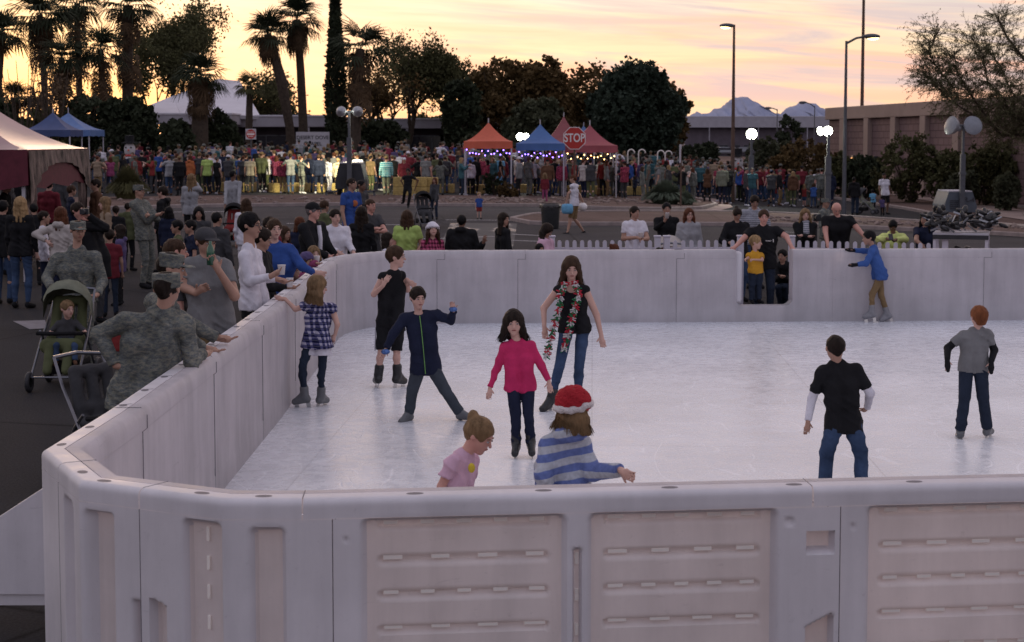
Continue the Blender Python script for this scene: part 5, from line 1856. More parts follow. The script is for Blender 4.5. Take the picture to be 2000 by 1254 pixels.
def band_mat(name, c1, c2, fx=0, fz=8, duty=.5, c3=None, soft=.03, rot=0.0, depth=1.0):
    """woven stripes (fz rows per metre) or a check when fx is given too"""
    if name in MATS: return MATS[name]
    m = bpy.data.materials.new(name); m.use_nodes = True; t = NT(m.node_tree)
    v = t.n('ShaderNodeTexCoord').outputs['Object']
    mp = t.n('ShaderNodeMapping', {0: v, 2: (0, rot, 0)})
    wob = t.n('ShaderNodeTexNoise', {'Vector': v, 'Scale': 8.0, 'Detail': 2}).outputs[0]
    x, y, z = t.n('ShaderNodeSeparateXYZ', {0: mp}).outputs
    def band(ch, f):
        w = t.m('FRACT', t.m('ADD', t.m('MULTIPLY', ch, f), t.m('MULTIPLY', wob, .22)))
        return t.ramp(w, [(0, 0.0), (duty - soft, 0.0), (duty + soft, 1.0), (1 - soft, 1.0)])
    b1 = band(z, fz)
    if fx:
        b2 = band(t.m('ADD', x, t.m('MULTIPLY', y, depth)), fx)
        f = t.m('MULTIPLY', t.m('ADD', b1, b2), .5)
        c = t.ramp(f, [(0.0, c1), (.5, c3 or tuple((a + b) / 2 for a, b in zip(c1, c2))), (1.0, c2)])
        b3 = t.ramp(t.m('FRACT', t.m('MULTIPLY', z, fz * 2.0)), [(.42, 0.0), (.46, .35), (.54, .35), (.58, 0.0)])
        c = t.mix(b3, c, c2)
    else:
        c = t.mix(b1, c1, c2)
    n2 = t.n('ShaderNodeTexNoise', {'Vector': v, 'Scale': 40, 'Detail': 2}).outputs[0]
    c2_ = t.n('ShaderNodeVectorMath', {0: c, 'Scale': t.ramp(n2, [(.3, .85), (.7, 1.15)])}, operation='SCALE').outputs[0]
    p = t.n('ShaderNodeBsdfPrincipled', {'Base Color': c2_, 'Roughness': .9, 'Specular IOR Level': .1, 'Normal': t.n('ShaderNodeBump', {'Strength': .3, 'Distance': .02, 'Height': wob})})
    t.n('ShaderNodeOutputMaterial', {0: p.outputs[0]}); MATS[name] = m
    return m


CL['camo'] = camo_mat()
CL['plaid'] = band_mat('cloth_plaid', (.012, .014, .05), (.42, .40, .50), 17, 17, .55, (.07, .07, .17))
CL['rplaid'] = band_mat('cloth_red_plaid', (.03, .012, .02), (.42, .10, .18), 16, 16, .5, (.22, .03, .08))
CL['bstripe'] = band_mat('cloth_blue_stripe', (.12, .16, .36), (.40, .42, .47), 0, 12.5, .5, rot=.18)
CL['gstripe'] = band_mat('cloth_grey_stripe', (.12, .13, .16), (.34, .34, .38), 0, 28, .35)
CL['tstripe'] = band_mat('cloth_teal_stripe', (.03, .22, .30), (.30, .42, .44), 0, 12, .5)
CL['dots'] = mat('cloth_pattern', (.22, .03, .06), .9, 1.2, 26)


def V3(p): return Vector(p)


def ik(a, c, l1, l2, pole):
    """elbow or knee between a and c"""
    a, c = V3(a), V3(c); d = c - a; L = d.length
    if L > (l1 + l2) * .995:
        return a + d * (l1 / (l1 + l2))
    x = (l1 * l1 - l2 * l2 + L * L) / (2 * L); hh = math.sqrt(max(0, l1 * l1 - x * x))
    u = d / max(L, 1e-6); p = V3(pole); p = p - u * p.dot(u)
    if p.length < 1e-4: p = Vector((0, 0, -1)) - u * u.z * -1
    return a + u * x + p.normalized() * hh


def person(label, px, ytop, Y, yaw=0, kid=False, sex='m', skin='pale', hair=('short', 'brown'), top=('tee', 'black'), bot=('pants', 'jeans'), foot='shoe',
           hy=None, hp=0, bx=None, lean=(0, 0), J=None, bw=1.0, hh=None, vox=.011, hat=None, hgt=None, zf=None, group=None, extra=None, stance=.10, single=False, cat='person', hs=1.0, shoe='black', face=True, cuff=1.0, glasses=False, undershirt=None, gloves=None, step=0, sit=False):
    """px, ytop: where the crown of the head is seen; Y: distance; yaw 0 faces the camera, 90 faces right, 180 shows the back.
    J: joints read off the photograph as (px, py, extra distance)."""
    J = J or {}
    bxx = D(bx if bx is not None else px, 500, Y).x
    z0 = gz(bxx, Y) if zf is None else zf
    base = Vector((bxx, Y, z0))
    crown = D(px, ytop, Y) - base
    h = hgt or crown.z
    hf = (.165 if kid else .135) * hs
    q = hh or h * hf                       # head height
    ya = math.radians(yaw); fw = Vector((math.sin(ya), -math.cos(ya), 0)); lf = Vector((math.cos(ya), math.sin(ya), 0)); up = Vector((0, 0, 1))
    sw = (.097 if kid else (.106 if sex == 'm' else .092)) * h * bw ** .5
    hw = (.050 if kid else .052) * h
    hipz = (.50 if kid else .515) * h if 'hip' not in J else (D(*J['hip'][:2], Y + (J['hip'][2] if len(J['hip']) > 2 else 0)) - base).z
    jt = {}
    def get(k, dflt):
        if k in J:
            v = J[k]; return D(v[0], v[1], Y + (v[2] if len(v) > 2 else 0)) - base
        return V3(dflt)
    jt['hip'] = get('hip', up * hipz)
    ln = fw * lean[0] + lf * lean[1]
    hd = get('hd', Vector((crown.x, crown.y, crown.z - q * .5)) + (fw * 0 if hgt is None else ln))
    if 'hd' not in J and hgt is None:
        hd = Vector((crown.x, 0, crown.z - q * .5)) + fw * 0
    nkd = (hd - jt['hip']).normalized()
    jt['nk'] = get('nk', hd - nkd * q * .62 - fw * q * .10)
    sp = jt['nk'] - nkd * q * .30
    tw = math.radians(J.get('twist', 0)); ls = Matrix.Rotation(tw, 3, 'Z') @ lf; fs = Matrix.Rotation(tw, 3, 'Z') @ fw
    jt['sL'] = get('sL', sp + ls * sw); jt['sR'] = get('sR', sp - ls * sw)
    if 'sL' in J or 'sR' in J:
        ls = (jt['sL'] - jt['sR']); ls.z *= .5; ls.normalize()
        c_ = (jt['sL'] + jt['sR']) / 2
    ua, fa = (.165 if kid else .172) * h, (.135 if kid else .145) * h
    th, sh = (.225 if kid else .235) * h, (.225 if kid else .235) * h
    jt['hL'] = get('hL', jt['hip'] + lf * hw); jt['hR'] = get('hR', jt['hip'] - lf * hw)
    for sd, sg in (('L', 1), ('R', -1)):
        S = jt['s' + sd]
        jt['w' + sd] = get('w' + sd, S + lf * sg * .035 * h - up * (ua + fa) * .97 + fw * .05 * h)
        pole = -up * .6 - fw * .55 + lf * sg * .5
        if 'e' + sd in J: jt['e' + sd] = get('e' + sd, None)
        else:
            jt['e' + sd] = ik(S, jt['w' + sd], ua, fa, pole)
        Hp = jt['h' + sd]
        st = step * sg
        jt['a' + sd] = get('a' + sd, Vector((0, 0, 0)) + lf * sg * stance * h * .6 + up * .05 * h + fw * st * h)
        jt['k' + sd] = get('k' + sd, ik(Hp, jt['a' + sd], th, sh, fw + lf * sg * .15)) if 'k' + sd in J or True else None
        jt['t' + sd] = get('t' + sd, jt['a' + sd] + fw * .085 * h + lf * sg * .02 * h - up * .030 * h)
        hdv = (jt['w' + sd] - jt['e' + sd]).normalized()
        jt['f' + sd] = get('f' + sd, jt['w' + sd] + (hdv * .8 - up * .25 + fw * .1).normalized() * .055 * h)
    hya = math.radians(yaw if hy is None else hy); hpa = math.radians(hp)
    f0 = Vector((math.sin(hya), -math.cos(hya), 0)); hl = Vector((math.cos(hya), math.sin(hya), 0))
    hf_ = f0 * math.cos(hpa) - up * math.sin(hpa); hu = up * math.cos(hpa) + f0 * math.sin(hpa)
    HM = np.array([list(hl), list(hf_), list(hu)]).T
    def HP(l, f, u): return np.array(hd) + HM @ (np.array([l, f, u]) * q)
    # ---- body
    slim = .90 if kid else 1.0
    rc = .052 * h * bw * (1.0 if sex == 'm' or kid else .93) * (.93 if kid else 1); rw = .047 * h * bw * (.95 if sex == 'm' else .86); rp = .053 * h * bw ** .6 * (.93 if kid else 1.0)
    cl_ = (jt['sL'] + jt['sR']) / 2
    tup = (jt['nk'] - jt['hip']).normalized()
    chest = cl_ - tup * .085 * h; waist = jt['hip'].lerp(cl_, .42)
    tf = ls.cross(tup)
    cx = .055 * h * bw ** .5
    def torso(S, off, k=.03, hem=0.0, hemr=None):
        for sg in (1, -1):
            S.cap(chest + ls * cx * sg, waist + ((ls + lf) / 2) * cx * .78 * sg, rc + off, rw + off, k)
            S.cap(waist + ((ls + lf) / 2) * cx * .78 * sg, jt['hip'] + lf * hw * .95 * sg, rw + off, rp + off, k)
            S.cap(chest + ls * cx * .5 * sg, jt['nk'] + ls * .02 * h * sg - tup * .02 * h, rc * .95 + off, .030 * h + off, k)
            S.cap(cl_ + ls * cx * .6 * sg, jt['s' + ('L' if sg > 0 else 'R')], .033 * h * bw ** .5 + off, .030 * h * bw ** .5 + off, k)
            if sex == 'f' and not kid:
                S.cap(chest + ls * cx * .95 * sg + tf * rc * .62 - tup * .01 * h, chest + ls * cx * .9 * sg + tf * rc * .60 - tup * .03 * h, rc * .52 + off, rc * .5 + off, k)
            if hem > 0:
                S.cap(jt['hip'] + lf * hw * .95 * sg + tup * .03 * h, jt['hip'] + lf * hw * 1.05 * sg - up * hem * h, rp + off, (hemr or rp + off * 1.2), k, True)
    ar = {'s': .0285, 'e': .0235, 'e2': .0225, 'w': .0155}
    lr = {'h': .047, 'k': .031, 'k2': .029, 'c': .032, 'a': .0185}
    f_ = bw ** .5 * slim
    def arm(S, sd, off, to=1.0, k=.012, offw=None, flat=True):
        """to: 0..1 upper arm, 1..2 forearm"""
        s_, e, w = jt['s' + sd], jt['e' + sd], jt['w' + sd]
        u = min(1, to)
        S.cap(s_, s_.lerp(e, u), ar['s'] * h * f_ + off, (ar['s'] + (ar['e'] - ar['s']) * u) * h * f_ + off * (1.1 if to < 1 else 1), k, flat and to < 1)
        if to > 1:
            u = to - 1
            S.cap(e, e.lerp(w, u), ar['e2'] * h * f_ + off, (ar['e2'] + (ar['w'] - ar['e2']) * u) * h * f_ + (offw if offw is not None else off), k, flat)
    def leg(S, sd, off, to=2.0, k=.015, offa=None, mul=1.0):
        H_, K, A = jt['h' + sd], jt['k' + sd], jt['a' + sd]
        u = min(1, to)
        S.cap(H_, H_.lerp(K, u), lr['h'] * h * f_ + off, (lr['h'] + (lr['k'] - lr['h']) * u) * h * f_ + off * 1.1, k, to < 1)
        if to > 1:
            u = to - 1
            if offa is None:
                C_ = K.lerp(A, .3) - fw * .008 * h
                S.cap(K, C_, lr['k2'] * h * f_ + off, lr['c'] * h * f_ + off, k)
                S.cap(C_, K.lerp(A, u), lr['c'] * h * f_ + off, lr['a'] * h * f_ + off, k, off > 0)
            else:
                S.cap(K, K.lerp(A, u), lr['k2'] * h * f_ + off, lr['a'] * h * f_ + offa, k, True)
    S = SDF()
    torso(S, -.004, .035)
    for sd, sg in (('L', 1), ('R', -1)):
        arm(S, sd, -.001 if top[0] in ('tee', 'tank', 'sleeveless', 'tunic') else -.007, 2.0, .012, None, False)
        if not sit or True:
            leg(S, sd, -.004 if bot[0] == 'shorts' else -.013, 2.0)
        w, f2 = jt['w' + sd], jt['f' + sd]
        d = (f2 - w).normalized(); sz = .092 * h / .165 * .165
        side = d.cross(fw if abs(d.dot(fw)) < .8 else up).normalized()
        pn = side.cross(d).normalized()
        pl = w + d * .050 * h * .9
        hr = .0105 * h
        S.cap(w, pl, .0150 * h * f_, .0160 * h * f_, .006)
        S.cap(pl + side * .012 * h, pl - side * .012 * h, hr, hr, .006)
        if vox < .0125:
            fr = max(.0052 * h, .0062)
            for i in range(4):
                o = (i - 1.5) * .0098 * h
                kn = pl + side * o + d * .020 * h * (1 - .08 * abs(i - 1.2)) + pn * .004 * h
                tip = kn + (d + pn * (.45 + .12 * i) + side * (i - 1.5) * .08).normalized() * .026 * h * (1 - .1 * abs(i - 1.2))
                S.cap(pl + side * o, kn, fr * 1.1, fr, .003); S.cap(kn, tip, fr, fr * .85, .002)
            tb = w + d * .016 * h + side * .012 * h * sg
            S.cap(tb, tb + (d * .8 + side * sg * .8 + pn * .3).normalized() * .034 * h, fr * 1.25, fr, .004)
        else:
            S.cap(pl, pl + (d + pn * .5).normalized() * .035 * h, .0145 * h, .008 * h, .006)
        if not single:
            if foot == 'shoe': S.cap(jt['a' + sd], jt['a' + sd].lerp(jt['t' + sd], .5), .017 * h, .012 * h, .01)
    S.cap(jt['nk'] - tup * .03 * h, HP(0, -.06, -.20), (.030 if sex == 'm' and not kid else .026) * h, q * .20, .02)
    S.ell(HP(0, -.04, .13), (q * .335, q * .405, q * .365), HM, .02)
    S.ell(HP(0, .08, -.12), (q * .275, q * .28, q * .27), HM, .02)
    S.cap(HP(0, .12, -.20), HP(0, .22, -.37), q * .20, q * .115, .02)
    if face:
        S.cap(HP(0, .37, .02), HP(0, .435, -.11), q * .030, q * .050, .010)
        S.cap(HP(.12, .335, .085), HP(-.12, .335, .085), q * .035, q * .035, .012)
        S.cap(HP(.06, .34, -.245), HP(-.06, .34, -.245), q * .035, q * .035, .012)
        for s_ in (1, -1):
            S.ell(HP(s_ * .345, -.03, .0), (q * .035, q * .075, q * .105), HM, .008)
            S.ell(HP(s_ * .135, .44, .015), (q * .075, q * .085, q * .05), HM, .01, True)
    Vb, Fb = S.mesh(vox)
    skm = SK[skin]
    body = mesh('person', Vb, Fb, skm, None, True)
    body.location = base
    meta(body, label, cat, group)
    def child(S_, name, m, noise=0.0, v=None, parent=None, nsc=9.0):
        V_, F_ = S_.mesh(v or vox, noise, nsc, seed=len(name) + px * .01)
        return mesh(name, V_, F_, m, parent or body, True)
    # ---- clothes
    def material(n): return n if isinstance(n, bpy.types.Material) else CL[n]
    tt_, tm = top[0], material(top[1])
    T = SDF()
    off = {'tee': .010, 'long': .008, 'jacket': .020, 'coat': .026, 'sleeveless': .008, 'tank': .006, 'hoodie': .022, 'puffy': .032, 'tunic': .010}[tt_]
    hem = {'tee': .055, 'long': .040, 'jacket': .055, 'coat': .16, 'sleeveless': .05, 'tank': .03, 'hoodie': .045, 'puffy': .08, 'tunic': .06}[tt_]
    torso(T, off, .035, hem, rp + off + {'tunic': .035, 'tee': .010}.get(tt_, .004))
    to = {'tee': .62, 'tunic': .35, 'sleeveless': .16, 'tank': 0}.get(tt_, 1.97)
    if len(top) > 2: to = top[2]
    for sd in 'LR':
        if to > 0: arm(T, sd, off + (.006 if to < 1 and to > .3 else 0), to, .02, None if to < 1 else off * .8 + .002)
    if tt_ in ('jacket', 'coat', 'hoodie', 'puffy'):
        T.cap(jt['nk'] + ls * .018 * h - tup * .012 * h, jt['nk'] - ls * .018 * h - tup * .012 * h, .036 * h, .036 * h, .02)
        if tt_ in ('hoodie', 'puffy'):
            T.cap(jt['nk'] - tf * .045 * h + ls * .03 * h, jt['nk'] - tf * .045 * h - ls * .03 * h, .033 * h, .033 * h, .02)
    if tt_ in ('tank', 'sleeveless') and tt_ == 'tank':
        T.ell(jt['nk'] + tf * .05 * h, (.045 * h, .05 * h, .055 * h), None, .01, True)
    else:
        T.ell(jt['nk'] + tup * .035 * h + tf * .028 * h, (.040 * h, .040 * h, .040 * h), None, .008, True)
    garment = {'tee': 't_shirt', 'long': 'long_sleeved_shirt', 'jacket': 'jacket', 'coat': 'coat', 'sleeveless': 'sleeveless_shirt', 'tank': 'tank_top', 'hoodie': 'hooded_sweatshirt', 'puffy': 'padded_coat', 'tunic': 'tunic'}[tt_]
    tob = child(T, garment, tm, (.013 if vox < .0125 else .009) if tt_ != 'puffy' else .008, None, None, 15.0)
    if undershirt:
        U = SDF(); hz_ = hem + .05
        for sg in (1, -1):
            U.cap(jt['hip'] + lf * hw * .95 * sg, jt['hip'] + lf * hw * 1.0 * sg - up * hz_ * h, rp + off * .6, rp + off + .018, .03, True)
        child(U, 'undershirt', material(undershirt), .002)
    bt, bm_ = bot[0], material(bot[1])
    Bt = SDF()
    bo = {'pants': .008, 'baggy': .020, 'shorts': .018, 'slim': .004, 'flare': .008}[bt]
    for sg in (1, -1):
        Bt.cap(jt['hip'] + lf * hw * .9 * sg + up * .02 * h, jt['hip'] + lf * hw * .95 * sg, rp * .93 + .004, rp + .004, .03)
    for sd in 'LR':
        if bt == 'shorts': leg(Bt, sd, bo, .98)
        elif bt == 'slim': leg(Bt, sd, bo, 1.97 * cuff)
        elif bt == 'flare':
            leg(Bt, sd, bo, 1.6); leg(Bt, sd, bo, 1.99, offa=.026)
        else: leg(Bt, sd, bo, 1.98 * cuff, offa={'pants': .018, 'baggy': .032}[bt])
    child(Bt, 'shorts' if bt == 'shorts' else 'trousers', bm_, .012 if vox < .0125 else .009, None, None, 16.0)
    if gloves:
        for sd in 'LR':
            G_ = SDF(); w, f2 = jt['w' + sd], jt['f' + sd]; d = (f2 - w).normalized()
            G_.cap(w - d * .01 * h, w + d * .05 * h, .019 * h, .022 * h, .01).cap(w + d * .05 * h, w + d * .085 * h - fw * .0, .021 * h, .014 * h, .01)
            child(G_, 'glove', material(gloves), .003, .008)
    # ---- feet
    if foot:
        for sd in 'LR':
            A, T_ = jt['a' + sd], jt['t' + sd]
            if foot == 'skate' or foot == 'skate_grey' or foot == 'skate_light':
                mm = {'skate': M_skateb, 'skate_grey': M_skate_grey, 'skate_light': M_skate_lt}[foot]
                d = (T_ - A); d.normalize(); dn = Vector((d.x, d.y, d.z)); 
                K = jt['k' + sd]; shn = (A - K).normalized()
                sole = (dn - shn * dn.dot(shn)).normalized()       # along the foot, square to the shin
                sole = (sole * .6 + dn * .4).normalized()
                dwn = (shn - sole * shn.dot(sole)).normalized()
                heel = A + dwn * .030 * h - sole * .012 * h; toe = A + dwn * .034 * h + sole * .085 * h
                Q_ = SDF(); Q_.cap(A - shn * .060 * h, A + shn * .005 * h, .034 * h, .031 * h, .012).cap(A, heel, .031 * h, .028 * h, .012).cap(heel, toe, .027 * h, .024 * h, .012).cap(A - shn * .02 * h, toe, .026 * h, .020 * h, .015)
                Q_.cap(heel - sole * .01 * h + dwn * .016 * h, toe + dwn * .014 * h, .012 * h, .012 * h, .006)
                bo_ = child(Q_, 'ice_skate', mm, 0, .008)
                bb = B(); side = sole.cross(dwn).normalized()
                a = heel - sole * .035 * h; e = toe + sole * .038 * h
                for (z0_, z1_, u0, u1) in ((.078, .094, 0, 1), (.030, .080, .10, .30), (.030, .080, .62, .84)):
                    p0, p1 = a.lerp(e, u0), a.lerp(e, u1); t_ = .004
                    bb.add([p + dwn * zz * h + side * s2 for s2 in (-t_, t_) for (p, zz) in ((p0, z0_), (p1, z0_), (p1, z1_), (p0 + sole * .01, z1_))],
                           [(3, 2, 1, 0), (4, 5, 6, 7), (0, 1, 5, 4), (1, 2, 6, 5), (2, 3, 7, 6), (3, 0, 4, 7)])
                bb.build('blade', M_steel, bo_)
            else:
                Q_ = SDF(); Q_.cap(A - fw * .012 * h - up * .012 * h, T_, .026 * h, .019 * h, .012).cap(A - fw * .012 * h - up * .028 * h, T_ - up * .006 * h, .016 * h, .016 * h, .01)
                Q_.cut(A - up * .05 * h, (0, 0, -1))
                child(Q_, 'shoe', material(shoe), 0, max(.008, vox * .8))
    # ---- hair, hats, face
    ht, hc = hair
    hm = hairmat(hc) if hc else None
    if ht != 'bald':
        Hh = SDF(); t_ = {'buzz': .012, 'short': .045, 'long': .06, 'bun': .035, 'pony': .035, 'bob': .06, 'curly': .07, 'mop': .05}[ht]
        if hat: t_ *= .6
        Hh.ell(HP(0, -.05, .14), (q * (.335 + t_), q * (.405 + t_), q * (.37 + t_)), HM, .0)
        Hh.cap(HP(0, -.22, .0), HP(0, -.20, -.14), q * (.19 + t_ * .5), q * (.12 + t_ * .5), .03)
        if ht in ('long', 'bob', 'curly'):
            L = {'long': .95, 'bob': .50, 'curly': .6}[ht] * (J.get('hl', 1.0))
            for an in (-100, -74, -45, -16, 16, 45, 74, 100):
                a_ = math.radians(an); sx, sf = math.sin(a_), -math.cos(a_)
                p0 = HP(sx * .29, sf * .26 - .03, .08); p1 = HP(sx * .35, sf * .30 + .0, -.28)
                p2 = V3(p1) - up * L * q * .75 + V3(HM @ np.array([sx * .16, sf * .10, 0])) * q
                Hh.cap(p0, p1, q * .12, q * .12, .03); Hh.cap(p1, p2, q * .12, q * .08, .03)
        Hh.ell(HP(0, .52, -.17 - (.045 if J.get('fringe') else 0)), (q * (.31 if ht != 'long' else .29), q * .42, q * .40), HM, .012, True)
        if ht == 'mop': Hh.cap(HP(.12, -.24, .0), HP(.12, -.26, -.24), q * .18, q * .13, .03).cap(HP(-.12, -.24, .0), HP(-.12, -.26, -.24), q * .18, q * .13, .03)
        if ht in ('short', 'buzz', 'bun', 'pony'):
            for s_ in (1, -1): Hh.ell(HP(s_ * .42, .10, -.14), (q * .16, q * .26, q * .18), HM, .008, True)
        if ht in ('bun', 'pony'):
            pb = {'bun': HP(0, -.40, .42), 'pony': HP(0, -.46, .20)}[ht]
            Hh.ell(pb, (q * .15, q * .15, q * .15), None, .02)
            if ht == 'pony':
                Hh.cap(pb, V3(pb) - up * q * .55 - V3(HM[:, 1]) * q * .08, q * .12, q * .05, .02)
        ho_ = child(Hh, 'hair', hm, q * .012, min(vox, .010) if vox < .016 else vox, None, 26.0)
        if vox < .0105 and ht != 'buzz' and not hat or (hat and ht in ('bob', 'long') and vox < .0105):     # loose strands over the mass
            r2 = random.Random(int(px)); sb = B()
            for _ in range(150 if ht in ('long', 'bob') else 70):
                an = math.radians(r2.uniform(-105, 105)); sx, sf = math.sin(an), -math.cos(an)
                g_ = 1.06 + r2.uniform(0, .09)
                if ht in ('long', 'bob'):
                    L_ = {'long': .95, 'bob': .50}[ht] * J.get('hl', 1.0) * r2.uniform(.7, 1.12)
                    p0 = V3(HP(sx * .18, sf * .2 - .03, .50)); p1 = V3(HP(sx * .385 * g_, sf * .40 * g_ - .02, .05)); p2 = V3(HP(sx * .40 * g_, sf * .40 * g_, -.28)); p3 = p2 - up * L_ * q * .78 + V3(HM @ np.array([sx * .2 + r2.uniform(-.08, .08), sf * .14, 0])) * q
                    sb.tube([p0, p1, p2, p3], [.0014, .002, .002, .001], 3, cap=False)
                else:
                    el = r2.uniform(.1, 1.2); p0 = V3(HP(sx * .34 * math.cos(el), sf * .4 * math.cos(el) - .04, .14 + .37 * math.sin(el))); d_ = (p0 - V3(HP(0, 0, .1))).normalized()
                    sb.tube([p0, p0 + d_ * q * .06 - up * q * .02, p0 + d_ * q * .10 - up * q * r2.uniform(.02, .12)], [.0018, .0015, .0008], 3, cap=False)
            sb.build('loose_strands', hm, ho_)
    if hat:
        kind, hmat = hat[0], material(hat[1])
        C = SDF()
        if kind == 'cap':
            C.ell(HP(0, -.05, .22), (q * .375, q * .44, q * .33), HM, .0); C.ell(HP(0, 0, -.20), (q * .6, q * .6, q * .34), HM, .004, True)
            C.ell(HP(0, .46, .17), (q * .27, q * .30, q * .035), HM, .015)
            co_ = child(C, 'cap', hmat, 0, .008)
        elif kind == 'patrol':
            C.cap(HP(0, -.04, .16), HP(0, -.04, .46), q * .385, q * .375, 0.0, True)
            C.ell(HP(0, 0, -.26), (q * .7, q * .7, q * .38), HM, .004, True)
            C.ell(HP(0, .44, .15), (q * .30, q * .26, q * .032), HM, .01)
            co_ = child(C, 'patrol_cap', hmat, 0, .008)
        elif kind == 'knit':
            C.ell(HP(0, -.05, .12), (q * .455, q * .49, q * .46), HM, .0); C.ell(HP(0, .56, -.24), (q * .44, q * .42, q * .42), HM, .01, True); C.cut(HP(0, 0, -.17), HM @ np.array([0, .25, -1]))
            co_ = child(C, 'knit_hat', hmat, .005, .008, None, 34)
            Bn = SDF()
            for i in range(24):
                a0_, a1_ = 2 * pi * i / 24, 2 * pi * (i + 1) / 24
                def rp_(a): return HP(math.sin(a) * .425, -math.cos(a) * .45 - .05, .02 + .07 * math.cos(a) * -1 + (.05 if math.cos(a) < 0 else 0))
                Bn.cap(rp_(a0_), rp_(a1_), q * .085, q * .085, .01)
            child(Bn, 'white_band', material(hat[2]), .004, .008, co_, 40)
        elif kind == 'beanie':
            C.ell(HP(0, -.06, .20), (q * .42, q * .47, q * .40), HM, .0); C.ell(HP(0, .42, -.22), (q * .5, q * .42, q * .36), HM, .01, True); C.ell(HP(0, -.1, -.34), (q * .7, q * .7, q * .34), HM, .01, True)
            co_ = child(C, 'knit_hat', hmat, .004, .008, None, 30)
            if len(hat) > 2:
                Bn = SDF()
                for i in range(20):
                    a0_, a1_ = 2 * pi * i / 20, 2 * pi * (i + 1) / 20
                    def rp_(a): return HP(math.sin(a) * .40, -math.cos(a) * .45 - .06, .19 if math.cos(a) < 0 else .12)
                    Bn.cap(rp_(a0_), rp_(a1_), q * .10, q * .10, .01)
                child(Bn, 'white_band', material(hat[2]), .004, .008, co_, 40)
    if face and vox < .016:
        for s_ in (1, -1):
            B().ell(HP(s_ * .130, .355, .02), (q * .050, q * .040, q * .028), 10, Matrix(HM.tolist())).build('eye', M_sclera, body, True)
            B().ell(HP(s_ * .128, .375, .02), (q * .026, q * .026, q * .028), 8, Matrix(HM.tolist())).build('iris', M_eye, body, True)
            b = B(); b.tube([HP(s_ * .06, .375, .095), HP(s_ * .13, .375, .115), HP(s_ * .20, .335, .095)], [q * .014, q * .018, q * .010], 6)
            b.build('eyebrow', hm or M_eye, body, True)
        B().ell(HP(0, .365, -.235), (q * .10, q * .035, q * .026), 10, Matrix(HM.tolist())).build('mouth', M_lip, body, True)
        if glasses:
            b = B()
            for s_ in (1, -1):
                b.tube([HP(s_ * .14 + math.cos(a) * .10, .42, .015 + math.sin(a) * .07) for a in np.linspace(0, 2 * pi, 13)], q * .010, 5)
                b.tube([HP(s_ * .24, .42, .03), HP(s_ * .35, .02, .03)], q * .010, 4)
            b.tube([HP(.04, .43, .02), HP(-.04, .43, .02)], q * .010, 4)
            b.build('glasses', M_eye, body)
    body_info = dict(jt=jt, HP=HP, h=h, q=q, base=base, fw=fw, lf=lf, up=up, body=body, child=child, top=tob, cl=cl_, tf=tf, ls=ls, tup=tup, chest=chest, waist=waist, rc=rc, rw=rw, off=off, HM=HM)
    if extra: extra(body_info)
    return body_info

# ------------------------------------------------------------------ the skaters on the ice
def gY(py):
    """distance of a point on the ice seen at row py"""
    return G(1000, py, .02).y


def hold(o, label, cat, group=None): return meta(o, label, cat, group)


# girl in the checked blouse, hand on the barrier
def ex(i):
    pass
Y = gY(797)
person('girl with blond bob in navy and white checked blouse, one hand on the left barrier', 620, 539, Y, yaw=160, kid=True, sex='f', skin='pale', hair=('bob', 'dblond'), top=('tunic', 'plaid'), bot=('slim', 'djeans'), foot='skate_grey', hy=115, hp=8, vox=.009,
       undershirt='white', zf=.02, J=dict(sL=(596, 598, .02), sR=(648, 601, .05), eL=(577, 604, .05), wL=(557, 584, .12), fL=(543, 582, .12), eR=(659, 634, 0), wR=(655, 652, 0), fR=(650, 664, 0), hip=(619, 664), kL=(591, 715, -.08), kR=(629, 715, 0), aL=(595, 773, 0), tL=(573, 783, .02), aR=(627, 774, .1), tR=(637, 783, .2), hl=1.25))

# tall boy in black
Y = gY(757)
def ex(i):
    j = i['jt']
    for sd in 'L':
        o = -i['lf'] * 0
        a = j['h' + sd] + i['lf'] * (.058 * i['h']); b_ = j['k' + sd] + i['lf'] * (.046 * i['h'])
        for k in (-.012, 0, .012):
            B().tube([a + i['fw'] * k - i['fw'] * .01, b_ + i['fw'] * k - i['fw'] * .01], .0042, 5).build('side_stripe', CL['white'], i['body'])
person('tall boy in black sleeveless shirt and black shorts with white side stripes', 773, 481, Y, yaw=165, kid=True, sex='m', hair=('short', 'brown'), top=('sleeveless', 'black'), bot=('shorts', 'black'), foot='skate', hy=85, vox=.009, zf=.02, hs=.93,
       J=dict(sL=(748, 541, 0), sR=(784, 539, .08), eL=(730, 575, -.06), wL=(748, 558, -.16), fL=(755, 546, -.16), eR=(796, 566, .12), wR=(795, 546, .02), fR=(803, 553, -.02), hip=(763, 632), kL=(745, 685, -.06), aL=(739, 733, -.02), tL=(733, 748, .12), kR=(775, 685, 0), aR=(776, 733, 0), tR=(789, 741, .10)), extra=ex)

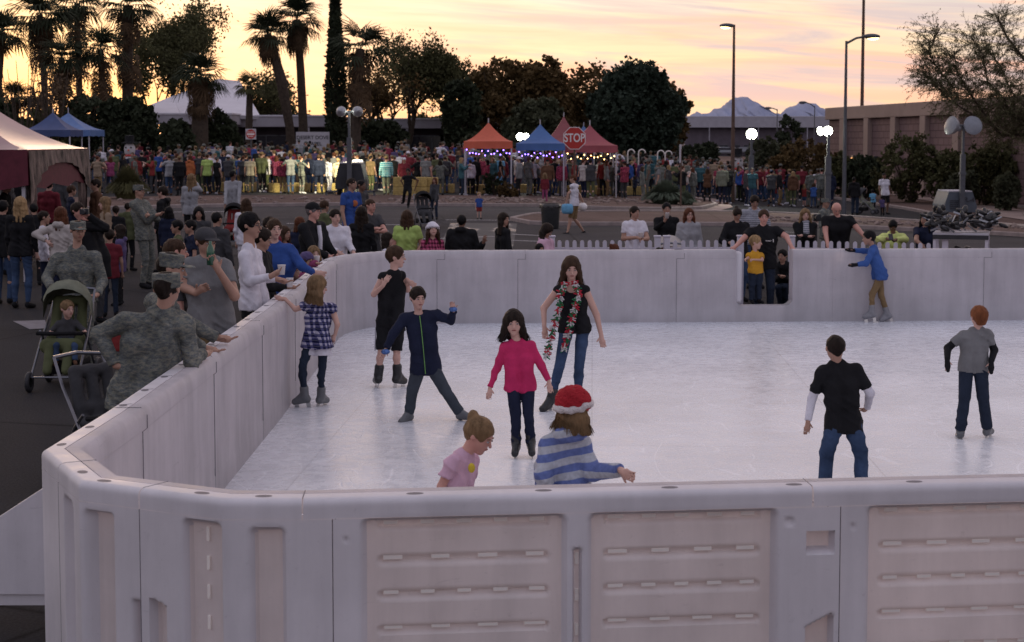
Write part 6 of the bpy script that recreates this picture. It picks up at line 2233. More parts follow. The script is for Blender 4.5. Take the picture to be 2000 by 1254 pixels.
# boy in navy jacket, legs apart
Y = gY(822)
def ex(i):
    j = i['jt']; p = [i['cl'] + i['tf'] * (i['rc'] + .012) + i['tup'] * .02, i['chest'] + i['tf'] * (i['rc'] + .024), i['waist'] + i['tf'] * (i['rw'] + .028), j['hip'] + i['tf'] * (i['rc'] + .03) - i['up'] * .06]
    B().tube(p, .0045, 5).build('zip', cloth('zip_green', (.16, .34, .10)), i['top'])
person('boy in navy zip jacket with green zip, legs spread wide and arms out', 816, 561, Y, yaw=10, kid=True, sex='m', hair=('short', 'dark'), top=('jacket', 'navy'), bot=('baggy', 'gjeans'), foot='skate_grey', hy=24, hp=6, vox=.0085, zf=.02, hs=.98,
       gloves=None, J=dict(nk=(818, 614, 0), sR=(790, 622, 0), sL=(852, 616, 0), eR=(768, 652, -.05), wR=(754, 682, -.10), fR=(748, 693, -.12), eL=(880, 625, -.06), wL=(886, 607, -.20), fL=(884, 598, -.22), hip=(832, 716), kR=(806, 760, -.04), aR=(799, 808, 0), tR=(783, 822, -.08), kL=(868, 760, -.04), aL=(898, 806, 0), tL=(917, 817, -.03)), extra=ex)
def pad(px, py, Y, r, label):
    p = D(px, py, Y); b = B(); b.ell((0, 0, 0), (r, r * .8, r * .62), 12); o = b.build('wrist_guard', mat('guard_blue', (.06, .12, .30), .6, .9, 18), None, True); o.location = p
    return hold(o, label, 'wrist guard', 'blue wrist guards')
pad(753, 687, Y - .13, .045, 'blue wrist guard on the lowered hand of the boy in navy jacket')
pad(885, 604, Y - .22, .042, 'blue wrist guard on the raised hand of the boy in navy jacket')

# girl in the pink top
Y = gY(893)
person('small girl in bright pink long sleeved top and dark trousers, long dark hair with fringe', 1003, 606, Y, yaw=0, kid=True, sex='f', skin='pale', hair=('long', 'dark'), top=('long', 'pink'), bot=('flare', 'navy'), foot='skate', hy=3, hp=4, vox=.0085, zf=.02, hs=1.03,
       J=dict(hl=.62, fringe=True, nk=(1010, 664, 0), sR=(986, 678, 0), sL=(1037, 676, 0), eR=(969, 722, .02), wR=(957, 757, -.04), fR=(955, 771, -.06), eL=(1057, 714, .02), wL=(1072, 744, -.04), fL=(1074, 758, -.06), hip=(1016, 752), kR=(1007, 806, -.04), aR=(1008, 867, 0), tR=(1004, 885, -.16), kL=(1032, 806, -.04), aL=(1037, 866, 0), tL=(1039, 884, -.16)))

# teenage girl with the fringed scarf
Y = gY(801)
def ex(i):
    rr = random.Random(5)
    Y_ = i['base'].y
    def strand(pts):
        cols = [cloth('scarf_red', (.42, .03, .05)), cloth('scarf_white', (.55, .53, .53)), cloth('scarf_green', (.03, .16, .07))]
        P = lerp_poly([tuple(D(x, y, Y_ + d) - i['base']) for x, y, d in pts], 34)
        bs = [B(), B(), B()]
        for n_, p in enumerate(P):
            for k in range(7):
                a = rr.uniform(0, 2 * pi); v = Vector((math.cos(a), -abs(math.sin(a)) * .8, rr.uniform(-.9, .3))).normalized() * rr.uniform(.03, .055)
                bs[(n_ // 2 + (k > 4)) % 3].tube([p, tuple(Vector(p) + v)], [.010, .006], 5)
        sc_ = bs[0].build('scarf', cols[0]); sc_.location = i['base']
        for b_, c_ in zip(bs[1:], cols[1:]): b_.build('fringe', c_, sc_)
        return sc_
    o = strand([(1103, 552, -.05), (1095, 570, -.13), (1092, 600, -.15), (1083, 630, -.13), (1076, 660, -.12), (1067, 696, -.12)])
    hold(o, 'left hanging end of the red white and green fringed scarf on the teenage girl', 'scarf', 'fringed scarf ends')
    o = strand([(1122, 550, -.05), (1130, 568, -.13), (1124, 600, -.15), (1115, 630, -.13), (1108, 655, -.12), (1101, 682, -.12)])
    hold(o, 'right hanging end of the red white and green fringed scarf on the teenage girl', 'scarf', 'fringed scarf ends')
person('teenage girl in black tank top and jeans with very long brown hair', 1116, 502, Y, yaw=0, sex='f', skin='pale', hair=('long', 'brown'), top=('tank', 'black'), bot=('slim', 'jeans'), foot='skate', hy=4, hp=14, vox=.009, zf=.02, hs=1.08, bw=.92,
       J=dict(hl=1.15, nk=(1116, 556, 0), sR=(1090, 566, 0), sL=(1143, 566, 0), eR=(1062, 602, .04), wR=(1063, 636, -.06), fR=(1064, 648, -.06), eL=(1165, 615, .0), wL=(1174, 654, -.04), fL=(1177, 670, -.06), hip=(1123, 640), kR=(1093, 715, -.10), aR=(1076, 781, -.02), tR=(1062, 795, -.10), kL=(1131, 716, -.02), aL=(1129, 776, .25), tL=(1132, 790, .12)), extra=ex)

# girl in the pale pink tee shirt near the front barrier
Y = 9.0
def ex(i):
    b = B(); p = D(921, 914, Y - .13) - i['base']; b.ell(p, (.02, .012, .028), 10); b.build('yellow_print', cloth('print_yellow', (.6, .45, .05)), i['top'], True)
person('little girl in pale pink tee shirt looking down, hair tied in a small bun', 938, 811, Y, yaw=62, kid=True, sex='f', skin='rosy', hair=('bun', 'dblond'), top=('tee', 'lpink'), bot=('pants', 'jeans'), foot='skate', hy=68, hp=26, vox=.0075, zf=.02, hgt=1.22, hh=.205,
       J=dict(hd=(935, 851, 0), nk=(908, 880, 0), sR=(884, 905, -.10), sL=(920, 900, .12), eR=(862, 950, -.12), wR=(858, 985, -.16), eL=(915, 955, .16), wL=(925, 985, .1), hip=(888, 985, 0)), extra=ex)

# child in the red hat and striped hoodie
Y = 8.9
person('child in red and white knit hat and blue striped hoodie, arm on the front barrier', 1120, 752, Y, yaw=152, kid=True, sex='f', skin='pale', hair=('bob', 'dblond'), top=('hoodie', 'bstripe'), bot=('pants', 'jeans'), foot='skate', hy=128, hp=4, vox=.0075, zf=.02, hh=.215,
       hat=('knit', cloth('hat_red', (.36, .02, .03), bump=.8, bscale=90), cloth('band_white', (.60, .56, .56), bump=.8, bscale=90)), J=dict(hl=.9, hd=(1122, 795, 0), nk=(1108, 845, 0), sL=(1074, 872, 0), sR=(1134, 872, .03), eR=(1158, 922, -.10), wR=(1212, 918, -.30), fR=(1234, 934, -.42), eL=(1062, 930, -.1), wL=(1070, 968, -.1), hip=(1098, 960, 0)))

# boy in black tee, back to the camera
Y = gY(972)
person('boy with cropped hair, black tee shirt over white sleeves, back turned', 1632, 655, Y, yaw=176, kid=True, sex='m', skin='tan', hair=('buzz', 'dark'), top=('tee', 'black', .80), bot=('baggy', 'jeans'), foot='skate', hy=186, hp=6, vox=.0085, zf=.02, hs=1.0, bw=1.1,
       J=dict(nk=(1634, 706, 0), sL=(1606, 726, 0), sR=(1672, 722, 0), eL=(1586, 778, .02), wL=(1578, 822, -.04), fL=(1576, 840, -.04), eR=(1699, 768, -.02), wR=(1694, 796, .16), fR=(1689, 800, .20), hip=(1648, 826), kL=(1615, 884, -.04), aL=(1611, 946, 0), kR=(1681, 884, -.04), aR=(1683, 946, 0)),
       extra=lambda i: [i['child'](SDF().cap(i['jt']['s' + s_], i['jt']['e' + s_], .030 * i['h'], .0285 * i['h'], .01).cap(i['jt']['e' + s_], i['jt']['w' + s_], .028 * i['h'], .022 * i['h'], .012, True), 'undershirt_sleeve', CL['white'], .003) for s_ in 'LR'])

# red haired boy
Y = gY(857)
person('red haired boy in grey shirt over black sleeves, skating away at the right', 1912, 598, Y, yaw=178, kid=True, sex='m', skin='pale', hair=('mop', 'red'), top=('tee', 'grey', .66), bot=('baggy', 'djeans'), foot='skate_grey', hy=192, hp=2, vox=.0085, zf=.02, hs=.98, gloves='black',
       J=dict(hl=.2, nk=(1909, 640, 0), sL=(1882, 654, 0), sR=(1929, 652, 0), eL=(1851, 680, .02), wL=(1850, 702, -.12), fL=(1851, 716, -.14), eR=(1942, 684, .02), wR=(1936, 706, -.10), fR=(1936, 718, -.12), hip=(1901, 712), kL=(1884, 775, -.04), aL=(1876, 841, 0), tL=(1872, 851, .10), kR=(1920, 775, -.06), aR=(1928, 836, .05), tR=(1934, 848, .12)),
       extra=lambda i: [i['child'](SDF().cap(i['jt']['s' + s_], i['jt']['e' + s_], .030 * i['h'], .029 * i['h'], .01).cap(i['jt']['e' + s_], i['jt']['w' + s_], .029 * i['h'], .022 * i['h'], .012, True), 'undershirt_sleeve', CL['black'], .003) for s_ in 'LR'])

# boy in the blue jacket at the far barrier
Y = gY(629)
person('boy in blue jacket and khaki trousers gliding left with both arms forward', 1696, 448, Y, yaw=-82, kid=True, sex='m', skin='tan', hair=('short', 'black'), top=('jacket', 'blue'), bot=('pants', 'khaki'), foot='skate_light', hy=-85, hp=4, vox=.011, zf=.02, gloves='black', cuff=.96, hs=.95,
       J=dict(hip=(1719, 536), hd=(1697, 465), nk=(1705, 482, 0), sL=(1704, 492, -.10), sR=(1707, 492, .12), eL=(1692, 514, -.16), wL=(1674, 517, -.16), fL=(1664, 518, -.16), eR=(1686, 491, .14), wR=(1668, 489, .1), fR=(1658, 488, .1), kL=(1703, 576, -.02), aL=(1703, 610, -.06), tL=(1688, 618, -.06), kR=(1721, 576, .06), aR=(1733, 613, .04), tR=(1719, 622, .04)))

# ------------------------------------------------------------------ things spectators hold or push
def cup(px, py, Y, label, r=.042):
    p = D(px, py, Y)
    b = B(); b.lathe([(.001, -.05), (r * .72, -.05), (r, .05), (r * 1.06, .052), (r * .93, .045), (r * .68, -.04)], n=16)
    o = b.build('paper_cup', M_redw, None, True); o.location = p
    return meta(o, label, 'cup', 'white paper cups')


M_frame = mat('stroller_frame', (.16, .16, .18), .35, .1, metal=.7)


def stroller(px, py, Y, yaw, col, label, hood=True, seatc='dgrey', s=1.0):
    p = D(px, py, Y); p.z = gz(p.x, Y)
    t = empty('stroller', p, math.radians(yaw), label, 'stroller', 'strollers')
    t.scale = (s, s, s)
    b = B()
    for x in (-.25, .25):
        b.tube([(x, -.42, .16), (x * .98, -.05, .50), (x * .9, .30, .80), (x * .85, .48, 1.02)], .014, 6)
        b.tube([(x, .32, .14), (x * .96, .05, .50), (x * .95, -.10, .62)], .013, 6)
    b.tube([(-.22, .48, 1.02), (0, .52, 1.04), (.22, .48, 1.02)], .018, 6)
    b.tube([(-.25, -.42, .16), (.25, -.42, .16)], .012, 6); b.tube([(-.25, .32, .14), (.25, .32, .14)], .012, 6)
    b.build('frame', M_frame, t)
    for x in (-.27, .27):
        for y, r in ((-.42, .11), (.32, .14)):
            w = B(); w.lathe([(r * .55, -.018), (r * .9, -.024), (r, -.012), (r, .012), (r * .9, .024), (r * .55, .018)], (x, y, r), 18, Matrix.Rotation(pi / 2, 4, 'Y')); wh = w.build('wheel', M_dark, t, True)
            B().lathe([(.001, 0), (r * .55, 0)], (x + (.02 if x > 0 else -.02), y, r), 12, Matrix.Rotation(pi / 2, 4, 'Y')).build('hub', M_frame, wh)
    m = CL[col]
    S = SDF(); S.cap((-.15, -.14, .46), (.15, -.14, .46), .085, .085, .03).cap((-.15, .06, .48), (.15, .06, .48), .085, k=.03).cap((-.14, .16, .62), (.14, .16, .62), .06, k=.03).cap((-.13, .26, .92), (.13, .26, .92), .05, k=.03)
    for x in (-.14, 0, .14): S.cap((x, .12, .52), (x, .26, .92), .06, .05, .03)
    for x in (-.10, .10): S.cap((x, -.2, .44), (x, -.34, .22), .06, .05, .03)
    V_, F_ = S.mesh(.018, .003, 8); mesh('seat', V_, F_, CL[seatc], t, True)
    if hood:
        V, Fs = [], []; n, k = 12, 9
        for i in range(n):
            a = math.radians(62 + 85 * i / (n - 1))
            for j in range(k):
                q = -pi / 2 + pi * j / (k - 1)
                V.append((.27 * math.sin(q), .20 - .46 * math.cos(a) * 1.0 * math.cos(q) * .8 - .06, .72 + .40 * math.sin(a) * (math.cos(q) ** .6 if abs(q) < pi / 2 - .01 else 0) + .04 * (i % 2)))
        for i in range(n - 1):
            for j in range(k - 1):
                Fs.append((i * k + j, i * k + j + 1, (i + 1) * k + j + 1, (i + 1) * k + j))
        mesh('hood', V, Fs, m, t, True)
    B().box((0, .12, .22), (.40, .42, .16), bev=.04).build('basket', CL['black'], t)
    b = B(); b.tube([(-.24, -.18, .60), (-.2, -.32, .62), (0, -.36, .62), (.2, -.32, .62), (.24, -.18, .60)], .022, 8); b.build('snack_bar', CL['black'], t)
    return t


VX = .012
# ---- along the left barrier, near to far
Y = 11.8
person('soldier in camouflage seen from behind, elbow resting on the barrier top', 328, 533, Y, yaw=172, skin='tan', hair=('buzz', 'dark'), top=('jacket', 'camo'), bot=('pants', 'camo'), hat=('patrol', 'camo'), hy=168, vox=.009, hgt=1.84, hh=.27, bx=268, bw=.98,
       J=dict(hd=(326, 566, 0), nk=(318, 606, 0), sL=(247, 628, -.02), sR=(362, 634, .05), eL=(194, 652, -.02), wL=(226, 714, -.06), fL=(242, 716, -.05), eR=(374, 706, .14), wR=(396, 690, .40), hip=(262, 776, 0)))
Y = 12.8
person('soldier in camouflage facing right with both hands on the barrier', 335, 489, Y, yaw=105, skin='tan', hair=('buzz', 'dark'), top=('jacket', 'camo'), bot=('pants', 'camo'), hat=('patrol', 'camo'), hy=92, vox=.010, bx=325, hh=.27, hp=8,
       J=dict(hd=(335, 526, 0), nk=(326, 568, 0), hip=(322, 712, 0), sL=(300, 590, .18), sR=(326, 592, -.18), eR=(360, 655, -.12), wR=(398, 680, 0), fR=(414, 684, 0), eL=(380, 640, .3), wL=(424, 660, .4), fL=(440, 662, .4)))
Y = 14.7
person('man in grey tee shirt and dark cap drinking from a green bottle', 402, 446, Y, yaw=30, skin='tan', hair=('short', 'brown'), top=('tee', 'grey'), bot=('pants', 'khaki'), hat=('cap', 'dgrey'), hy=40, hp=6, vox=.010, bw=1.1, bx=412, hh=.26,
       J=dict(nk=(404, 502, 0), hip=(412, 628, 0), sR=(372, 518, -.05), sL=(438, 520, .05), eL=(458, 578, -.1), wL=(428, 530, -.25), fL=(417, 512, -.27), eR=(362, 562, -.1), wR=(382, 572, -.24), fR=(392, 566, -.26)))
p = D(411, 496, 14.42); b = B(); b.lathe([(.001, -.10), (.034, -.10), (.036, .02), (.030, .05), (.013, .09), (.013, .115), (.001, .115)], n=16)
o = b.build('drink_bottle', mat('green_bottle', (.03, .10, .06), .15, .1, spec=.6), None, True); o.location = p; meta(o, 'green plastic bottle held at the mouth of the man in the dark cap', 'bottle')
Y = 17.0
person('slim youth with glasses in tight white long sleeved shirt and black trousers', 488, 415, Y, yaw=75, skin='tan', hair=('short', 'black'), top=('long', 'white'), bot=('pants', 'black'), hy=78, vox=.011, glasses=True, bx=493, bw=.95,
       J=dict(hip=(497, 590, 0), nk=(486, 478, 0), sR=(478, 500, -.16), sL=(500, 498, .18), eR=(486, 550, -.22), wR=(528, 540, -.28), fR=(543, 532, -.28), eL=(510, 545, .2), wL=(540, 545, .2)))
cup(550, 527, 16.72, 'white cup in the raised hand of the youth in the white shirt')
person('man in black jacket with yellow trim half hidden behind the youth in white', 513, 446, 18.3, yaw=82, skin='tan', hair=('short', 'dark'), top=('jacket', 'black'), bot=('pants', 'djeans'), hy=85, hp=10, vox=VX,
       J=dict(eR=(525, 560, -.2), wR=(560, 563, -.1), fR=(570, 562, -.1)))
cup(566, 552, 18.1, 'white cup standing in the hand resting on the barrier')
person('heavy woman in royal blue top and dark cardigan, arm along the barrier', 536, 428, 19.6, yaw=22, sex='f', skin='pale', hair=('bun', 'brown'), top=('long', 'royal'), bot=('pants', 'djeans'), hy=25, vox=VX, bw=1.35,
       J=dict(sR=(520, 486, 0), sL=(566, 488, 0), eL=(590, 520, -.2), wL=(613, 532, -.1), fL=(624, 534, -.1)))
person('child with dark hair behind the barrier beside the white cups', 572, 514, 19.8, yaw=70, kid=True, skin='tan', hair=('short', 'black'), top=('tee', 'maroon'), vox=VX)
cup(584, 524, 20.4, 'small white cup in front of the dark haired child')
person('small child in purple and magenta knit hat peering over the barrier', 600, 494, 21.4, yaw=50, kid=True, sex='f', skin='tan', hair=('bob', 'brown'), top=('puffy', 'magenta'), hat=('beanie', 'purple'), vox=VX, J=dict(wL=(618, 514, -.1), eL=(606, 518, 0)))
person('blond child drinking from a cup above the purple hat', 613, 481, 22.6, yaw=30, kid=True, sex='f', skin='pale', hair=('bob', 'dblond'), top=('puffy', 'purple'), vox=VX)
cup(619, 507, 22.3, 'white cup at the chin of the blond child')
person('older man in black jacket open over white shirt, black cap', 612, 396, 23.6, yaw=62, skin='rosy', hair=('short', 'grey'), top=('jacket', 'black'), bot=('pants', 'djeans'), hat=('cap', 'black'), hy=72, vox=VX, bw=1.2,
       J=dict(eR=(612, 490, -.3), wR=(640, 500, -.2), eL=(640, 480, .1), wL=(656, 498, .1)), extra=lambda i: B().tube([i['cl'] + i['tf'] * (i['rc'] * 1.02 + .004) + i['tup'] * .03, i['chest'] + i['tf'] * (i['rc'] + .022), i['waist'] + i['tf'] * (i['rw'] + .026), i['jt']['hip'] + i['tf'] * (i['rc'] + .02)], [.03, .034, .034, .03], 8).build('shirt_front', CL['white'], i['top']))
person('woman with short brown hair in white quilted top at the far left corner', 655, 409, 24.9, yaw=22, sex='f', skin='pale', hair=('short', 'dark'), top=('jacket', 'white'), bot=('pants', 'djeans'), hy=30, vox=VX, bw=1.15,
       J=dict(eR=(630, 480, -.1), wR=(660, 492, -.25), eL=(680, 475, 0), wL=(690, 492, -.15)))
person('person with auburn hair behind the man in the black cap', 586, 424, 26.5, yaw=160, sex='f', hair=('bob', 'auburn'), top=('long', 'navy'), vox=VX)
person('person with dark hair behind the woman in royal blue', 528, 424, 22.5, yaw=60, skin='tan', hair=('short', 'dark'), top=('tee', 'maroon'), vox=VX)
person('tall man in royal blue tee shirt with a sun print, back of the far corner', 687, 348, 35, yaw=50, skin='tan', hair=('buzz', 'dark'), top=('tee', 'royal'), bot=('pants', 'djeans'), hy=70, vox=VX,
       extra=lambda i: B().ell(i['chest'] + i['tf'] * (i['rc'] + .012), (.07, .02, .07), 10).build('shirt_print', CL['orange'], i['top']))
person('man in dark tee shirt just behind the tall man in royal blue', 706, 352, 37, yaw=60, skin='brown', hair=('buzz', 'black'), top=('tee', 'dgrey'), vox=VX)
person('woman with waist long dark hair in black, seen from behind', 706, 404, 26.6, yaw=172, sex='f', hair=('long', 'dark'), top=('long', 'black'), vox=VX, J=dict(hl=1.4))
person('man with cropped brown hair and folded arms in charcoal tee shirt', 724, 389, 28.2, yaw=48, skin='rosy', hair=('buzz', 'brown'), top=('tee', 'dgrey'), hy=50, vox=VX, bw=1.15, J=dict(eL=(752, 452, -.1), wL=(728, 452, -.28), eR=(708, 452, -.1), wR=(736, 446, -.32)))
person('dark haired child in white beside the lime green woman', 757, 455, 26.2, yaw=85, kid=True, sex='f', hair=('bob', 'dark'), top=('tee', 'white'), vox=VX)
person('woman in lime green tee shirt with brown hair, seen from behind', 795, 411, 26.6, yaw=178, sex='f', skin='rosy', hair=('long', 'brown'), top=('tee', 'lime'), bot=('pants', 'djeans'), vox=VX, bw=1.15, J=dict(hl=.85, eR=(824, 478, 0), wR=(812, 496, -.1)))
person('girl in white fluffy hat and red checked shirt looking up', 845, 435, 26.2, yaw=15, kid=True, sex='f', hair=('long', 'brown'), top=('long', 'rplaid'), hat=('beanie', 'white', 'white'), hp=-12, vox=VX, hs=.95)
person('person in black hooded top seen from behind, one fist raised', 902, 420, 26.6, yaw=168, skin='brown', hair=('short', 'black'), top=('hoodie', 'black'), vox=VX, bw=1.25, J=dict(eR=(934, 492, 0), wR=(944, 474, -.2), fR=(947, 464, -.22)))
person('young woman with long dark hair in black looking over her shoulder', 984, 416, 26.7, yaw=120, sex='f', skin='tan', hair=('long', 'dark'), top=('long', 'black'), hy=55, vox=VX, J=dict(hl=1.2))
person('girl in pink hooded coat bending her head beside the fence post', 1068, 437, 26.3, yaw=60, kid=True, sex='f', skin='tan', hair=('bob', 'dark'), top=('puffy', 'lpink'), hp=35, hy=70, vox=VX, hs=.95, extra=lambda i: None)
person('small dark haired child in front of the girl in the pink coat', 1054, 476, 25.7, yaw=30, kid=True, skin='tan', hair=('short', 'black'), top=('tee', 'magenta'), vox=VX)
person('small child whose auburn bun shows above the barrier before the fence', 1201, 477, 25.6, yaw=120, kid=True, sex='f', skin='rosy', hair=('bun', 'auburn'), top=('tee', 'navy'), vox=VX)
person('small child whose black hair just shows above the barrier by the twin posts', 1287, 484, 25.7, yaw=180, kid=True, hair=('short', 'black'), top=('tee', 'navy'), vox=VX)
person('small child whose brown head just shows left of the blue jacket boy', 1660, 494, 25.8, yaw=0, kid=True, skin='tan', hair=('short', 'brown'), top=('tee', 'navy'), vox=VX)
# ---- behind the picket fence
person('woman with dark ponytail in white tee shirt holding a cup', 1240, 403, 28.0, yaw=28, sex='f', skin='tan', hair=('pony', 'dark'), top=('tee', 'white'), hy=35, vox=VX, bw=1.25, J=dict(eR=(1218, 466, -.1), wR=(1244, 464, -.3), eL=(1264, 466, -.05), wL=(1254, 468, -.28)))
cup(1251, 460, 27.66, 'white cup in the hand of the woman in the white tee shirt')
person('man in black drinking from a white cup', 1302, 396, 29.2, yaw=5, skin='tan', hair=('short', 'black'), top=('long', 'black'), vox=VX, J=dict(eR=(1282, 446, -.1), wR=(1298, 432, -.26), fR=(1302, 424, -.27)))
cup(1303, 421, 28.85, 'white cup at the lips of the man in black')
person('woman with glasses and reddish long hair in light grey cardigan', 1346, 407, 28.2, yaw=10, sex='f', skin='pale', hair=('long', 'auburn'), top=('jacket', 'lgrey'), glasses=True, vox=VX)
person('woman with high bun and black leather jacket looking down', 1440, 407, 28.0, yaw=15, sex='f', skin='tan', hair=('bun', 'dark'), top=('jacket', 'black'), hp=28, vox=VX, bw=1.2, J=dict(wR=(1425, 474, -.3), wL=(1442, 474, -.3)))
person('man in grey striped hoodie looking down behind the bun haired woman', 1474, 382, 30.5, yaw=0, skin='tan', hair=('short', 'dark'), top=('hoodie', 'gstripe'), hp=22, vox=VX, bw=1.15)
person('man in black tee shirt in the doorway, both arms spread on the barrier', 1492, 410, 25.3, yaw=-4, skin='rosy', hair=('short', 'brown'), top=('tee', 'black'), bot=('pants', 'djeans'), vox=VX, bw=1.25,
       J=dict(nk=(1490, 440, 0), sR=(1466, 452, 0), sL=(1516, 450, 0), eR=(1450, 468, -.15), wR=(1436, 482, -.35), fR=(1430, 486, -.4), eL=(1536, 462, -.1), wL=(1545, 480, -.3), fL=(1549, 487, -.35)),
       extra=lambda i: [B().box(i['chest'] + i['tf'] * (i['rc'] + .020) + i['ls'] * .055 - i['up'] * .01 * k, (.10 - .02 * k, .004, .004)).build('shirt_print', M_redw, i['top']) for k in (0, 1)] + [B().box(i['chest'] + i['tf'] * (i['rc'] + .020) + i['ls'] * .13, (.010, .004, .05)).build('shirt_print', M_redw, i['top'])])
person('toddler with fair hair in yellow tee shirt standing in the doorway', 1476, 460, 25.0, yaw=20, kid=True, skin='pale', hair=('short', 'blond'), top=('tee', 'yellow'), bot=('baggy', 'djeans'), hy=70, zf=.27, hs=1.25, vox=.010, bw=1.1, J=dict(eR=(1461, 504, -.05), wR=(1456, 506, -.2), eL=(1489, 508, -.05), wL=(1470, 507, -.2)))
person('person in black crouching behind the doorway at the right', 1530, 486, 26.0, yaw=-30, skin='tan', hair=('short', 'black'), top=('jacket', 'black'), bot=('pants', 'djeans'), vox=VX, hgt=1.55, J=dict(hd=(1528, 500, 0), nk=(1530, 514, 0), hip=(1540, 562, .15), wL=(1532, 540, -.3), wR=(1526, 540, -.3), kL=(1532, 560, -.3), kR=(1520, 562, -.3), aL=(1536, 606, 0), aR=(1526, 606, 0)))
person('woman in black coat with grey scarf between the doorway and the bald man', 1573, 408, 28.5, yaw=0, sex='f', skin='pale', hair=('bob', 'dblond'), top=('coat', 'black'), vox=VX, J=dict(wR=(1580, 462, -.28), wL=(1566, 460, -.30)),
       extra=lambda i: B().tube([i['jt']['nk'] + i['ls'] * .07, i['jt']['nk'] + i['tf'] * .09, i['jt']['nk'] - i['ls'] * .07, i['jt']['nk'] - i['tf'] * .06, i['jt']['nk'] + i['ls'] * .07], .04, 8).tube([i['jt']['nk'] + i['tf'] * .09, i['chest'] + i['tf'] * (i['rc'] + .05), i['waist'] + i['tf'] * (i['rw'] + .06)], [.05, .06, .06], 8).build('scarf', CL['gstripe'], i['top'], True))
person('bald bearded man in black tee shirt leaning on the fence', 1634, 396, 28.1, yaw=5, skin='rosy', hair=('bald', 'brown'), top=('tee', 'black'), hp=30, vox=VX, bw=1.45, J=dict(nk=(1636, 422, 0), hip=(1634, 500, .2), eR=(1612, 452, -.1), wR=(1616, 474, -.3), eL=(1676, 448, -.1), wL=(1694, 468, -.25)),
       extra=lambda i: i['child'](SDF().ell(i['HP'](0, .16, -.34), (i['q'] * .18, i['q'] * .17, i['q'] * .13), i['HM']), 'beard', hairmat('brown'), .002))
person('soldier in camouflage cap with a camera behind the bald man', 1612, 387, 34, yaw=60, skin='tan', hair=('buzz', 'dark'), top=('jacket', 'camo'), bot=('pants', 'camo'), hat=('patrol', 'camo'), vox=VX)
person('person in pale yellow hooded top looking down at a phone', 1745, 426, 27.9, yaw=-10, sex='f', skin='brown', hair=('pony', 'black'), top=('hoodie', 'plime'), hp=34, vox=VX, bw=1.2, hgt=1.56, J=dict(hd=(1744, 442, 0), eR=(1716, 468, -.1), wR=(1732, 466, -.3), eL=(1768, 468, -.1), wL=(1750, 468, -.3)))
b = B(); b.box((0, 0, 0), (.075, .015, .14), rx=-.8, bev=.004); o = b.build('mobile_phone', M_dark); o.location = D(1740, 463, 27.5); meta(o, 'black phone in the hands of the person in pale yellow', 'phone')
person('young woman with long black hair in navy tee shirt beside the skate table', 1807, 416, 27.5, yaw=-35, sex='f', skin='tan', hair=('long', 'black'), top=('tee', 'navy'), hy=-45, vox=VX, bw=1.15, J=dict(hl=1.1, eR=(1790, 470, -.2), wR=(1800, 478, -.3)))
o = B().tube([(0, 0, -.1), (0, 0, 1.3)], .02).tube([(0, 0, .7), (.35, .1, 0)], .015).tube([(0, 0, .7), (-.3, .15, 0)], .015).tube([(0, 0, .7), (0, -.35, 0)], .015).build('tripod', M_dark)
o.location = D(1592, 600, 29.0); o.location.z = 0; meta(o, 'black tripod standing right of the woman with the grey scarf', 'tripod')
o = B().box((0, 0, 0), (.14, .20, .13), bev=.02).tube([(0, -.1, 0), (0, -.2, 0)], .05, 12).build('video_camera', M_dark); o.location = o.location + Vector((D(1592, 600, 29.0).x, 29.0, 1.42)); meta(o, 'black video camera on top of the tripod', 'camera')
stroller(1305, 480, 28.2, 180, 'offwhite', 'pale hooded stroller behind the twin fence posts', seatc='red')
# ---- left part of the car park
person('soldier in camouflage and cap pushing the green stroller', 152, 431, 19.4, yaw=5, skin='tan', hair=('buzz', 'brown'), top=('jacket', 'camo'), bot=('pants', 'camo'), hat=('patrol', 'camo'), hy=32, hp=5, vox=.011, bw=1.15,
       J=dict(nk=(150, 484, 0), sR=(112, 506, 0), sL=(186, 502, 0), eR=(92, 544, -.05), wR=(100, 562, -.4), fR=(108, 564, -.5), eL=(200, 550, -.05), wL=(190, 576, -.35), fL=(180, 580, -.45)))
stroller(128, 740, 18.3, 0, 'sage', 'green and grey hooded stroller with a toddler, nearest on the left', seatc='olive', s=1.05)
person('fair haired toddler sitting in the green stroller', 132, 588, 18.3, yaw=20, kid=True, skin='pale', hair=('short', 'dblond'), top=('tee', 'dgrey', 1.9), bot=('pants', 'jeans'), hy=45, zf=.2, hgt=.95, hh=.2, vox=.010, shoe='brown', hs=1.2,
       J=dict(hd=(132, 604, -.05), nk=(132, 622, 0), hip=(128, 664, .0), kR=(110, 676, -.25), kL=(146, 676, -.25), aR=(110, 706, -.28), aL=(146, 704, -.28), tR=(108, 712, -.36), tL=(148, 710, -.36), wR=(98, 648, -.15), wL=(166, 646, -.15)))
stroller(205, 800, 13.0, 40, 'black', 'dark stroller half hidden behind the leaning soldier', hood=False, seatc='dgrey')
o = B().box((0, 0, 0), (.22, .14, .20), bev=.03).build('red_bag', CL['red']); o.location = D(240, 663, 13.8); meta(o, 'red bag glimpsed through the crook of the leaning soldier\'s arm', 'bag')
person('soldier with shaved head just behind the two soldiers at the barrier', 343, 466, 14.9, yaw=110, skin='rosy', hair=('buzz', 'brown'), top=('tee', 'dgrey'), vox=VX)
person('blond woman in black top and jeans seen from behind at the left edge', 40, 385, 26.8, yaw=175, sex='f', skin='pale', hair=('long', 'blond'), top=('long', 'black'), bot=('slim', 'jeans'), vox=VX, J=dict(hl=1.15))
person('boy in white long sleeved shirt right of the blond woman', 86, 412, 27.6, yaw=110, kid=True, skin='tan', hair=('buzz', 'dark'), top=('long', 'white'), bot=('pants', 'navy'), hs=.9, vox=VX)
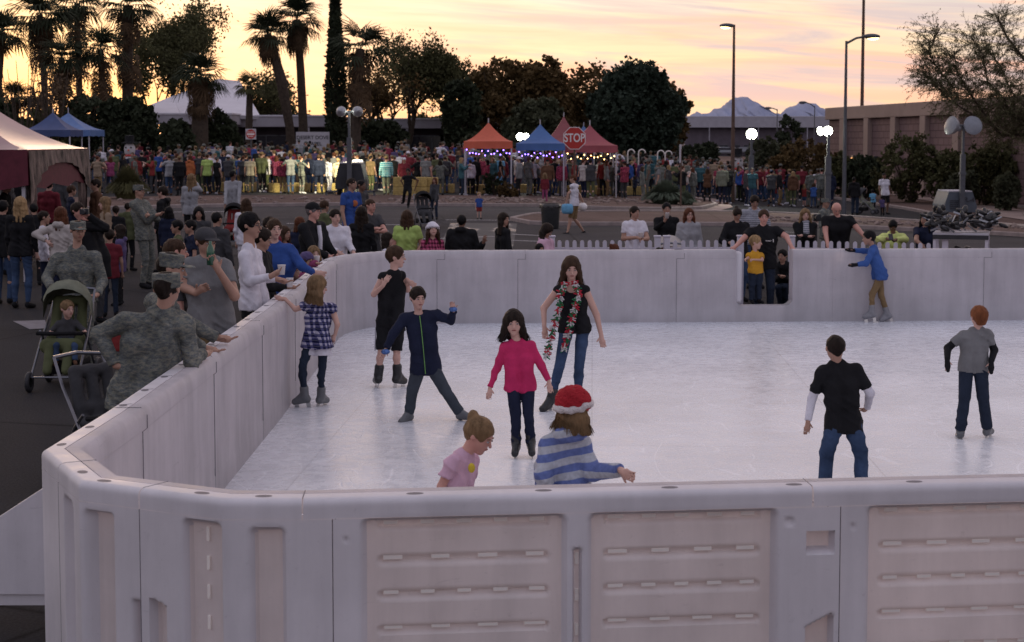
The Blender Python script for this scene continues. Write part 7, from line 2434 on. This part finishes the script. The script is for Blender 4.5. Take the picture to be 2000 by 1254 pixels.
person('girl with reddish brown hair in grey hooded top', 119, 405, 26.8, yaw=165, kid=True, sex='f', hair=('long', 'auburn'), top=('hoodie', 'offwhite'), bot=('pants', 'navy'), hs=.9, vox=VX, J=dict(wL=(90, 470, -.1)))
person('man in long black coat holding a camera to his face', 152, 398, 24.5, yaw=60, skin='rosy', hair=('short', 'dark'), top=('coat', 'black'), bot=('pants', 'dgrey'), hy=60, vox=VX, bx=182, hgt=1.85, J=dict(hd=(152, 412, 0), nk=(166, 432, 0), hip=(192, 505, 0), eR=(205, 445, -.1), wR=(172, 420, -.2), eL=(196, 450, .1), wL=(176, 428, 0)))
o = B().box((0, 0, 0), (.13, .08, .09), bev=.01).tube([(0, 0, 0), (.0, -.12, 0)], .035, 10).build('photo_camera', M_dark); o.location = D(165, 413, 24.2); meta(o, 'black camera held up by the man in the long black coat', 'camera')
person('woman with long fair hair in tan top behind the purple coat child', 204, 385, 29.5, yaw=-60, sex='f', hair=('long', 'dblond'), top=('long', 'tan'), bot=('pants', 'dgrey'), hy=-70, vox=VX, J=dict(hl=1.2))
person('child in purple padded coat and black trousers standing sideways', 233, 439, 27.3, yaw=-85, kid=True, sex='f', skin='tan', hair=('bob', 'dark'), top=('puffy', 'purple'), bot=('pants', 'black'), vox=VX, hs=.95)
person('soldier in camouflage cap with folded arms, standing apart', 271, 360, 30.5, yaw=75, skin='tan', hair=('buzz', 'dark'), top=('jacket', 'camo'), bot=('pants', 'camo'), hat=('patrol', 'camo'), vox=VX, bw=1.15, bx=284, J=dict(eR=(290, 432, -.2), wR=(306, 420, -.3), eL=(306, 428, .1), wL=(290, 420, -.2)))
person('boy in black hooded jacket right of the soldier with folded arms', 317, 364, 34, yaw=-100, kid=True, skin='pale', hair=('short', 'dark'), top=('hoodie', 'black'), bot=('pants', 'black'), hs=.85, vox=VX)
person('man in dark jacket carrying a child near the maroon canopy', 186, 350, 36, yaw=-60, skin='tan', hair=('short', 'dark'), top=('jacket', 'brown'), bot=('pants', 'black'), vox=VX)
person('child in blue carried by the man in the dark jacket', 163, 348, 36.2, yaw=100, kid=True, skin='tan', hair=('short', 'dark'), top=('long', 'navy'), bot=('pants', 'navy'), zf=.78, vox=VX)
person('dark haired boy looking left below the black hooded boy', 345, 430, 26.2, yaw=-70, kid=True, skin='tan', hair=('short', 'black'), top=('tee', 'olive'), hs=.9, vox=VX)
person('boy in navy shirt left of the girl with long black hair', 371, 430, 26, yaw=-60, kid=True, skin='tan', hair=('short', 'black'), top=('tee', 'navy'), hs=.9, vox=VX)
person('girl with long black hair and dark jacket behind the man in the grey tee', 388, 404, 28.5, yaw=10, sex='f', skin='tan', hair=('long', 'black'), top=('jacket', 'dgrey'), hp=8, vox=VX)
person('woman with long fair hair in grey sweater taking a photo on the road', 374, 340, 41, yaw=168, sex='f', hair=('long', 'dblond'), top=('long', 'lgrey'), bot=('pants', 'black'), vox=.014, J=dict(hl=1.2, eR=(392, 372, 0), wR=(384, 358, .2)))
person('man in grey blue shirt pushing the red stroller on the road', 455, 333, 46, yaw=-10, skin='brown', hair=('buzz', 'black'), top=('long', 'lgrey'), bot=('pants', 'grey'), hy=140, vox=.014, J=dict(wR=(440, 400, -.4), wL=(466, 400, -.4)))
stroller(456, 470, 42.5, 0, 'black', 'red and black stroller on the road behind the youth in white', seatc='red')
person('woman with long brown hair behind the white shirted youth', 481, 388, 31, yaw=175, sex='f', hair=('long', 'brown'), top=('long', 'white'), bot=('pants', 'white'), vox=VX)
person('man in white knit cap at the left edge', 12, 351, 33.5, yaw=95, skin='tan', hair=('buzz', 'dark'), top=('jacket', 'black'), hat=('beanie', 'lgrey'), vox=VX)
person('dark haired person behind the man in the white knit cap', 22, 338, 37, yaw=100, hair=('short', 'brown'), top=('long', 'dgrey'), vox=VX)
person('person in black at the very left edge beside the blond woman', 6, 392, 27.5, yaw=170, skin='tan', hair=('short', 'black'), top=('jacket', 'black'), bot=('pants', 'jeans'), vox=VX)
person('person in dark clothes under the maroon canopy', 96, 352, 38, yaw=170, hair=('short', 'dark'), top=('jacket', 'maroon'), bot=('pants', 'black'), vox=.016)
for (lb, px, yt, Y_, yaw, kid, sex, hair, top, bot) in [
    ('man in black beneath the maroon canopy, left of its leg', 30, 318, 40, 170, False, 'm', ('short', 'dark'), ('jacket', 'black'), ('pants', 'dgrey')),
    ('woman in dark grey beneath the maroon canopy, right of its leg', 118, 330, 42, 150, False, 'f', ('long', 'brown'), ('jacket', 'dgrey'), ('pants', 'black')),
    ('child in navy beneath the maroon canopy by the silver curtain', 140, 362, 39, 120, True, 'm', ('short', 'brown'), ('long', 'navy'), ('pants', 'djeans')),
    ('man in black jacket between the blond woman and the white shirted boy', 66, 398, 31, 190, False, 'm', ('short', 'black'), ('jacket', 'black'), ('pants', 'black')),
    ('woman with dark ponytail in black behind the tan topped woman', 226, 402, 33, 200, False, 'f', ('pony', 'dark'), ('long', 'black'), ('pants', 'djeans')),
    ('person in olive jacket left of the soldier with folded arms', 250, 396, 34.5, 160, False, 'm', ('buzz', 'dark'), ('jacket', 'olive'), ('pants', 'black')),
    ('boy in dark red shirt between the stroller soldier and the purple coat', 214, 448, 25.5, 190, True, 'm', ('short', 'dark'), ('tee', 'maroon'), ('pants', 'djeans')),
    ('woman in navy sweater behind the boy looking left', 330, 404, 32, 170, False, 'f', ('bob', 'black'), ('long', 'navy'), ('pants', 'black')),
    ('man in charcoal jacket behind the man with the green bottle', 424, 414, 25, 150, False, 'm', ('buzz', 'black'), ('jacket', 'dgrey'), ('pants', 'djeans')),
    ('girl in red top behind the woman in royal blue', 556, 442, 24.5, 60, True, 'f', ('long', 'brown'), ('long', 'red'), ('pants', 'djeans')),
    ('man in olive shirt behind the older man in the black cap', 634, 392, 31, 130, False, 'm', ('short', 'brown'), ('tee', 'olive'), ('pants', 'djeans'))]:
    person(lb, px, yt, Y_, yaw=yaw, kid=kid, sex=sex, hair=hair, top=top, bot=bot, vox=.015, hs=.9 if kid else 1, skin='tan')
# ---- on the road and islands in the middle
person('boy in black running away from the straw bales', 797, 329, G(797, 404).y - 1.5, yaw=-10, kid=True, skin='brown', hair=('short', 'black'), top=('tee', 'black'), bot=('baggy', 'black'), vox=.014, hs=.9,
       J=dict(eR=(783, 352, 0), wR=(788, 362, .1), eL=(817, 352, 0), wL=(811, 368, .1), kR=(790, 376, 0), aR=(788, 394, .3), kL=(801, 378, -.2), aL=(797, 402, -.1)))
person('woman with long hair in dark clothes pushing the stroller on the road', 849, 347, 54, yaw=-25, sex='f', skin='tan', hair=('long', 'auburn'), top=('long', 'dgrey'), bot=('pants', 'djeans'), vox=.014, J=dict(wR=(838, 396, -.3), wL=(850, 396, -.3)))
stroller(829, 440, 50, 20, 'black', 'black stroller with a white cloth on the road, left of the toddler', seatc='dgrey')
person('toddler in blue shirt and red shorts alone on the road', 936, 375, 54.5, yaw=15, kid=True, skin='pale', hair=('short', 'blond'), top=('tee', 'royal'), bot=('shorts', 'red'), vox=.014, hs=1.25, J=dict(eL=(945, 394, 0), wL=(948, 392, -.1)))
person('small girl in dark top and pink patterned trousers on the island', 1064, 338, G(1064, 397).y, yaw=175, kid=True, sex='f', hair=('bob', 'dblond'), top=('long', 'maroon'), bot=('pants', 'magenta'), vox=.014)
person('man in white tee shirt and khaki shorts walking left past the bin', 1119, 342, 48, yaw=-115, skin='tan', hair=('buzz', 'auburn'), top=('tee', 'white'), bot=('shorts', 'khaki'), hy=-100, vox=.012, shoe='black', bx=1120,
       J=dict(hip=(1122, 396), aR=(1140, 452, .25), kR=(1122, 428, .1), tR=(1136, 456, .2), aL=(1108, 455, -.2), kL=(1114, 426, -.1), tL=(1100, 457, -.2), eR=(1110, 378, -.2), wR=(1105, 400, -.2), eL=(1132, 380, .2), wL=(1140, 398, .3)))
o = B().box((0, 0, 0), (.34, .26, .30), bev=.09).build('plastic_bag', CL['skyblue'], None, True); o.location = D(1108, 408, 47.7); meta(o, 'blue and white bag in the hand of the man in the white tee shirt', 'bag')
o = B().ell((0, 0, 0), (.14, .12, .13), 12).build('helmet', M_redw, None, True); o.location = D(1138, 404, 48.3); meta(o, 'round white thing carried behind the walking man', 'helmet')
# ---- right hand group
for (lb, px, yt, gp, yaw, kid, sex, skin, hair, top, bot, hat) in [
    ('man in black hooded jacket and jeans beside the concrete block', 1668, 346, 420, 150, False, 'm', 'brown', ('buzz', 'black'), ('hoodie', 'black'), ('baggy', 'djeans'), None),
    ('man in white short sleeved shirt and black shorts on the kerb', 1727, 338, 419, 20, False, 'm', 'brown', ('buzz', 'black'), ('tee', 'white'), ('shorts', 'black'), None),
    ('small child in pale blue shirt left of the man in white', 1704, 370, 415, 170, True, 'm', 'brown', ('short', 'black'), ('tee', 'skyblue'), ('pants', 'black'), None),
    ('small child in lilac top in front of the man in white', 1722, 383, 422, 170, True, 'f', 'brown', ('short', 'black'), ('tee', 'purple'), ('pants', 'black'), None),
    ('grey haired person in dark top left of the flagpole', 1664, 314, 356, 40, False, 'f', 'pale', ('short', 'grey'), ('long', 'dgrey'), ('pants', 'black'), None),
    ('woman in pale top just right of the flagpole', 1685, 316, 356, -20, False, 'f', 'pale', ('long', 'dblond'), ('long', 'lpink'), ('pants', 'black'), None),
    ('soldier in camouflage walking behind the man in white', 1712, 317, 370, 130, False, 'm', 'tan', ('buzz', 'dark'), ('jacket', 'camo'), ('pants', 'camo'), ('patrol', 'camo')),
    ('tiny child in white shirt between the flagpole and the soldier', 1695, 337, 369, 160, True, 'm', 'brown', ('short', 'black'), ('tee', 'white'), ('pants', 'black'), None)]:
    person(lb, px, yt, G(px, gp).y, yaw=yaw, kid=kid, sex=sex, skin=skin, hair=hair, top=top, bot=bot, hat=hat, vox=.015)
stroller(1690, 418, G(1690, 418).y, 60, 'dgrey', 'small stroller between the man in black and the children', seatc='sage')


# ------------------------------------------------------------------ the crowd round the bales
def proto(yaw, **k):
    i = person('x', 1000, 300, 75, yaw=yaw, vox=.024, hgt=1.0, **k)
    return i['body'], [c for c in COL.objects if c.parent == i['body']]


def bodyproto(kind, rr):
    kid = kind == 'kid'
    h = 1.15 if kid else (1.76 if kind == 'm' else 1.66)
    px, Y = 1000, 75
    base = D(px, 500, Y); z0 = gz(base.x, Y)
    crown_py = scr((base.x, Y, z0 + h))[1]
    pose = rr.choice(('stand', 'up', 'fold', 'stand', 'hip'))
    f = F / Y
    J = {}
    cy = crown_py
    if pose == 'up': J = dict(wL=(1010, cy + .22 * h * f, -.28), wR=(992, cy + .20 * h * f, -.28))
    if pose == 'fold': J = dict(wL=(994, cy + .33 * h * f, -.26), wR=(1006, cy + .34 * h * f, -.26))
    hair = rr.choice((('short', 'dark'), ('short', 'brown'), ('buzz', 'dark'))) if kind == 'm' else rr.choice((('long', 'brown'), ('long', 'dblond'), ('pony', 'dark'), ('bob', 'brown')))
    hat = None
    if kind == 'm' and rr.random() < .35: hat = ('patrol' if rr.random() < .6 else 'cap', 'camo')
    i = person('x', px, crown_py, Y, yaw=0, kid=kid, sex='f' if kind == 'f' else 'm', hair=hair, hat=hat, top=(rr.choice(('tee', 'jacket', 'long', 'hoodie')), 'grey'), bot=(rr.choice(('pants', 'pants', 'shorts' if kid else 'pants')), 'jeans'), J=J, vox=.022 if not kid else .018, face=True, bw=rr.choice((1, 1.15, 1.3)) if not kid else 1, stance=rr.uniform(.06, .14))
    for ch in list(i['body'].children):
        if ch.name.startswith(('eye', 'iris', 'mouth')):
            bpy.data.objects.remove(ch)
    return i['body'], list(i['body'].children), h, hat


rr = random.Random(99)
PROT = {k: [bodyproto(k, rr) for _ in range(n)] for k, n in (('m', 8), ('f', 7), ('kid', 4))}
CROWD_ZONES = [(230, 'beside the left canopies'), (330, 'before the left snowman'), (450, 'below the broad palm'), (540, 'near the DO NOT ENTER sign'), (655, 'before the chapel sign'), (760, 'by the dark floodlight trailer'), (900, 'behind the lit straw stack'),
               (1000, 'before the orange canopy'), (1100, 'before the blue canopy'), (1210, 'beneath the STOP sign'), (1330, 'right of the STOP sign'), (1420, 'behind the agave'), (1500, 'round the right snowman'), (9999, 'by the right floodlight masts')]
used_labels = set()
TOPN = {'camo': 'camouflage', 'lgrey': 'light grey', 'dgrey': 'charcoal', 'tstripe': 'teal striped', 'lpink': 'pale pink', 'plime': 'pale yellow', 'djeans': 'dark denim', 'jeans': 'denim', 'skyblue': 'sky blue', 'gjeans': 'grey denim', 'offwhite': 'beige', 'rplaid': 'red checked', 'dots': 'patterned', 'royal': 'royal blue', 'bstripe': 'blue striped'}


def crowd(px, Y, top, bot, kind, yaw, row):
    k0, kids, h0, hat = rr.choice(PROT[kind])
    x = D(px, 300, Y).x
    o = k0.copy(); COL.objects.link(o)
    s = rr.uniform(.94, 1.06) * (rr.uniform(.8, 1.1) if kind == 'kid' else 1)
    o.location = (x, Y, gz(x, Y)); o.rotation_euler = (0, 0, math.radians(yaw)); o.scale = (s, s, s)
    hc = rr.choice(('dark', 'brown', 'dark', 'dblond', 'black', 'auburn') if kind != 'f' else ('dblond', 'brown', 'dark', 'blond', 'black', 'auburn'))
    camo = top == 'camo'
    sk = rr.choice(('pale', 'tan', 'rosy', 'tan', 'brown')); o.material_slots[0].link = 'OBJECT'; o.material_slots[0].material = SK[sk]
    for ch in kids:
        c = ch.copy(); COL.objects.link(c); c.parent = o
        n = ch.name.split('.')[0]
        m = None
        if n in ('trousers', 'shorts'): m = CL['camo' if camo else bot]
        elif n in ('t_shirt', 'jacket', 'long_sleeved_shirt', 'hooded_sweatshirt'): m = CL[top]
        elif n == 'hair': m = hairmat(hc)
        elif n in ('cap', 'patrol_cap'): m = CL['camo' if camo or n == 'patrol_cap' else rr.choice(('black', 'navy', 'white', 'khaki'))]
        elif n == 'shoe': m = CL[rr.choice(('black', 'brown', 'white'))]
        if m:
            c.material_slots[0].link = 'OBJECT'; c.material_slots[0].material = m
    zone = next(z for lim, z in CROWD_ZONES if px < lim)
    who = {'m': 'man', 'f': 'woman', 'kid': 'child'}[kind]
    tn, bn = TOPN.get(top, top), TOPN.get(bot, bot)
    hn = {'dark': 'dark', 'brown': 'brown', 'dblond': 'fair', 'blond': 'blond', 'black': 'black', 'auburn': 'auburn'}[hc]
    rown = ('front row', 'second row', 'third row', 'fourth row', 'last row')[row]
    lab = f'{who} in {tn} top and {bn} bottoms, {zone}, {rown}'
    if lab in used_labels: lab = f'{hn} haired {who} in {tn} and {bn}, {zone}, {rown}'
    n = 0
    while lab in used_labels:
        n += 1; lab = f'{("shorter", "taller", "half hidden", "partly turned", "slim", "broad")[n % 6]} {hn} haired {who} in {tn} and {bn}, {zone}, {rown}'
        if n > 6: break
    used_labels.add(lab)
    meta(o, lab, 'person', 'crowd standing round the straw bales')
    return o


front = [(190, 'tan', 'khaki'), (215, 'magenta', 'navy'), (296, 'olive', 'black'), (330, 'lgrey', 'jeans'), (350, 'black', 'black'), (372, 'orange', 'black'), (404, 'lime', 'black'), (424, 'black', 'black'), (446, 'dgrey', 'jeans'), (467, 'blue', 'khaki'), (488, 'cream', 'dgrey'), (511, 'olive', 'black'), (540, 'rplaid', 'black'),
         (567, 'grey', 'jeans'), (588, 'camo', 'camo'), (622, 'navy', 'navy'), (642, 'white', 'white'), (660, 'cream', 'khaki'), (702, 'white', 'dgrey'), (728, 'khaki', 'olive'), (752, 'tstripe', 'sage'), (770, 'black', 'black'), (850, 'olive', 'jeans'), (868, 'dgrey', 'jeans'), (905, 'grey', 'black'), (930, 'black', 'black'), (958, 'sage', 'jeans'),
         (978, 'skyblue', 'navy'), (1045, 'lgrey', 'black'), (1084, 'black', 'jeans'), (1110, 'khaki', 'grey'), (1142, 'black', 'jeans'), (1182, 'red', 'black'), (1202, 'dgrey', 'black'), (1229, 'black', 'black'), (1262, 'camo', 'camo'), (1292, 'black', 'black'), (1328, 'lgrey', 'djeans'), (1346, 'cream', 'black'), (1364, 'lgrey', 'black'),
         (1380, 'camo', 'camo'), (1402, 'offwhite', 'khaki'), (1424, 'grey', 'black'), (1442, 'white', 'black'), (1460, 'rplaid', 'black'), (1489, 'brown', 'jeans'), (1512, 'khaki', 'khaki'), (1540, 'navy', 'olive'), (1562, 'maroon', 'black'), (1601, 'white', 'black'), (1622, 'black', 'dgrey')]
female = {372, 540, 642, 660, 752, 770, 905, 1045, 1142, 1202, 1346, 1402, 1442, 1460, 1601, 1622, 215}
for px, a, b_ in front:
    py = 379 + max(0, px - 700) * .006 + (0 if px < 1450 else 9 + (px - 1450) * .04) + rr.uniform(-5, 4)
    px += rr.uniform(-5, 5) if px > 700 else 0
    p = G(px, py)
    crowd(px, p.y, a, b_, 'f' if px in female else 'm', 180 + rr.uniform(-50, 50), 0)
for px, a, b_, py in [(1411, 'red', 'black', 384), (1430, 'magenta', 'jeans', 386), (1462, 'rplaid', 'black', 388), (1514, 'red', 'jeans', 396), (1572, 'red', 'jeans', 404), (1590, 'blue', 'jeans', 406), (1012, 'magenta', 'black', 380), (975, 'skyblue', 'black', 383), (1240, 'navy', 'black', 386)]:
    crowd(px, G(px, py).y, a, b_, 'kid', 180 + rr.uniform(-60, 60), 0)
TOPS = ['black', 'navy', 'grey', 'dgrey', 'lgrey', 'white', 'camo', 'camo', 'maroon', 'olive', 'black', 'red', 'brown', 'dgrey', 'navy', 'offwhite', 'black', 'teal', 'sage', 'grey', 'royal', 'dots', 'camo', 'purple', 'black', 'tan']
for row, (Yr, n, x0, x1) in enumerate(((73.6, 66, 172, 1640), (77, 68, 180, 1500)), 1):
    for i in range(n):
        px = x0 + (x1 - x0) * (i + rr.uniform(.1, .9)) / n
        crowd(px + rr.uniform(-12, 12), Yr + rr.uniform(-1.8, 1.8), rr.choice(TOPS), rr.choice(('jeans', 'black', 'djeans', 'khaki', 'dgrey', 'olive', 'navy')), rr.choice(('m', 'f', 'm', 'f', 'm')), rr.choice((180, 180, 150, 210, 90, -90, 0)) + rr.uniform(-30, 30), row)
# the far rows behind them, too many to count: one mass built from the same figures
cols_ = [CL[n] for n in TOPS] + [CL['jeans']] + list(SK.values()) + [hairmat(c) for c in ('dark', 'brown', 'dblond', 'black')]
nm = {m.name: i for i, m in enumerate(cols_)}
VV, FF, MI, off_ = [], [], [], 0
cache = {}
def arr(o):
    if o.data.name not in cache:
        me = o.data; v = np.zeros(len(me.vertices) * 3, np.float32); me.vertices.foreach_get('co', v)
        f = np.zeros(len(me.loops), np.int32); me.loops.foreach_get('vertex_index', f)
        cache[o.data.name] = (v.reshape(-1, 3), f.reshape(-1, 4))
    return cache[o.data.name]
for row, (Yr, n, x0, x1) in enumerate(((80.5, 76, 175, 1530), (84.5, 72, 185, 1520), (90, 66, 200, 1490), (97, 60, 220, 1400))):
    for i in range(n):
        px = x0 + (x1 - x0) * (i + rr.uniform(0, 1)) / n; Y = Yr + rr.uniform(-2, 2); x = D(px, 300, Y).x
        k0, kids, h0, hat = rr.choice(PROT[rr.choice('mf' if False else ('m', 'f', 'm'))])
        a = math.radians(180 + rr.uniform(-70, 70)); s_ = rr.uniform(.93, 1.08); ca, sa = math.cos(a) * s_, math.sin(a) * s_
        Rm = np.array([[ca, sa, 0], [-sa, ca, 0], [0, 0, s_]])
        tc, hc_ = rr.randrange(len(TOPS)), nm[hairmat(rr.choice(('dark', 'brown', 'dblond', 'black'))).name]
        for ch in [k0] + kids:
            n_ = ch.name.split('.')[0]
            if n_ in ('eyebrow', 'glasses', 'shoe'): continue
            v, f = arr(ch)
            VV.append(v @ Rm + np.array([x, Y, gz(x, Y)])); FF.append(f + off_); off_ += len(v)
            mi = tc if n_ in ('t_shirt', 'jacket', 'long_sleeved_shirt', 'hooded_sweatshirt') else (hc_ if n_ == 'hair' else (len(TOPS) if n_ in ('trousers', 'shorts') else (6 if 'cap' in n_ else len(TOPS) + 1 + rr.randrange(4))))
            MI.append(np.full(len(f), mi))
meta(mesh('crowd', np.concatenate(VV), np.concatenate(FF), cols_, None, True, np.concatenate(MI)), 'deep mass of people behind the nearer rows, too many to tell apart', 'crowd', kind='stuff')
for k in PROT.values():
    for b_, kids, h0, hat in k:
        for q in kids: bpy.data.objects.remove(q)
        bpy.data.objects.remove(b_)
